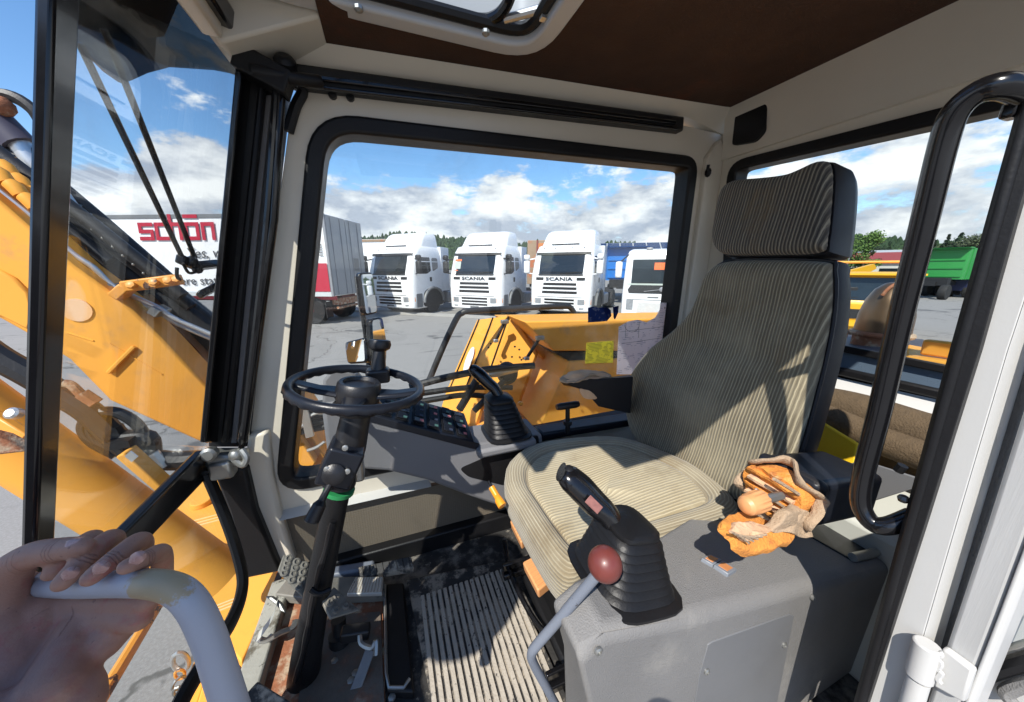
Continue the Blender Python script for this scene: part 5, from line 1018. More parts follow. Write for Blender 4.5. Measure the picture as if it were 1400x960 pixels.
tipper('blue_tipper', 'bright blue tipper body behind the white tractor with white mirrors', 'tipblue', (853, 400), 21, 40, 5.0)
tipper('green_tipper', 'green steel tipper body on a dark chassis across the yard', 'tipgreen', (1272, 403), 24, 88, 5.0, None, 2.1)
tipper('dark_blue_truck', 'dark blue truck parked beyond the green tipper', 'darkblue', (1334, 400), 25, 80, 4.0, 'darkblue', 1.9)
# yellow truck seen through the rear window
yt = thing('yellow_truck', 'yellow truck with wide windscreen and roof bar, behind the rusty dome', 'truck', (0, 0, 0))
M['truckyellow'] = mat('yellow truck paint', (.80, .42, .02), .38, var=.08)
g = G(); g.loft([outline(1.22, y, 1.9, z, .15) for y, z in ((.06, .4), (0, .5), (0, 1.35), (.12, 1.5), (.26, 2.35), (.34, 2.45), (.6, 2.5))]); g.build('cab', 'truckyellow', yt)
g = G(); g.prism([(-1.1, .10, 1.5), (1.1, .10, 1.5), (1.06, .245, 2.3), (-1.06, .245, 2.3)], (0, -.02, 0)); yw = g.build('windscreen', 'volvoglass', yt)
g = G(); g.box((-.5, .16, 1.75), (.5, .04, .4)); g.build('seat_shape', 'truckblack', yw, bevel=.05); g = G(); g.box((.35, .14, 1.8), (.6, .03, .25)); g.build('roof_reflection_card', 'truckyellow', yw) if 0 else None
g = G(); g.box((0, -.02, 1.0), (1.9, .04, .34)); g.build('grille', 'truckblack', yt); g = G(); g.box((0, -.03, .62), (2.44, .08, .16)); g.build('bumper', 'truckyellow', yt)
g = G(); g.box((0, .2, 2.42), (2.5, .5, .06)); g.build('sun_visor', 'truckyellow', yt); g = G(); g.tube([(-1.2, .5, 2.85), (1.3, .5, 2.85)], .045, 8); g.build('roof_bar', 'orange', yt)
for s in (-1, 1):
    g = G(); g.tube([(s * 1.0, .5, 2.45), (s * 1.0, .5, 2.85)], .03, 6); g.build('bar_post', 'orange', yt); wheel(yt, s * 1.05, 1.2, .5, .3); g = G(); g.box((s * .9, -.03, .82), (.4, .05, .16)); g.build('headlight', 'lens', yt)
    g = G(); g.hexa(bar((s * .5 - .3, .08, 1.52), (s * .5 + .3, .10, 1.60), .02, .02)); g.build('wiper', 'truckblack', yt)
g = G(); g.box((0, 3.5, 1.2), (2.3, 4, .9)); g.build('load_bed', 'truckyellow', yt)
yt.rotation_euler = (0, 0, -R(60)); yt.scale = (.80, .80, .80); p = aD(1176, 440, 9.6); yt.location = (p.x, p.y, 0)
ye = thing('yellow_machine', 'yellow digger arm standing beyond the yellow truck', 'digger', (0, 0, 0))
p = aD(1165, 375, 30)
g = G(); g.prism([p + V((-2.2, 0, -1.2)), p + V((-1.2, 0, .2)), p + V((1.3, -.8, .9)), p + V((1.6, -.9, .5)), p + V((.4, -.4, -.3)), p + V((-.6, 0, -1.4))], (.3, .4, 0)); g.build('digger_arm', 'truckyellow', ye); g = G(); g.box(V((p.x, p.y + 1.5, 1.0)), (3.0, 2.5, 1.6)); g.build('digger_body', 'truckyellow', ye, bevel=.1); g = G(); g.tube([p + V((-1.2, 0, .2)), p + V((-1.0, 0, 2.0))], .05, 6); g.build('mast', 'truckgrey', ye)
t5 = copy_tree(t3); t5['label'] = 'white tractor unit that shows only as a reflection in the panes and mirror'; t5.location = (17, -3, 0); t5.rotation_euler = (0, 0, -R(100))
# ---- buildings beyond the yard
def shed(name, label, c, az, lw, dp, hh, roofm, wallm, solar=False):
    t = thing(name, label, 'building', (0, 0, 0)); g = G(); g.box((0, dp / 2, hh / 2), (lw, dp, hh)); g.build('wall', wallm, t)
    g = G(); g.prism([(-lw / 2 - .3, -.4, hh), (-lw / 2 - .3, dp / 2, hh + dp * .22), (-lw / 2 - .3, dp + .4, hh)], (lw + .6, 0, 0)); rf = g.build('roof', roofm, t)
    if solar:
        n = 14
        for k in range(n):
            for j in range(2):
                x0 = -lw / 2 + .2 + k * (lw - .4) / n; x1 = x0 + (lw - .4) / n - .22; t0, t1 = .06 + j * .46, .06 + j * .46 + .42
                a = lambda x, q: V((x, lerp(-.4, dp / 2, q), lerp(hh, hh + dp * .22, q) + .06)); g = G(); g.prism([a(x0, t0), a(x1, t0), a(x1, t1), a(x0, t1)], (0, 0, .05)); g.build('solar_panel', 'solar', rf)
    for k in range(5):
        g = G(); g.box((-lw / 2 + lw * (k + .5) / 5, -.03, hh * .55), (lw * .1, .08, hh * .3)); g.build('window', 'darkglass', t)
    t.rotation_euler = (0, 0, -R(az)); t.location = (c.x, c.y, 0); return t
M['solar'] = mat('dark blue solar panel', (.03, .045, .10), .18, var=.1); M['shedwall'] = mat('pale shed wall', (.48, .47, .43), .7); M['redroof'] = mat('dull red roof', (.24, .045, .045), .7, var=.15); M['greyroof'] = mat('grey shed roof', (.36, .38, .40), .55)
shed('solar_shed', 'low shed roofed with blue solar panels beyond the flat fronted truck', aD(905, 372, 58), 36, 34, 12, 4.3, 'greyroof', 'shedwall', True)
shed('red_roof_house', 'long building with dull red roof beyond the yellow machine', aD(1215, 372, 62), 66, 26, 10, 3.0, 'redroof', 'shedwall')
shed('white_shed', 'small white shed with pale roof beside the red roofed building', aD(1190, 372, 78), 60, 14, 8, 4.6, 'greyroof', 'shedwall')
# ---- kerb line and painted lines of the truck apron
ka_, kb2 = aZ(520, 424, -H), aZ(960, 452, -H)
def gline(u0, v0, u1, v1, wd, m, nm, h=.004):
    a, b = aZ(u0, v0, -H), aZ(u1, v1, -H); t = (b - a).normalized(); s = V((-t.y, t.x, 0)) * wd / 2; g = G(); g.prism([a - s, b - s, b + s, a + s], (0, 0, h)); return struct(g.build(nm, m, smooth=0))
gline(440, 424, 1000, 452, .22, 'kerbcol', 'kerb', .10)
M['linepaint'] = mat('worn white line paint', (.50, .50, .48), .8, var=.3, vs=2)
gline(590, 428, 655, 418, .14, 'linepaint', 'parking_line'); gline(470, 422, 520, 412, .14, 'linepaint', 'parking_line')
# ---- hills and their wood
random.seed(21)
def ridge(az):                                   # height of the skyline seen from the cab, in radians
    return .088 - .030 * min(1, max(0, (az - .65) / .6)) + .010 * math.sin(az * 5.1 + 1) + .006 * math.sin(az * 13 + .4) + .004 * math.sin(az * 29)
hv, hf = [], []; na, nr = 120, 10; R0, R1 = 420, 900
for i in range(na + 1):
    az = R(-70 + 190 * i / na)
    for j in range(nr + 1):
        t = j / nr; r = lerp(R0, R1, t); z = (r * ridge(az) - 13) * (t ** 1.3) * (1 - .0 * t) + H * t; hv.append((math.sin(az) * r, math.cos(az) * r, z - 1 * (1 - t)))
for i in range(na):
    for j in range(nr): a = i * (nr + 1) + j; hf.append((a, a + 1, a + nr + 2, a + nr + 1))
M['hill'] = mat('hill grass', (.050, .085, .022), .95, var=.4, vs=.02); M['forest'] = mat('far conifer wood', (.022, .048, .018), .95, var=.55, vs=.05); M['leafdark'] = mat('dark tree leaves', (.020, .040, .014), .9, var=.5, vs=.6); M['leaflight'] = mat('bright tree leaves', (.085, .155, .03), .9, var=.45, vs=.6); M['leafgrey'] = mat('grey green tree leaves', (.075, .095, .045), .9, var=.4, vs=.6); M['bark'] = mat('tree bark', (.07, .05, .035), .95, var=.3)
g = G(); g.add(hv, hf); struct(g.build('hills', 'hill'))
def hz(az, t): return (lerp(R0, R1, t) * ridge(az) - 13) * (t ** 1.3) + H * t
g = G()
for k in range(9000):
    az = R(random.uniform(-25, 108)); t = random.random() ** .8; r = lerp(R0, R1, t); p = V((math.sin(az) * r, math.cos(az) * r, hz(az, t) - 2)); h = random.uniform(7, 14); q = random.uniform(2.6, 5.2); n = 5; a0 = random.random() * 6
    if noise.noise(p * .006) < -.28: continue
    k0 = len(g.v)
    for zz, rr in ((0, .7), (.35, 1.0), (.75, .6)):
        for i in range(n): a = a0 + 2 * math.pi * i / n; g.v.append(p + V((math.cos(a) * q * rr * random.uniform(.8, 1.15), math.sin(a) * q * rr * random.uniform(.8, 1.15), zz * h)))
    g.v.append(p + V((0, 0, h)))
    for l in range(2):
        for i in range(n): g.f.append((k0 + l * n + i, k0 + l * n + (i + 1) % n, k0 + (l + 1) * n + (i + 1) % n, k0 + (l + 1) * n + i))
    for i in range(n): g.f.append((k0 + 2 * n + i, k0 + 2 * n + (i + 1) % n, k0 + 3 * n))
fo = g.build('forest', 'forest', smooth=0); fo['kind'] = 'stuff'
def tree(label, loc, h, rad, leaf, kind='round', seed=0, n=3600, grp='trees beyond the yard'):
    random.seed(seed); t = thing('conifer_tree' if kind == 'fir' else 'leafy_tree', label, 'tree', loc, grp); loc = V(loc)
    g = G(); top = loc + V((0, 0, h * .9)); g.tube([loc, loc + V((.05 * h * .1, 0, h * .4)), top], [h * .028, h * .018, h * .005], 8)
    for k in range(7):
        a = random.random() * 6.28; z0 = h * random.uniform(.3, .7); g.tube([loc + V((0, 0, z0)), loc + V((math.cos(a) * rad * .4, math.sin(a) * rad * .4, z0 + h * .1)), loc + V((math.cos(a) * rad * .75, math.sin(a) * rad * .75, z0 + h * .14))], [h * .010, h * .006, h * .002], 5)
    o = g.build('trunk', 'bark', t)
    g = G(); cl = []
    for k in range(26):
        a = random.random() * 6.28
        if kind == 'fir': zz = random.random() ** .8; rr = rad * (1 - zz) * random.uniform(.3, 1); cl.append((loc + V((math.cos(a) * rr, math.sin(a) * rr, h * (.08 + .9 * zz))), rad * .34 * (1.15 - zz)))
        else: zz = random.uniform(-1, 1); rr = rad * math.sqrt(max(0, 1 - zz * zz)) * random.uniform(.45, .95); cl.append((loc + V((math.cos(a) * rr, math.sin(a) * rr, h * (.62 + .34 * zz))), rad * random.uniform(.26, .42)))
    for k in range(n):
        c, q = random.choice(cl); d = V((random.gauss(0, 1), random.gauss(0, 1), random.gauss(0, .8))); d = d.normalized() * q * random.uniform(.55, 1.05); p = c + d; s = rad * random.uniform(.035, .08)
        x = V((random.gauss(0, 1), random.gauss(0, 1), random.gauss(0, 1))).normalized(); y = x.orthogonal().normalized(); g.add([p - x * s, p + y * s * .7, p + x * s, p - y * s * .7], [(0, 1, 2, 3)])
    o = g.build('crown', leaf, t, smooth=0); return t
for k, (u, d, h, rad, leaf, kind, lb) in enumerate(((1178, 60, 11, 3.6, 'leaflight', 'round', 'bright green round tree right behind the driver seat headrest'), (1208, 95, 12, 3.2, 'leafdark', 'fir', 'dark fir beyond the red roofed building'), (1228, 80, 9, 3.4, 'leaflight', 'round', 'light green bushy tree left of the grab handle top'),
        (1196, 130, 13, 5, 'leafdark', 'round', 'dark broad tree between the bright tree and the fir'), (1284, 75, 13, 3.2, 'leafdark', 'fir', 'dark fir directly above the green tipper'), (1300, 82, 14.5, 4.0, 'leafdark', 'fir', 'tallest dark fir above the right end of the green tipper'), (1316, 70, 11.5, 4.2, 'leafdark', 'round', 'dense dark tree above the dark blue truck'), (1332, 66, 11.5, 3.6, 'leafgrey', 'round', 'grey green tree close to the door post'),
        (1350, 70, 11, 4, 'leafdark', 'round', 'dark tree half behind the door post'), (1268, 90, 13, 4, 'leafdark', 'fir', 'dark fir just right of the grab handle'), (1168, 100, 8, 4, 'leafdark', 'round', 'low dark tree at the edge of the headrest'))):
    p = aD(u, 367, d); tree(lb, (p.x, p.y, 0), h * .74, rad * .85, leaf, kind, k + 5)
for k, (u, d, lb) in enumerate(((612, 190, 'small tree between the first and second white tractors'), (622, 230, 'dark small tree close beside the roof of the second tractor'), (835, 210, 'small bushy tree above the left end of the blue tipper'), (868, 180, 'dark small tree above the right end of the blue tipper'), (880, 240, 'far small tree above the left solar panels'), (900, 200, 'dark small tree above the middle of the solar panels'), (925, 220, 'small tree above the right end of the solar panels'))):
    p = aD(u, 367, d); tree(lb, (p.x, p.y, 0), 9 + k % 3, 4.5, ('leaflight', 'leafdark')[k % 2], 'round', 40 + k, 500, 'trees below the wooded hill')
# ================================================================== the digger outside the cab
bm_ = thing('digger_boom', 'big orange digger boom rising in front of the windscreen', 'boom', aY(275, 600, 1.5))
YB = 1.45
bp_ = [aY(u, v, YB) for u, v in ((-80, 212), (0, 276), (98, 362), (165, 410), (222, 465), (284, 530), (292, 560), (284, 608), (268, 602), (150, 548), (95, 492), (45, 461), (0, 436), (-80, 405))]
g = G(); g.prism(bp_, (0, .12, 0)); g.build('boom_box', 'orange', bm_, bevel=.008)
rim = [aY(u, v, YB - .01) for u, v in ((-80, 404), (0, 433), (38, 452), (46, 430), (38, 400), (18, 380), (-5, 368), (-80, 350))]
g = G(); g.prism(rim, (0, .02, 0)); g.build('boom_gusset', 'orange', bm_, bevel=.006)
g = G(); g.lathe([(.036, 0), (.036, .004)], aY(106, 424, YB), (0, -1, 0), 20); dcl = g.build('round_decal', mat('faded pale decal', (.72, .42, .20), .6), bm_)
for a, b in (((148, 510), (184, 474)),):
    g = G(); g.hexa(bar(aY(*a, YB - .006), aY(*b, YB - .006), .012, .012)); g.build('boom_lug', 'orange', bm_, bevel=.003)
for a, b in (((92, 455), (128, 466)), ((150, 470), (222, 512))):
    g = G(); g.tube([aY(*a, YB), aY(*b, YB)], .003, 6); g.build('weld_bead', 'orange', bm_)
for y, off in ((1.50, 0), (1.53, 7)):
    pts = [(-40, 232), (0, 262), (60, 310), (98, 346), (128, 366), (150, 388), (170, 400), (215, 420), (240, 436), (300, 462)]
    g = G(); g.tube(smoothpath([aY(u + off * .4, v + off, y) for u, v in pts], 4), .0085, 10); g.build('steel_pipe', 'steel', bm_)
for u, v in ((60, 313), (150, 391), (218, 425)):
    g = G(); g.box(aY(u, v, 1.515), (.03, .07, .03), Matrix.Rotation(.7, 3, 'Y')); g.build('pipe_clamp', 'galv', bm_, bevel=.003)
g = G(); g.hexa(bar(aY(172, 392, 1.46), aY(246, 382, 1.46), .05, .035)); lk = g.build('link_bracket', 'orangeworn', bm_, bevel=.005)
for u in (181, 212, 231, 243):
    g = G(); g.lathe([(.012, 0), (.012, .012), (.005, .014)], aY(u, 391 - (u - 181) * .13, 1.43), (0, -1, .5), 6); g.build('bracket_bolt', 'orangeworn', lk)
g = G(); g.hexa(bar(aY(160, 406, 1.46), aY(176, 392, 1.46), .05, .03)); g.build('bracket_foot', 'orangeworn', lk, bevel=.004)
# the arm cylinder and the hoses lying along the boom
ac = thing('arm_cylinder', 'black hydraulic cylinder and hoses lying along the top of the orange boom', 'cylinder', aY(290, 450, 1.65))
for k, (y, r_, a, b) in enumerate(((1.72, .075, (90, 312), (310, 476)), (1.60, .022, (-20, 196), (250, 405)), (1.64, .022, (-20, 212), (262, 420)), (1.60, .020, (-30, 224), (150, 358)), (1.78, .024, (-10, 180), (236, 386)), (1.70, .020, (30, 240), (290, 440)))):
    a, b = aY(*a, y), aY(*b, y); mid = lerp(a, b, .5) + V((0, 0, .008)); g = G(); g.tube(smoothpath([a, mid, b], 8), r_, 14); g.build('cylinder_barrel' if k == 0 else 'hydraulic_hose', 'hose', ac)
g = G(); g.tube([aY(26, 196, 1.72), aY(100, 292, 1.72)], .028, 12); g.build('piston_rod', 'steel', ac)
g = G(); g.tube([aY(-20, 150, 1.72), aY(28, 198, 1.72)], .042, 12); g.build('rod_eye_tube', mat('violet grey hose sleeve', (.06, .055, .08), .5), ac)
g = G(); c = aY(12, 170, 1.7); g.tube(smoothpath([c + V((.07 * math.cos(q), .02, .09 * math.sin(q))) for q in (k * .55 for k in range(11))], 3), .018, 8); g.build('hose_loop', 'hose', ac)
g = G(); g.ball(aY(2, 145, 1.7), .03, 10); g.build('rusty_fitting', 'rust', ac)
for k in range(8):
    a = aY(98 + k * 14, 290 + k * 12, 1.58); g = G(); g.hexa(bar(a, aY(112 + k * 14, 280 + k * 12, 1.78), .008, .008)); g.build('hose_clip', 'galv', ac, bevel=.002)
for k in range(3):
    for j in range(3):
        a, b = aY(-8 + j * 20 + k * 7, 232 + j * 18 - k * 9, 1.50 + k * .05), aY(10 + j * 20 + k * 7, 249 + j * 18 - k * 9, 1.50 + k * .05); g = G(); g.tube([a, lerp(a, b, .5) + V((0, 0, .006)), b], [.017, .019, .017], 12); g.build('hose_sleeve', 'orange', ac)
g = G(); g.prism([aY(164, 350, 1.75), aY(170, 338, 1.75), aY(180, 352, 1.75), (aY(182, 362, 1.75))], (0, .02, 0)); g.build('yellow_tag', 'yellow', ac)
g = G(); g.prism([aY(160, 348, 1.74), aY(178, 346, 1.74), aY(180, 352, 1.74), (aY(162, 353, 1.74))], (0, .006, 0)); g.build('blue_tag', 'tipblue', ac)
# brown plate along the boom top, its shade put into the colour
g = G(); g.prism([aY(150, 398, 1.60), aY(196, 404, 1.60), aY(270, 478, 1.60), aY(300, 520, 1.60), aY(300, 560, 1.60), aY(262, 520, 1.60)], (0, .10, 0)); g.build('cover_plate', mat('boom top shade brown', (.20, .085, .025), .6, var=.3), bm_)
# lift cylinder under the boom
lc = thing('lift_cylinder', 'thick orange lift cylinder with worn paint below the boom', 'cylinder', aY(290, 740, 1.25))
g = G(); ca, cb2 = aY(-90, 529, 1.18), aY(300, 792, 1.18); g.tube([ca, lerp(ca, cb2, .5), cb2], .078, 26); g.build('cylinder_barrel', 'orange', lc)
g = G(); g.hexa(bar(aY(-30, 560, 1.10), aY(44, 606, 1.06), .02, .035)); g.build('strap_plate', 'orangeworn', lc, bevel=.004)
g = G(); g.lathe([(.013, 0), (.013, .014), (.008, .018)], aY(24, 566, 1.05), (0, -1, .6), 12); g.build('strap_bolt', 'steel', lc)
g = G(); g.prism([aY(-40, 590, 1.0), aY(0, 600, 1.0), aY(36, 618, 1.0), aY(2, 622, 1.0), aY(-40, 624, 1.0)], (0, .03, 0)); g.build('worn_lug', 'rust', lc, bevel=.004)
g = G(); g.hexa(bar(aY(172, 616, 1.10), aY(235, 672, 1.10), .05, .02)); pb2 = g.build('data_plate_bracket', 'orange', lc, bevel=.004)
g = G(); g.prism([aY(170, 624, 1.06), aY(178, 617, 1.06), aY(188, 625, 1.06), aY(180, 632, 1.06)], (0, .004, .0)); g.build('data_plate', 'steel', pb2)
hs = thing('hose_bundle', 'looped black hydraulic hoses with rusty fittings below the boom', 'hoses', aY(160, 600, 1.25))
for pts, r_, m in (([(-30, 470), (0, 490), (45, 515), (85, 540), (120, 562), (150, 590), (180, 618)], .028, 'hose'), ([(208, 622), (200, 600), (185, 578), (160, 564), (135, 564), (118, 575), (116, 590), (130, 606), (160, 622)], .014, 'hose'), ([(125, 562), (120, 578), (130, 600), (165, 618), (205, 636)], .012, 'hose'), ([(208, 628), (240, 630), (270, 628), (300, 626)], .028, 'hose'), ([(150, 586), (165, 600), (200, 600), (205, 625)], .026, 'tracks')):
    g = G(); g.tube(smoothpath([aY(u, v, 1.16) for u, v in pts], 5), r_, 10); g.build('hydraulic_hose', m, hs)
g = G(); g.tube(smoothpath([aY(88, 524, 1.14), aY(98, 527, 1.14), aY(112, 540, 1.14), aY(120, 546, 1.14)], 4), .010, 10); g.tube([aY(112, 538, 1.14), aY(132, 551, 1.14)], .016, 6); g.build('rusty_fitting', 'rust', hs)
g = G(); g.box(aY(165, 606, 1.12), (.05, .03, .02)); g.build('valve_block', 'tracks', hs); g = G(); g.lathe([(.018, 0), (.02, .05)], aY(206, 620, 1.14), (.3, 0, -1), 8); g.build('hose_end', 'steel', hs)
# slew frame plates in front of and below the cab
fr_ = thing('digger_chassis', 'orange welded front frame plates of the digger below the windscreen', 'frame', aZ(270, 800, -1.4))
zf2 = -1.25
g = G(); g.prism([aZ(150, 742, zf2), aZ(260, 640, zf2), aZ(372, 610, zf2), aZ(380, 800, zf2), aZ(330, 905, zf2), aZ(262, 826, zf2)], (0, 0, -.04)); g.build('deck_plate', 'orange', fr_, bevel=.006)
for a, b in (((228, 722), (312, 700)), ((232, 782), (316, 758)), ((262, 842), (330, 815))):
    for k in range(3):
        g = G(); g.tube([aZ(a[0] + k * 1.5, a[1] + k * 3.5, zf2 + .002), aZ(b[0] + k * 1.5, b[1] + k * 3.5, zf2 + .002)], .004, 6); g.build('weld_bead', mat('fresh weld bead', (.80, .50, .22), .35), fr_)
g = G(); g.tube([aZ(218, 722, zf2 + .05), aZ(330, 760, zf2 + .05)], .012, 8); g.build('deck_rod', 'orangeworn', fr_)
g = G(); g.prism([aZ(224, 745, zf2 + .06), aZ(240, 735, zf2 + .06), aZ(248, 752, zf2 + .06), aZ(240, 772, zf2 + .06), aZ(228, 768, zf2 + .06)], (0, 0, -.06)); g.build('deck_lug', 'orangeworn', fr_, bevel=.006)
g = G(); g.lathe([(.045, 0), (.045, .03)], aZ(276, 690, zf2 + .0), (0, 0, 1), 20); g.build('deck_boss', 'orange', fr_, bevel=.004)
g = G(); g.prism([aY(78, 690, 1.30), aY(135, 700, 1.30), aY(200, 742, 1.30), aY(150, 760, 1.30), aY(110, 728, 1.30)], (0, .05, 0)); g.build('side_ear', 'orangeworn', fr_, bevel=.006)
g = G(); c = aY(132, 709, 1.29); g.lathe([(.028, 0), (.028, .01), (.018, .012)], c, (0, -1, .2), 16); g.build('ear_pin', 'orange', fr_)
g = G(); g.tube([aZ(214, 830, -1.55), aZ(120, 985, -1.45)], .022, 10); g.build('frame_rod', 'orangeworn', fr_)
g = G(); g.prism([aZ(276, 880, -1.5), aZ(292, 898, -1.5), aZ(262, 985, -1.5), aZ(228, 985, -1.5)], (0, 0, -.1)); g.build('step_plate', 'orange', fr_, bevel=.006)
g = G(); g.prism([aZ(300, 860, -1.45), aZ(330, 880, -1.45), aZ(300, 985, -1.45), aZ(262, 985, -1.45)], (0, 0, -.1)); g.build('step_plate', 'orange', fr_, bevel=.006)
sk = thing('shackle', 'steel shackle on a chain hanging by the orange frame', 'shackle', aZ(247, 905, -1.45))
g = G(); c = aZ(247, 905, -1.45); g.tube([c + V((.022 * math.cos(q), 0, .045 * math.sin(q))) for q in (k * math.pi / 6 for k in range(12))], .008, 8, closed=True); g.build('bow', 'steel', sk)
for k in range(3):
    g = G(); c2 = aZ(246 - k, 922 + k * 12, -1.47); g.tube([c2 + V((.014 * math.cos(q), .012 * math.cos(q) * (k % 2), .022 * math.sin(q))) for q in (j * math.pi / 5 for j in range(10))], .005, 6, closed=True); g.build('chain_link', 'galv' if k else 'orangeworn', sk)
# boom foot seen through the lower corner of the side window
bf = thing('boom_foot', 'orange boom foot bracket seen through the corner of the side window', 'bracket', aY(410, 640, 1.35))
g = G(); g.prism([aY(374, 548, 1.36), aY(386, 562, 1.36), aY(432, 632, 1.36), aY(426, 644, 1.36), aY(372, 648, 1.36)], (0, .06, 0)); g.build('foot_plate', 'orange', bf, bevel=.006)
g = G(); g.prism([aY(380, 565, 1.40), aY(400, 560, 1.40), aY(446, 628, 1.40), aY(440, 665, 1.40), aY(370, 668, 1.40)], (0, .3, 0)); g.build('foot_plate', 'orange', bf, bevel=.006)
g = G(); g.prism([aY(386, 616, 1.355), aY(394, 615, 1.355), aY(397, 640, 1.355), aY(389, 642, 1.355)], (0, .003, 0)); g.build('white_label', 'truckwhite', bf)
for k in range(5):
    g = G(); g.tube(smoothpath([aY(376, 565 + k * 9, 1.34 - .0 * k), aY(405, 556 + k * 9, 1.33), aY(445, 551 + k * 8, 1.34)], 4), .013, 10); g.build('hydraulic_hose', 'hose', bf)
g = G(); g.prism([aY(408, 556, 1.30), aY(419, 552, 1.30), aY(430, 596, 1.30), aY(418, 600, 1.30)], (0, .01, 0)); g.build('hose_clamp', 'steel', bf, bevel=.002)
g = G(); g.tube(smoothpath([aY(400, 588, 1.31), aY(412, 584, 1.31), aY(420, 572, 1.31), aY(430, 566, 1.31), aY(442, 564, 1.31)], 4), .006, 8); g.tube(smoothpath([aY(420, 616, 1.31), aY(432, 612, 1.31), aY(444, 604, 1.31)], 4), .006, 8); g.build('bent_pipe', 'steel', bf)
# engine hood to the right of the cab
def aH(u, v, y): return aY(u, v, y * 1.24)
hd_ = thing('engine_hood', 'orange engine hood with rubber latches outside the side window', 'hood', aH(800, 590, 1.5))
YH = 1.42; Bk = V((.9, 0, 0))
def pr(pts, y, dy, nm, m='orange', bev=.008): g = G(); g.prism([aH(u, v, y) for u, v in pts], (0, dy * 1.24, 0)); return g.build(nm, m, hd_, bevel=bev)
pr([(779, 494), (930, 486), (930, 600), (735, 590)], YH, .42, 'lower_body')
pr([(717, 440), (960, 434), (960, 480), (757, 480)], YH - .012, .26, 'hood_lid')
pr([(757, 481), (960, 481), (960, 491), (777, 493)], YH + .012, .30, 'lid_seal', 'rubber', .002)
qc = [aH(700, 431, 1.672), aH(733, 482, 1.60), aH(708, 552, 1.58), aH(655, 552, 1.672)]
g = G(); g.prism(qc, (.03, .02, -.01)); g.build('hood_cheek', 'orange', hd_, bevel=.004)
g = G(); g.prism([aH(668, 525, 1.70), aH(612, 528, 1.98), aH(590, 600, 1.98), aH(640, 610, 1.70)], (.04, .02, 0)); g.build('lower_panel', 'orange', hd_, bevel=.006)
pr([(712, 446), (960, 440), (960, 520), (760, 520)], YH + .26, .5, 'hood_rear')
q = [aH(702, 431, 1.68), aH(668, 530, 1.68), aH(612, 530, 1.98), aH(652, 437, 1.98)]
g = G(); g.prism(q, V((.05, .012, -.02))); fp_ = g.build('front_panel', 'orange', hd_, bevel=.006)
n_ = (q[1] - q[0]).cross(q[3] - q[0]).normalized(); n_ = n_ if n_.dot(EYE - q[0]) > 0 else -n_
for t in (.10, .52, .92):
    a, b = lerp(q[0], q[3], t), lerp(q[1], q[2], t); g = G(); g.tube([a + n_ * .003, b + n_ * .003], .006, 6); g.build('panel_seal', 'rubber', fp_)
ov = [lerp(lerp(q[0], q[3], .72), lerp(q[1], q[2], .72), .60) + (q[3] - q[0]) * .10 * math.cos(a) + (q[1] - q[0]) * .20 * math.sin(a) + n_ * .003 for a in (2 * math.pi * k / 20 for k in range(20))]
g = G(); g.prism(ov, n_ * .003); g.build('oval_plate', 'truckwhite', fp_)
for (u, v, du, dv, y) in ((690, 440, -12, 26, 1.60), (738, 462, -18, 28, 1.40)):
    g = G(); g.hexa(bar(aH(u, v, y), aH(u + du, v + dv, y), .02, .016)); lt = g.build('rubber_latch', 'rubber', hd_, bevel=.004)
    g = G(); g.box(aH(u, v, y - .01), (.05, .03, .025)); g.build('latch_head', 'galv', lt, bevel=.004); g = G(); g.box(aH(u + du, v + dv, y - .01), (.03, .025, .02)); g.build('latch_hook', 'steel', lt, bevel=.003)
for u, v in ((704, 474), (710, 478), (700, 488), (713, 492), (668, 475), (671, 470)):
    g = G(); g.lathe([(.007, 0), (.007, .004)], aH(u, v, 1.58), (-.6, -1, .2), 8); g.build('hood_bolt', 'rubber', hd_)
hd_c = [aH(690, 505, 1.50), aH(702, 500, 1.5)]
g = G(); g.lathe([(.07, 0), (.075, .02), (.055, .03), (.05, .01)], aH(695, 510, 1.52), (-.7, -.6, .2), 22); g.build('port_ring', 'rubber', hd_)
g = G(); g.tube([aH(668, 512, 1.36), aH(676, 510, 1.36), aH(690, 507, 1.38), aH(706, 504, 1.40)], [.018, .026, .026, .022], 12); g.build('hose_fitting', 'steel', hd_)
for pts, r_ in (([(560, 530), (590, 521), (630, 512), (668, 505), (730, 500)], .020), ([(575, 538), (640, 530), (700, 530)], .016), ([(560, 552), (600, 545), (640, 540), (690, 545)], .016), ([(628, 560), (640, 540), (655, 515)], .022), ([(648, 562), (670, 540), (690, 520)], .018)):
    g = G(); g.tube(smoothpath([aH(u, v, 1.34) for u, v in pts], 4), r_, 10); g.build('hydraulic_hose', 'hose', hd_)
hr = thing('hood_rail', 'dark grey tube handrail round the orange engine hood', 'rail', aY(590, 515, 2.05))
g = G(); g.tube(smoothpath([aY(586, 522, 2.05), aY(606, 474, 2.05), aY(624, 436, 2.05), aY(632, 428, 2.05), aY(644, 425, 2.05), aY(700, 422, 2.08), aY(768, 419, 2.10), aY(780, 421, 2.1), aY(786, 430, 2.1)], 5), .020, 12); g.build('rail_tube', 'hose', hr)
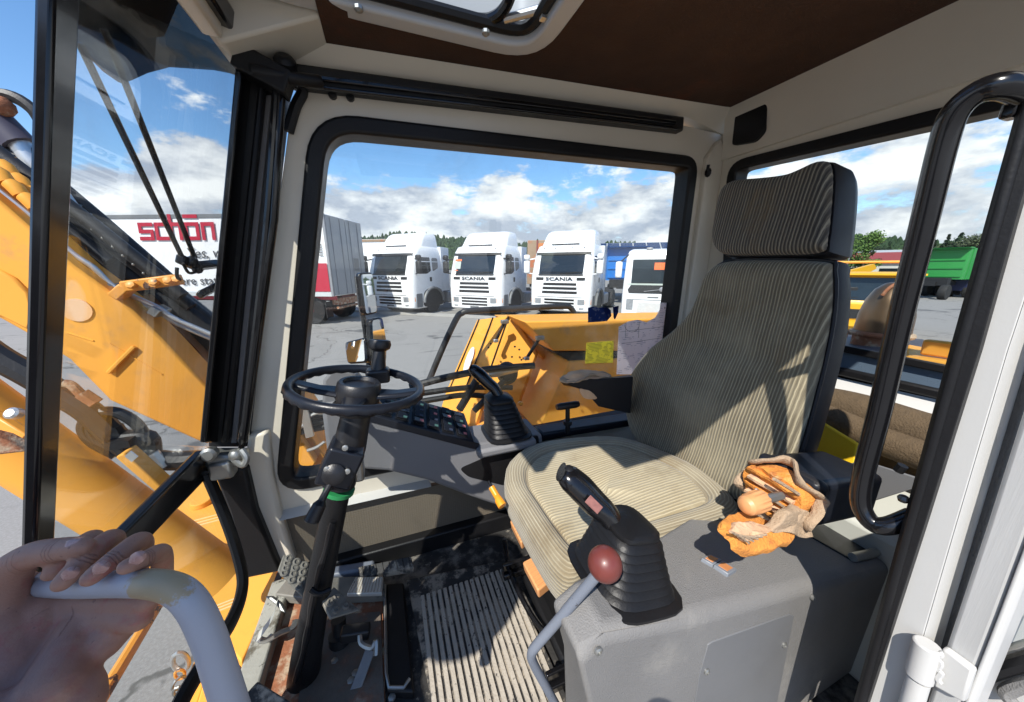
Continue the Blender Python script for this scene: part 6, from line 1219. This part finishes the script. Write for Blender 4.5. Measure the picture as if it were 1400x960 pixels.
# mirrors on the right front corner
mr_ = thing('mirror_cluster', 'side mirrors on a black bracket outside the side window', 'mirrors', aY(505, 500, 1.55))
g = G(); g.tube(smoothpath([aY(488, 378, 1.55), aY(493, 415, 1.55), aY(499, 450, 1.55), aY(504, 500, 1.55), aY(500, 560, 1.5)], 4), .011, 8); g.build('mirror_pole', 'blackpaint', mr_)
MN = V((0, 0, 0))
def mirr(px_, y, name, tgt, r_=.02, fm='blackpaint'):
    q = [aY(u, v, y) for u, v in px_]; c = sum(q, V((0, 0, 0))) / len(q); n1 = (EYE - c).normalized(); n2 = (V(tgt) - c).normalized(); nn = (n1 + n2).normalized()
    q = [aP(u, v, c, nn) for u, v in px_]; lo = rounded(q, r_, 4); g = G(); g.prism([p + nn * .006 for p in lo], -nn * .03); f = g.build(name, fm, mr_, bevel=.006)
    g = G(); g.prism([p + nn * .0085 for p in inset(lo, .008, nn)], -nn * .003); g.build('mirror_glass', 'mirror', f, smooth=0)
mirr([(489, 373), (509, 372), (516, 428), (497, 432)], 1.54, 'long_mirror', (17, -1.5, 2.0))
mirr([(505, 436), (522, 433), (528, 470), (527, 496), (508, 498)], 1.53, 'lower_mirror', (8, 3.0, 1.2))
mirr([(472, 468), (501, 461), (503, 496), (476, 498)], 1.52, 'square_mirror', (-1.0, 1.45, H - .2))
# muffler dome and counterweight behind the cab
ex = thing('rusty_silencer', 'rusty domed exhaust silencer on a dark plate behind the cab', 'silencer', aX(1205, 470, 1.9))
c = aX(1206, 450, 1.95); M['rustdome'] = mat('bronze rusted dome', (.20, .135, .085), .34, .75, var=.3, vs=4, spots=[((.20, .08, .035), .55, .75, 7)])
rd = .085
g = G(); g.lathe([(rd, -.02), (rd * 1.0, .0), (rd * .97, .06), (rd * .85, .12), (rd * .62, .165), (rd * .3, .19), (.005, .195)], c, (0, 0, 1), 32); g.build('dome', 'rustdome', ex, smooth=60)
g = G(); g.tube([c + V((rd * 1.02 * math.cos(q), rd * 1.02 * math.sin(q), -.02)) for q in (2 * math.pi * k / 32 for k in range(32))], .012, 8, closed=True); g.build('dome_flange', 'rust', ex)
g = G(); g.lathe([(rd * .98, -.13), (rd * .98, -.02)], c, (0, 0, 1), 32); g.build('silencer_drum', 'rust', ex)
g = G(); g.tube([c + V((-rd * .99 * math.sin(q) * .9, -rd * .99 * math.cos(q) * .2, .0)) + V((0, 0, .195 * math.cos(q * .5))) for q in (k * .3 for k in range(6))], .006, 6); g.build('dome_seam', 'rust', ex)
for d in (V((-.12, .12, -.06)), V((-.15, .06, -.06))):
    g = G(); g.box(c + d, (.03, .03, .09)); g.build('clamp_lug', 'rust', ex, bevel=.004)
g = G(); g.hexa([aX(1112, 492, 1.55), aX(1292, 512, 1.55), aX(1262, 470, 2.2), aX(1130, 462, 2.2)] + [aX(1112, 484, 1.55), aX(1292, 504, 1.55), aX(1262, 464, 2.2), aX(1130, 456, 2.2)]); g.build('base_plate', mat('dusty violet grey plate', (.06, .055, .065), .55, var=.4, vs=12), ex)
cwt = thing('counterweight', 'orange counterweight ledge at the back of the digger', 'counterweight', aX(1270, 500, 1.7))
g = G(); g.hexa([aX(1236, 530, 1.55), aX(1420, 560, 1.55), aX(1420, 540, 2.3), aX(1236, 515, 2.3)] + [aX(1236, 486, 1.55), aX(1420, 512, 1.55), aX(1420, 484, 2.3), aX(1240, 464, 2.3)]); g.build('ledge', 'orange', cwt, bevel=.01)
g = G(); g.hexa(bar(aX(1262, 474, 1.62) , aX(1310, 480, 1.62), .05, .03)); g.build('ledge_lip', 'orange', cwt, bevel=.006)
# chassis body under the cab, so that the digger stands on the yard
ch_ = thing('digger_undercarriage', 'orange digger chassis with tracks below the cab', 'undercarriage', (1.0, .9, 0))
g = G(); g.box((1.0, 1.25, .82), (2.6, 2.2, .36)); g.build('slew_platform', 'orange', ch_, bevel=.02)
for y in (.35, 2.2):
    g = G(); lo = rounded([V((-.7, y - .25, .02)), V((2.7, y - .25, .02)), V((2.7, y - .25, .60)), V((-.7, y - .25, .60))], .28, 6); g.prism(lo, (0, .5, 0)); g.build('track', 'tyre', ch_, bevel=.02)
g = G(); g.box((-.82, -.03, .735), (.5, .5, .04)); g.box((-.82, -.03, .37), (.06, .06, .72)); g.build('boarding_step', 'orange', ch_, bevel=.004)
# papers stuck on the side window
yn = thing('yellow_note', 'yellow printed note stuck inside the side window', 'note', aY(820, 482, 1.045))
def stuck(pts, y, m, nm, par, d=.0006): g = G(); g.prism([aY(u, v, y) for u, v in pts], (0, d, 0)); return g.build(nm, m, par, smooth=0)
YG = 1.074
def printed(name, paper, ink, sc, thr):
    m, t, b = new_mat(name); br_ = t.nodes.new('ShaderNodeTexBrick'); vec = coords(t, (sc, sc, sc)); sp = t.nodes.new('ShaderNodeSeparateXYZ'); cb_ = t.nodes.new('ShaderNodeCombineXYZ'); t.links.new(vec, sp.inputs[0]); t.links.new(sp.outputs['X'], cb_.inputs['X']); t.links.new(sp.outputs['Z'], cb_.inputs['Y'])
    wv = t.nodes.new('ShaderNodeTexWave'); wv.bands_direction = 'Y'; wv.inputs['Scale'].default_value = 1.0; t.links.new(cb_.outputs[0], wv.inputs['Vector'])
    f = t.nodes.new('ShaderNodeMath'); f.operation = 'MULTIPLY'; t.links.new(ramp(t, wv.outputs['Fac'], .72, .85), f.inputs[0]); t.links.new(ramp(t, nz(t, vec, .8, 2), thr, thr + .06), f.inputs[1])
    c = mixc(t, f.outputs[0], paper, ink); t.links.new(c, b.inputs['Base Color']); b.inputs['Roughness'].default_value = .6
    tl = t.nodes.new('ShaderNodeBsdfTranslucent'); t.links.new(c, tl.inputs[0]); ms = t.nodes.new('ShaderNodeMixShader'); ms.inputs[0].default_value = .82; o_ = t.nodes['Material Output']
    t.links.new(b.outputs[0], ms.inputs[1]); t.links.new(tl.outputs[0], ms.inputs[2]); t.links.new(ms.outputs[0], o_.inputs[0]); return m
M['notepaper'] = printed('yellow note print', (.85, .78, .14), (.25, .25, .10), 55, .44); M['diagram'] = printed('diagram sheet print', (.85, .80, .80), (.38, .38, .44), 42, .52)
stuck([(802, 469), (839, 466), (838, 496), (800, 497)], YG, 'notepaper', 'note_sheet', yn)
ds = thing('diagram_sheet', 'torn white diagram sheet with fine lines stuck on the side window', 'sheet', aY(880, 475, 1.045))
stuck([(846, 447), (858, 440), (872, 437), (884, 441), (896, 434), (902, 424), (903, 414), (918, 414), (916, 460), (880, 500), (862, 512), (843, 512)], YG, 'diagram', 'sheet', ds)
g = G(); g.tube([aY(864 + 10 * math.cos(q), 444 + 10 * math.sin(q), YG - .001) for q in (math.pi * k / 10 for k in range(11))], .0008, 5); g.build('drawn_curve', 'letter', ds)
for a, b in (((848, 454), (912, 446)), ((850, 470), (905, 462)), ((856, 440), (855, 462)), ((874, 440), (873, 462))):
    g = G(); g.tube([aY(*a, YG - .001), aY(*b, YG - .001)], .0006, 5); g.build('drawn_line', 'letter', ds)
text_mesh('B', .012, frame_mtx(aY(909, 421, YG - .001), (1, 0, 0), (0, 0, 1)), 'letter', 'printed_letter', ds, .0004)
bs_ = thing('blue_scrap', 'torn dark blue sticker scraps above the yellow note on the window', 'sticker', aY(820, 430, 1.045))
M['bluescrap'] = printed('blue scrap print', (.012, .035, .16), (.30, .33, .42), 70, .55)
stuck([(804, 421), (811, 419), (818, 421), (829, 420), (835, 424), (836, 432), (830, 439), (820, 440), (804, 441)], YG, 'bluescrap', 'scrap', bs_); stuck([(838, 420), (846, 418), (845, 428), (841, 437), (839, 435)], YG, 'bluescrap', 'scrap', bs_)
# ================================================================== grab rail held by the photographer's hand
gr_ = thing('curved_handrail', 'grey painted curved handrail gripped by the hand at lower left', 'handrail', aD(325, 985, .32))
KD = .76
def D(u, v, d): return aD(u, v, d * KD)
rp2 = smoothpath([D(30, 800, .50), D(60, 799, .475), D(110, 800, .45), D(160, 798, .43), D(205, 798, .405), D(240, 806, .402), D(264, 828, .404), D(284, 868, .408), D(300, 915, .412), D(322, 985, .418), D(345, 1060, .42)], 6)
def tubemat():
    m, t, b = new_mat('grey rail paint worn to ochre'); vec = coords(t); c = mixc(t, nz(t, vec, 8, 4), (.40, .40, .43), (.46, .46, .49))
    sp = t.nodes.new('ShaderNodeVectorMath'); sp.operation = 'DISTANCE'; sp.inputs[1].default_value = D(200, 792, .385) - OFF[gr_]; t.links.new(vec, sp.inputs[0])
    ad = t.nodes.new('ShaderNodeMath'); ad.operation = 'MULTIPLY_ADD'; ad.inputs[1].default_value = .06; t.links.new(nz(t, vec, 90, 5, .7), ad.inputs[0]); t.links.new(sp.outputs['Value'], ad.inputs[2])
    c = mixc(t, ramp(t, ad.outputs[0], .066, .058), c, (.42, .32, .19)); t.links.new(c, b.inputs['Base Color']); b.inputs['Roughness'].default_value = .42; bump(t, b, nz(t, vec, 120, 3), .12, .002); return m
g = G(); g.tube(rp2, [lerp(.0118, .0140, max(0, (i - 20) / (len(rp2) - 21))) for i in range(len(rp2))], 22); g.build('rail_tube', tubemat(), gr_, smooth=60)
# ================================================================== the photographer: one continuous body, hand closed on the rail
pe = thing('person', 'person in dark jacket whose left hand grips the grey handrail', 'person', w(-.82, -.03, .76 - H))
def skinmat():
    m, t, b = new_mat('skin'); vec = coords(t); c = mixc(t, nz(t, vec, 14, 5), (.34, .165, .115), (.46, .26, .185)); c = mixc(t, ramp(t, nz(t, vec, 34, 5, .7), .50, .72), c, (.40, .14, .105)); c = mixc(t, ramp(t, nz(t, vec, 9, 3), .52, .66), c, (.30, .155, .12)); c = mixc(t, ramp(t, nz(t, vec, 150, 3), .66, .74), c, (.24, .12, .09))
    t.links.new(c, b.inputs['Base Color']); b.inputs['Roughness'].default_value = .55; b.inputs['Subsurface Weight'].default_value = .08; b.inputs['Subsurface Radius'].default_value = (.008, .003, .0015); b.inputs['Subsurface Scale'].default_value = .5
    acc = None
    def mth(op, a, b_=None):
        n = t.nodes.new('ShaderNodeMath'); n.operation = op
        for k, x in enumerate((a, b_)):
            if x is None: continue
            if isinstance(x, (int, float)): n.inputs[k].default_value = x
            else: t.links.new(x, n.inputs[k])
        return n.outputs[0]
    nw = mth('MULTIPLY', mth('SUBTRACT', nz(t, vec, 120, 3), .5), .004)
    for P_, d_ in CREASE:                        # skin creases over the finger joints
        sb = t.nodes.new('ShaderNodeVectorMath'); sb.operation = 'SUBTRACT'; sb.inputs[1].default_value = P_ - OFF[pe]; t.links.new(vec, sb.inputs[0])
        dt = t.nodes.new('ShaderNodeVectorMath'); dt.operation = 'DOT_PRODUCT'; dt.inputs[1].default_value = d_; t.links.new(sb.outputs[0], dt.inputs[0])
        ln = t.nodes.new('ShaderNodeVectorMath'); ln.operation = 'LENGTH'; t.links.new(sb.outputs[0], ln.inputs[0])
        f = mth('MULTIPLY', ramp(t, mth('ABSOLUTE', mth('ADD', dt.outputs['Value'], nw)), .0011, .0002), ramp(t, ln.outputs['Value'], .016, .011)); acc = f if acc is None else mth('MAXIMUM', acc, f)
    c = mixc(t, mth('MULTIPLY', acc, .32), c, (.16, .06, .045)); t.links.new(c, b.inputs['Base Color'])
    vo = t.nodes.new('ShaderNodeTexVoronoi'); vo.feature = 'DISTANCE_TO_EDGE'; vo.inputs['Scale'].default_value = 260; t.links.new(vec, vo.inputs['Vector'])
    wv = t.nodes.new('ShaderNodeTexNoise'); wv.inputs['Scale'].default_value = 55; wv.inputs['Detail'].default_value = 8; wv.inputs['Roughness'].default_value = .7; t.links.new(coords(t, (1, .45, 1)), wv.inputs['Vector'])
    ad = t.nodes.new('ShaderNodeMath'); ad.operation = 'MULTIPLY_ADD'; ad.inputs[1].default_value = .25; t.links.new(vo.outputs['Distance'], ad.inputs[0]); t.links.new(mth('SUBTRACT', wv.outputs['Fac'], mth('MULTIPLY', acc, .8)), ad.inputs[2]); bump(t, b, ad.outputs[0], .6, .0018); return m
M['skin'] = None
g = G()
def limb(pts, rs, n=16):
    sp = smoothpath(pts, 5); k = (len(sp) - 1) / (len(rs) - 1); rr = [lerp(rs[min(int(i / k), len(rs) - 2)], rs[min(int(i / k) + 1, len(rs) - 1)], i / k - min(int(i / k), len(rs) - 2)) for i in range(len(sp))]
    g.tube(sp, rr, n); g.ball(sp[-1], rr[-1] * .99, 12); g.ball(sp[0], rr[0] * .99, 12)
FING = [  # knuckle, first joint, second joint, tip; radii
    ([D(118, 760, .54), D(126, 737, .505), D(102, 753, .462), D(70, 784, .442)], [.0130, .0122, .0112, .0092]),
    ([D(150, 765, .53), D(153, 737, .492), D(124, 757, .448), D(85, 797, .424)], [.0134, .0128, .0118, .0100]),
    ([D(190, 772, .515), D(192, 741, .475), D(162, 760, .434), D(124, 790, .410)], [.0130, .0124, .0114, .0096]),
    ([D(222, 785, .49), D(220, 757, .458), D(202, 763, .424), D(172, 775, .402)], [.0116, .0108, .0102, .0086])]
for pts, rs in FING: limb(pts, [r_ * .84 for r_ in rs])
TH_ = [D(-6, 880, .44), D(4, 800, .445), D(36, 763, .447), D(80, 752, .443), D(114, 747, .438)]
limb(TH_, [.024, .019, .0140, .0118, .0090])
CREASE = []
for pts, rs in FING + [(TH_[1:], None)]:
    for q, (i, fr) in enumerate(((1, .05), (1, .18), (2, .0), (2, .13), (2, .26))):
        d_ = (pts[min(i + 1, 3)] - pts[i]).normalized(); CREASE.append((lerp(pts[i], pts[min(i + 1, 3)], fr), d_))
for u0, v0, u1, v1 in ((60, 830, 20, 790), (90, 850, 60, 880), (60, 920, 20, 880)):
    CREASE.append((D(u0, v0, .44), (D(u1, v1, .44) - D(u0, v0, .44)).normalized()))
M['skin'] = skinmat()
# palm below and behind the rail, running into the wrist at the lower left
for a, b, r0, r1 in ((D(118, 775, .54), D(40, 850, .475), .015, .024), (D(150, 782, .53), D(70, 870, .47), .015, .024), (D(188, 792, .515), D(110, 890, .45), .015, .024), (D(216, 806, .49), D(140, 880, .445), .0135, .020), (D(-10, 830, .45), D(20, 920, .42), .030, .032), (D(120, 850, .465), D(70, 950, .40), .024, .030), (D(-40, 860, .44), D(-20, 960, .40), .03, .036), (D(60, 840, .462), D(30, 960, .41), .026, .032), (D(70, 822, .478), D(200, 822, .455), .016, .0135), (D(100, 840, .468), D(190, 846, .45), .018, .014), (D(-20, 790, .46), D(40, 815, .47), .02, .022)): limb([a, lerp(a, b, .5), b], [r0 * .86, (r0 + r1) * .43, r1 * .86])
wr = D(20, 990, .385)
def PH(p, h, z): return w(.707 * p - .707 * h, -.707 * p - .707 * h, z)  # unseen body laid out along the sun ray to shade hand and rail
sh_l, sh_r = PH(-.72, .50, .02), PH(-.46, .54, -.02)
el = w(-.68, .20, -.36)
limb([wr, lerp(wr, el, .35), lerp(wr, el, .75), el], [.030, .032, .038, .042]); limb([D(98, 925, .42), D(60, 1010, .385), lerp(wr, el, .4)], [.018, .024, .032])
limb([el, lerp(el, sh_l, .5), sh_l], [.042, .048, .055])
hip = PH(-.56, .60, -.55); nk = PH(-.56, .52, .12); hd = PH(-.45, .50, .30); c1, c2 = lerp(hip, nk, .4), lerp(hip, nk, .75)
el_r = w(-.42, -.40, -.30); wr_r = w(-.06, -.14, -.26); hr_ = w(-.02, -.09, -.20)
limb([hip, c1, c2, nk], [.14, .13, .13, .055]); limb([sh_l, lerp(sh_l, sh_r, .5), sh_r], [.06, .075, .06])
limb([sh_r, lerp(sh_r, el_r, .5), el_r], [.055, .046, .04]); limb([el_r, lerp(el_r, wr_r, .5), wr_r, hr_], [.04, .036, .026, .03])
for k in range(4): a = hr_ + V((.0, .015, .028 - .018 * k)); limb([a, a + V((.035, .015, .01)), a + V((.05, -.005, .014)), a + V((.035, -.02, .012))], [.010, .0095, .009, .008])
limb([hr_ + V((-.01, -.02, .02)), hr_ + V((.0, -.035, .045)), hr_ + V((.02, -.035, .062))], [.013, .011, .009])
limb([nk, lerp(nk, hd, .5), hd], [.055, .05, .06]); g.ball(hd + V((0, 0, .045)), .098, 20, (.80, .98, 1.2)); g.ball(hd + V((.035, .07, -.02)), .052, 14, (.9, .9, 1.1))
fwd = V((.55, .83, 0)); sd = V((.83, -.55, 0)); limb([hd + fwd * .095 + V((0, 0, .05)), hd + fwd * .120 + V((0, 0, .012))], [.009, .014], 8)
FT = V((hip.x, hip.y, .84))
for s in (-1, 1):
    g.ball(hd + sd * .078 * s + V((0, 0, .03)), .026, 10, (.5, 1, 1.2)); a = hip + sd * .09 * s; ft = FT + sd * .11 * s
    limb([a, V((a.x, a.y, 1.22)), ft], [.085, .055, .04]); limb([ft, ft + fwd * .16 + V((0, 0, -.035))], [.04, .032])
bd = g.build('body', 'skin', pe, smooth=180)
md = bd.modifiers.new('one surface', 'REMESH'); md.mode = 'VOXEL'; md.voxel_size = .0026; md.use_smooth_shade = True
sm = bd.modifiers.new('soften', 'SMOOTH'); sm.factor = .5; sm.iterations = 5
M['nail'] = mat('finger nail', (.50, .29, .245), .28, var=.08, vs=60)
def nail(c, tip, out_, wd, ln):
    t = (tip - c).normalized(); o = V(out_); o = (o - t * o.dot(t)).normalized(); s = t.cross(o); lo = []
    for i in range(11):
        a = -1 + i / 5; q = math.sqrt(max(.02, 1 - abs(a) ** (4 if a < 0 else 2.6))); lo.append([c + t * a * ln + s * wd * q * j - o * (wd * .42 * j * j) for j in (-1, -.6, 0, .6, 1)] + [c + t * a * ln * .9 + s * wd * q * j * .8 - o * (wd * .42 * j * j + .003) for j in (1, .6, 0, -.6, -1)])
    g = G(); g.loft(lo); return g.build('fingernail', 'nail', pe, smooth=60)
for (pts, rs), (u, v), (tu, tv) in zip(FING[1:], ((93, 788), (134, 780), (183, 766)), ((84, 799), (122, 791), (172, 773))):
    p = pts[3]; dd = depth_of(p); c = aD(u, v, dd - rs[3] * .66); nail(c, aD(tu, tv, dd - rs[3] * .62), EYE - c, .0056, .0068)
c = D(100, 739, .4335); nail(c, D(116, 738, .434), (V((0, 0, 1)) + (EYE - c).normalized() * .5), .0052, .0066)
M['jacket'] = mat('dark jacket cloth', (.03, .035, .05), .9, var=.2, bmp=.4, bs=200); M['trousers'] = mat('dark trousers cloth', (.04, .045, .06), .9, var=.2, bmp=.4)
g = G(); limb([hip + V((0, 0, -.02)), c1, c2, nk], [.16, .15, .15, .075]); g.ball(hd + V((-.01, .0, .06)), .168, 18, (.95, .95, 1.05)); limb([sh_l, lerp(sh_l, sh_r, .5), sh_r], [.075, .09, .075]); limb([lerp(el, wr, .40), el, lerp(el, sh_l, .5), sh_l], [.050, .052, .058, .07]); limb([sh_r, lerp(sh_r, el_r, .5), el_r, lerp(el_r, wr_r, .6)], [.07, .058, .052, .042])  # hood ball oversized, put on to shade the hand and rail
jk = g.build('jacket', 'jacket', pe); md = jk.modifiers.new('one surface', 'REMESH'); md.mode = 'VOXEL'; md.voxel_size = .008; md.use_smooth_shade = True
g = G()
for s in (-1, 1): a = hip + sd * .09 * s; ft = FT + V((0, 0, .02)) + sd * .11 * s; limb([a, V((a.x, a.y, 1.22)), ft], [.105, .075, .062])
tw_ = g.build('trousers', 'trousers', pe); md = tw_.modifiers.new('one surface', 'REMESH'); md.mode = 'VOXEL'; md.voxel_size = .008; md.use_smooth_shade = True
for s in (-1, 1):
    ft = FT + V((0, 0, -.04)) + sd * .11 * s; g = G(); limb([ft - fwd * .05, ft + fwd * .10, ft + fwd * .19], [.05, .052, .042]); g.build('shoe', 'tyre', pe, smooth=60)
g = G(); g.ball(hd + V((-.012, -.018, .075)), .104, 18, (.80, .98, 1.08)); g.build('hair', mat('brown hair', (.05, .03, .02), .8, bmp=.8, bs=300), pe)
for s in (-1, 1):
    g = G(); g.ball(hd + fwd * .083 + sd * .032 * s + V((0, 0, .05)), .012, 10); g.build('eye', 'truckwhite', pe)
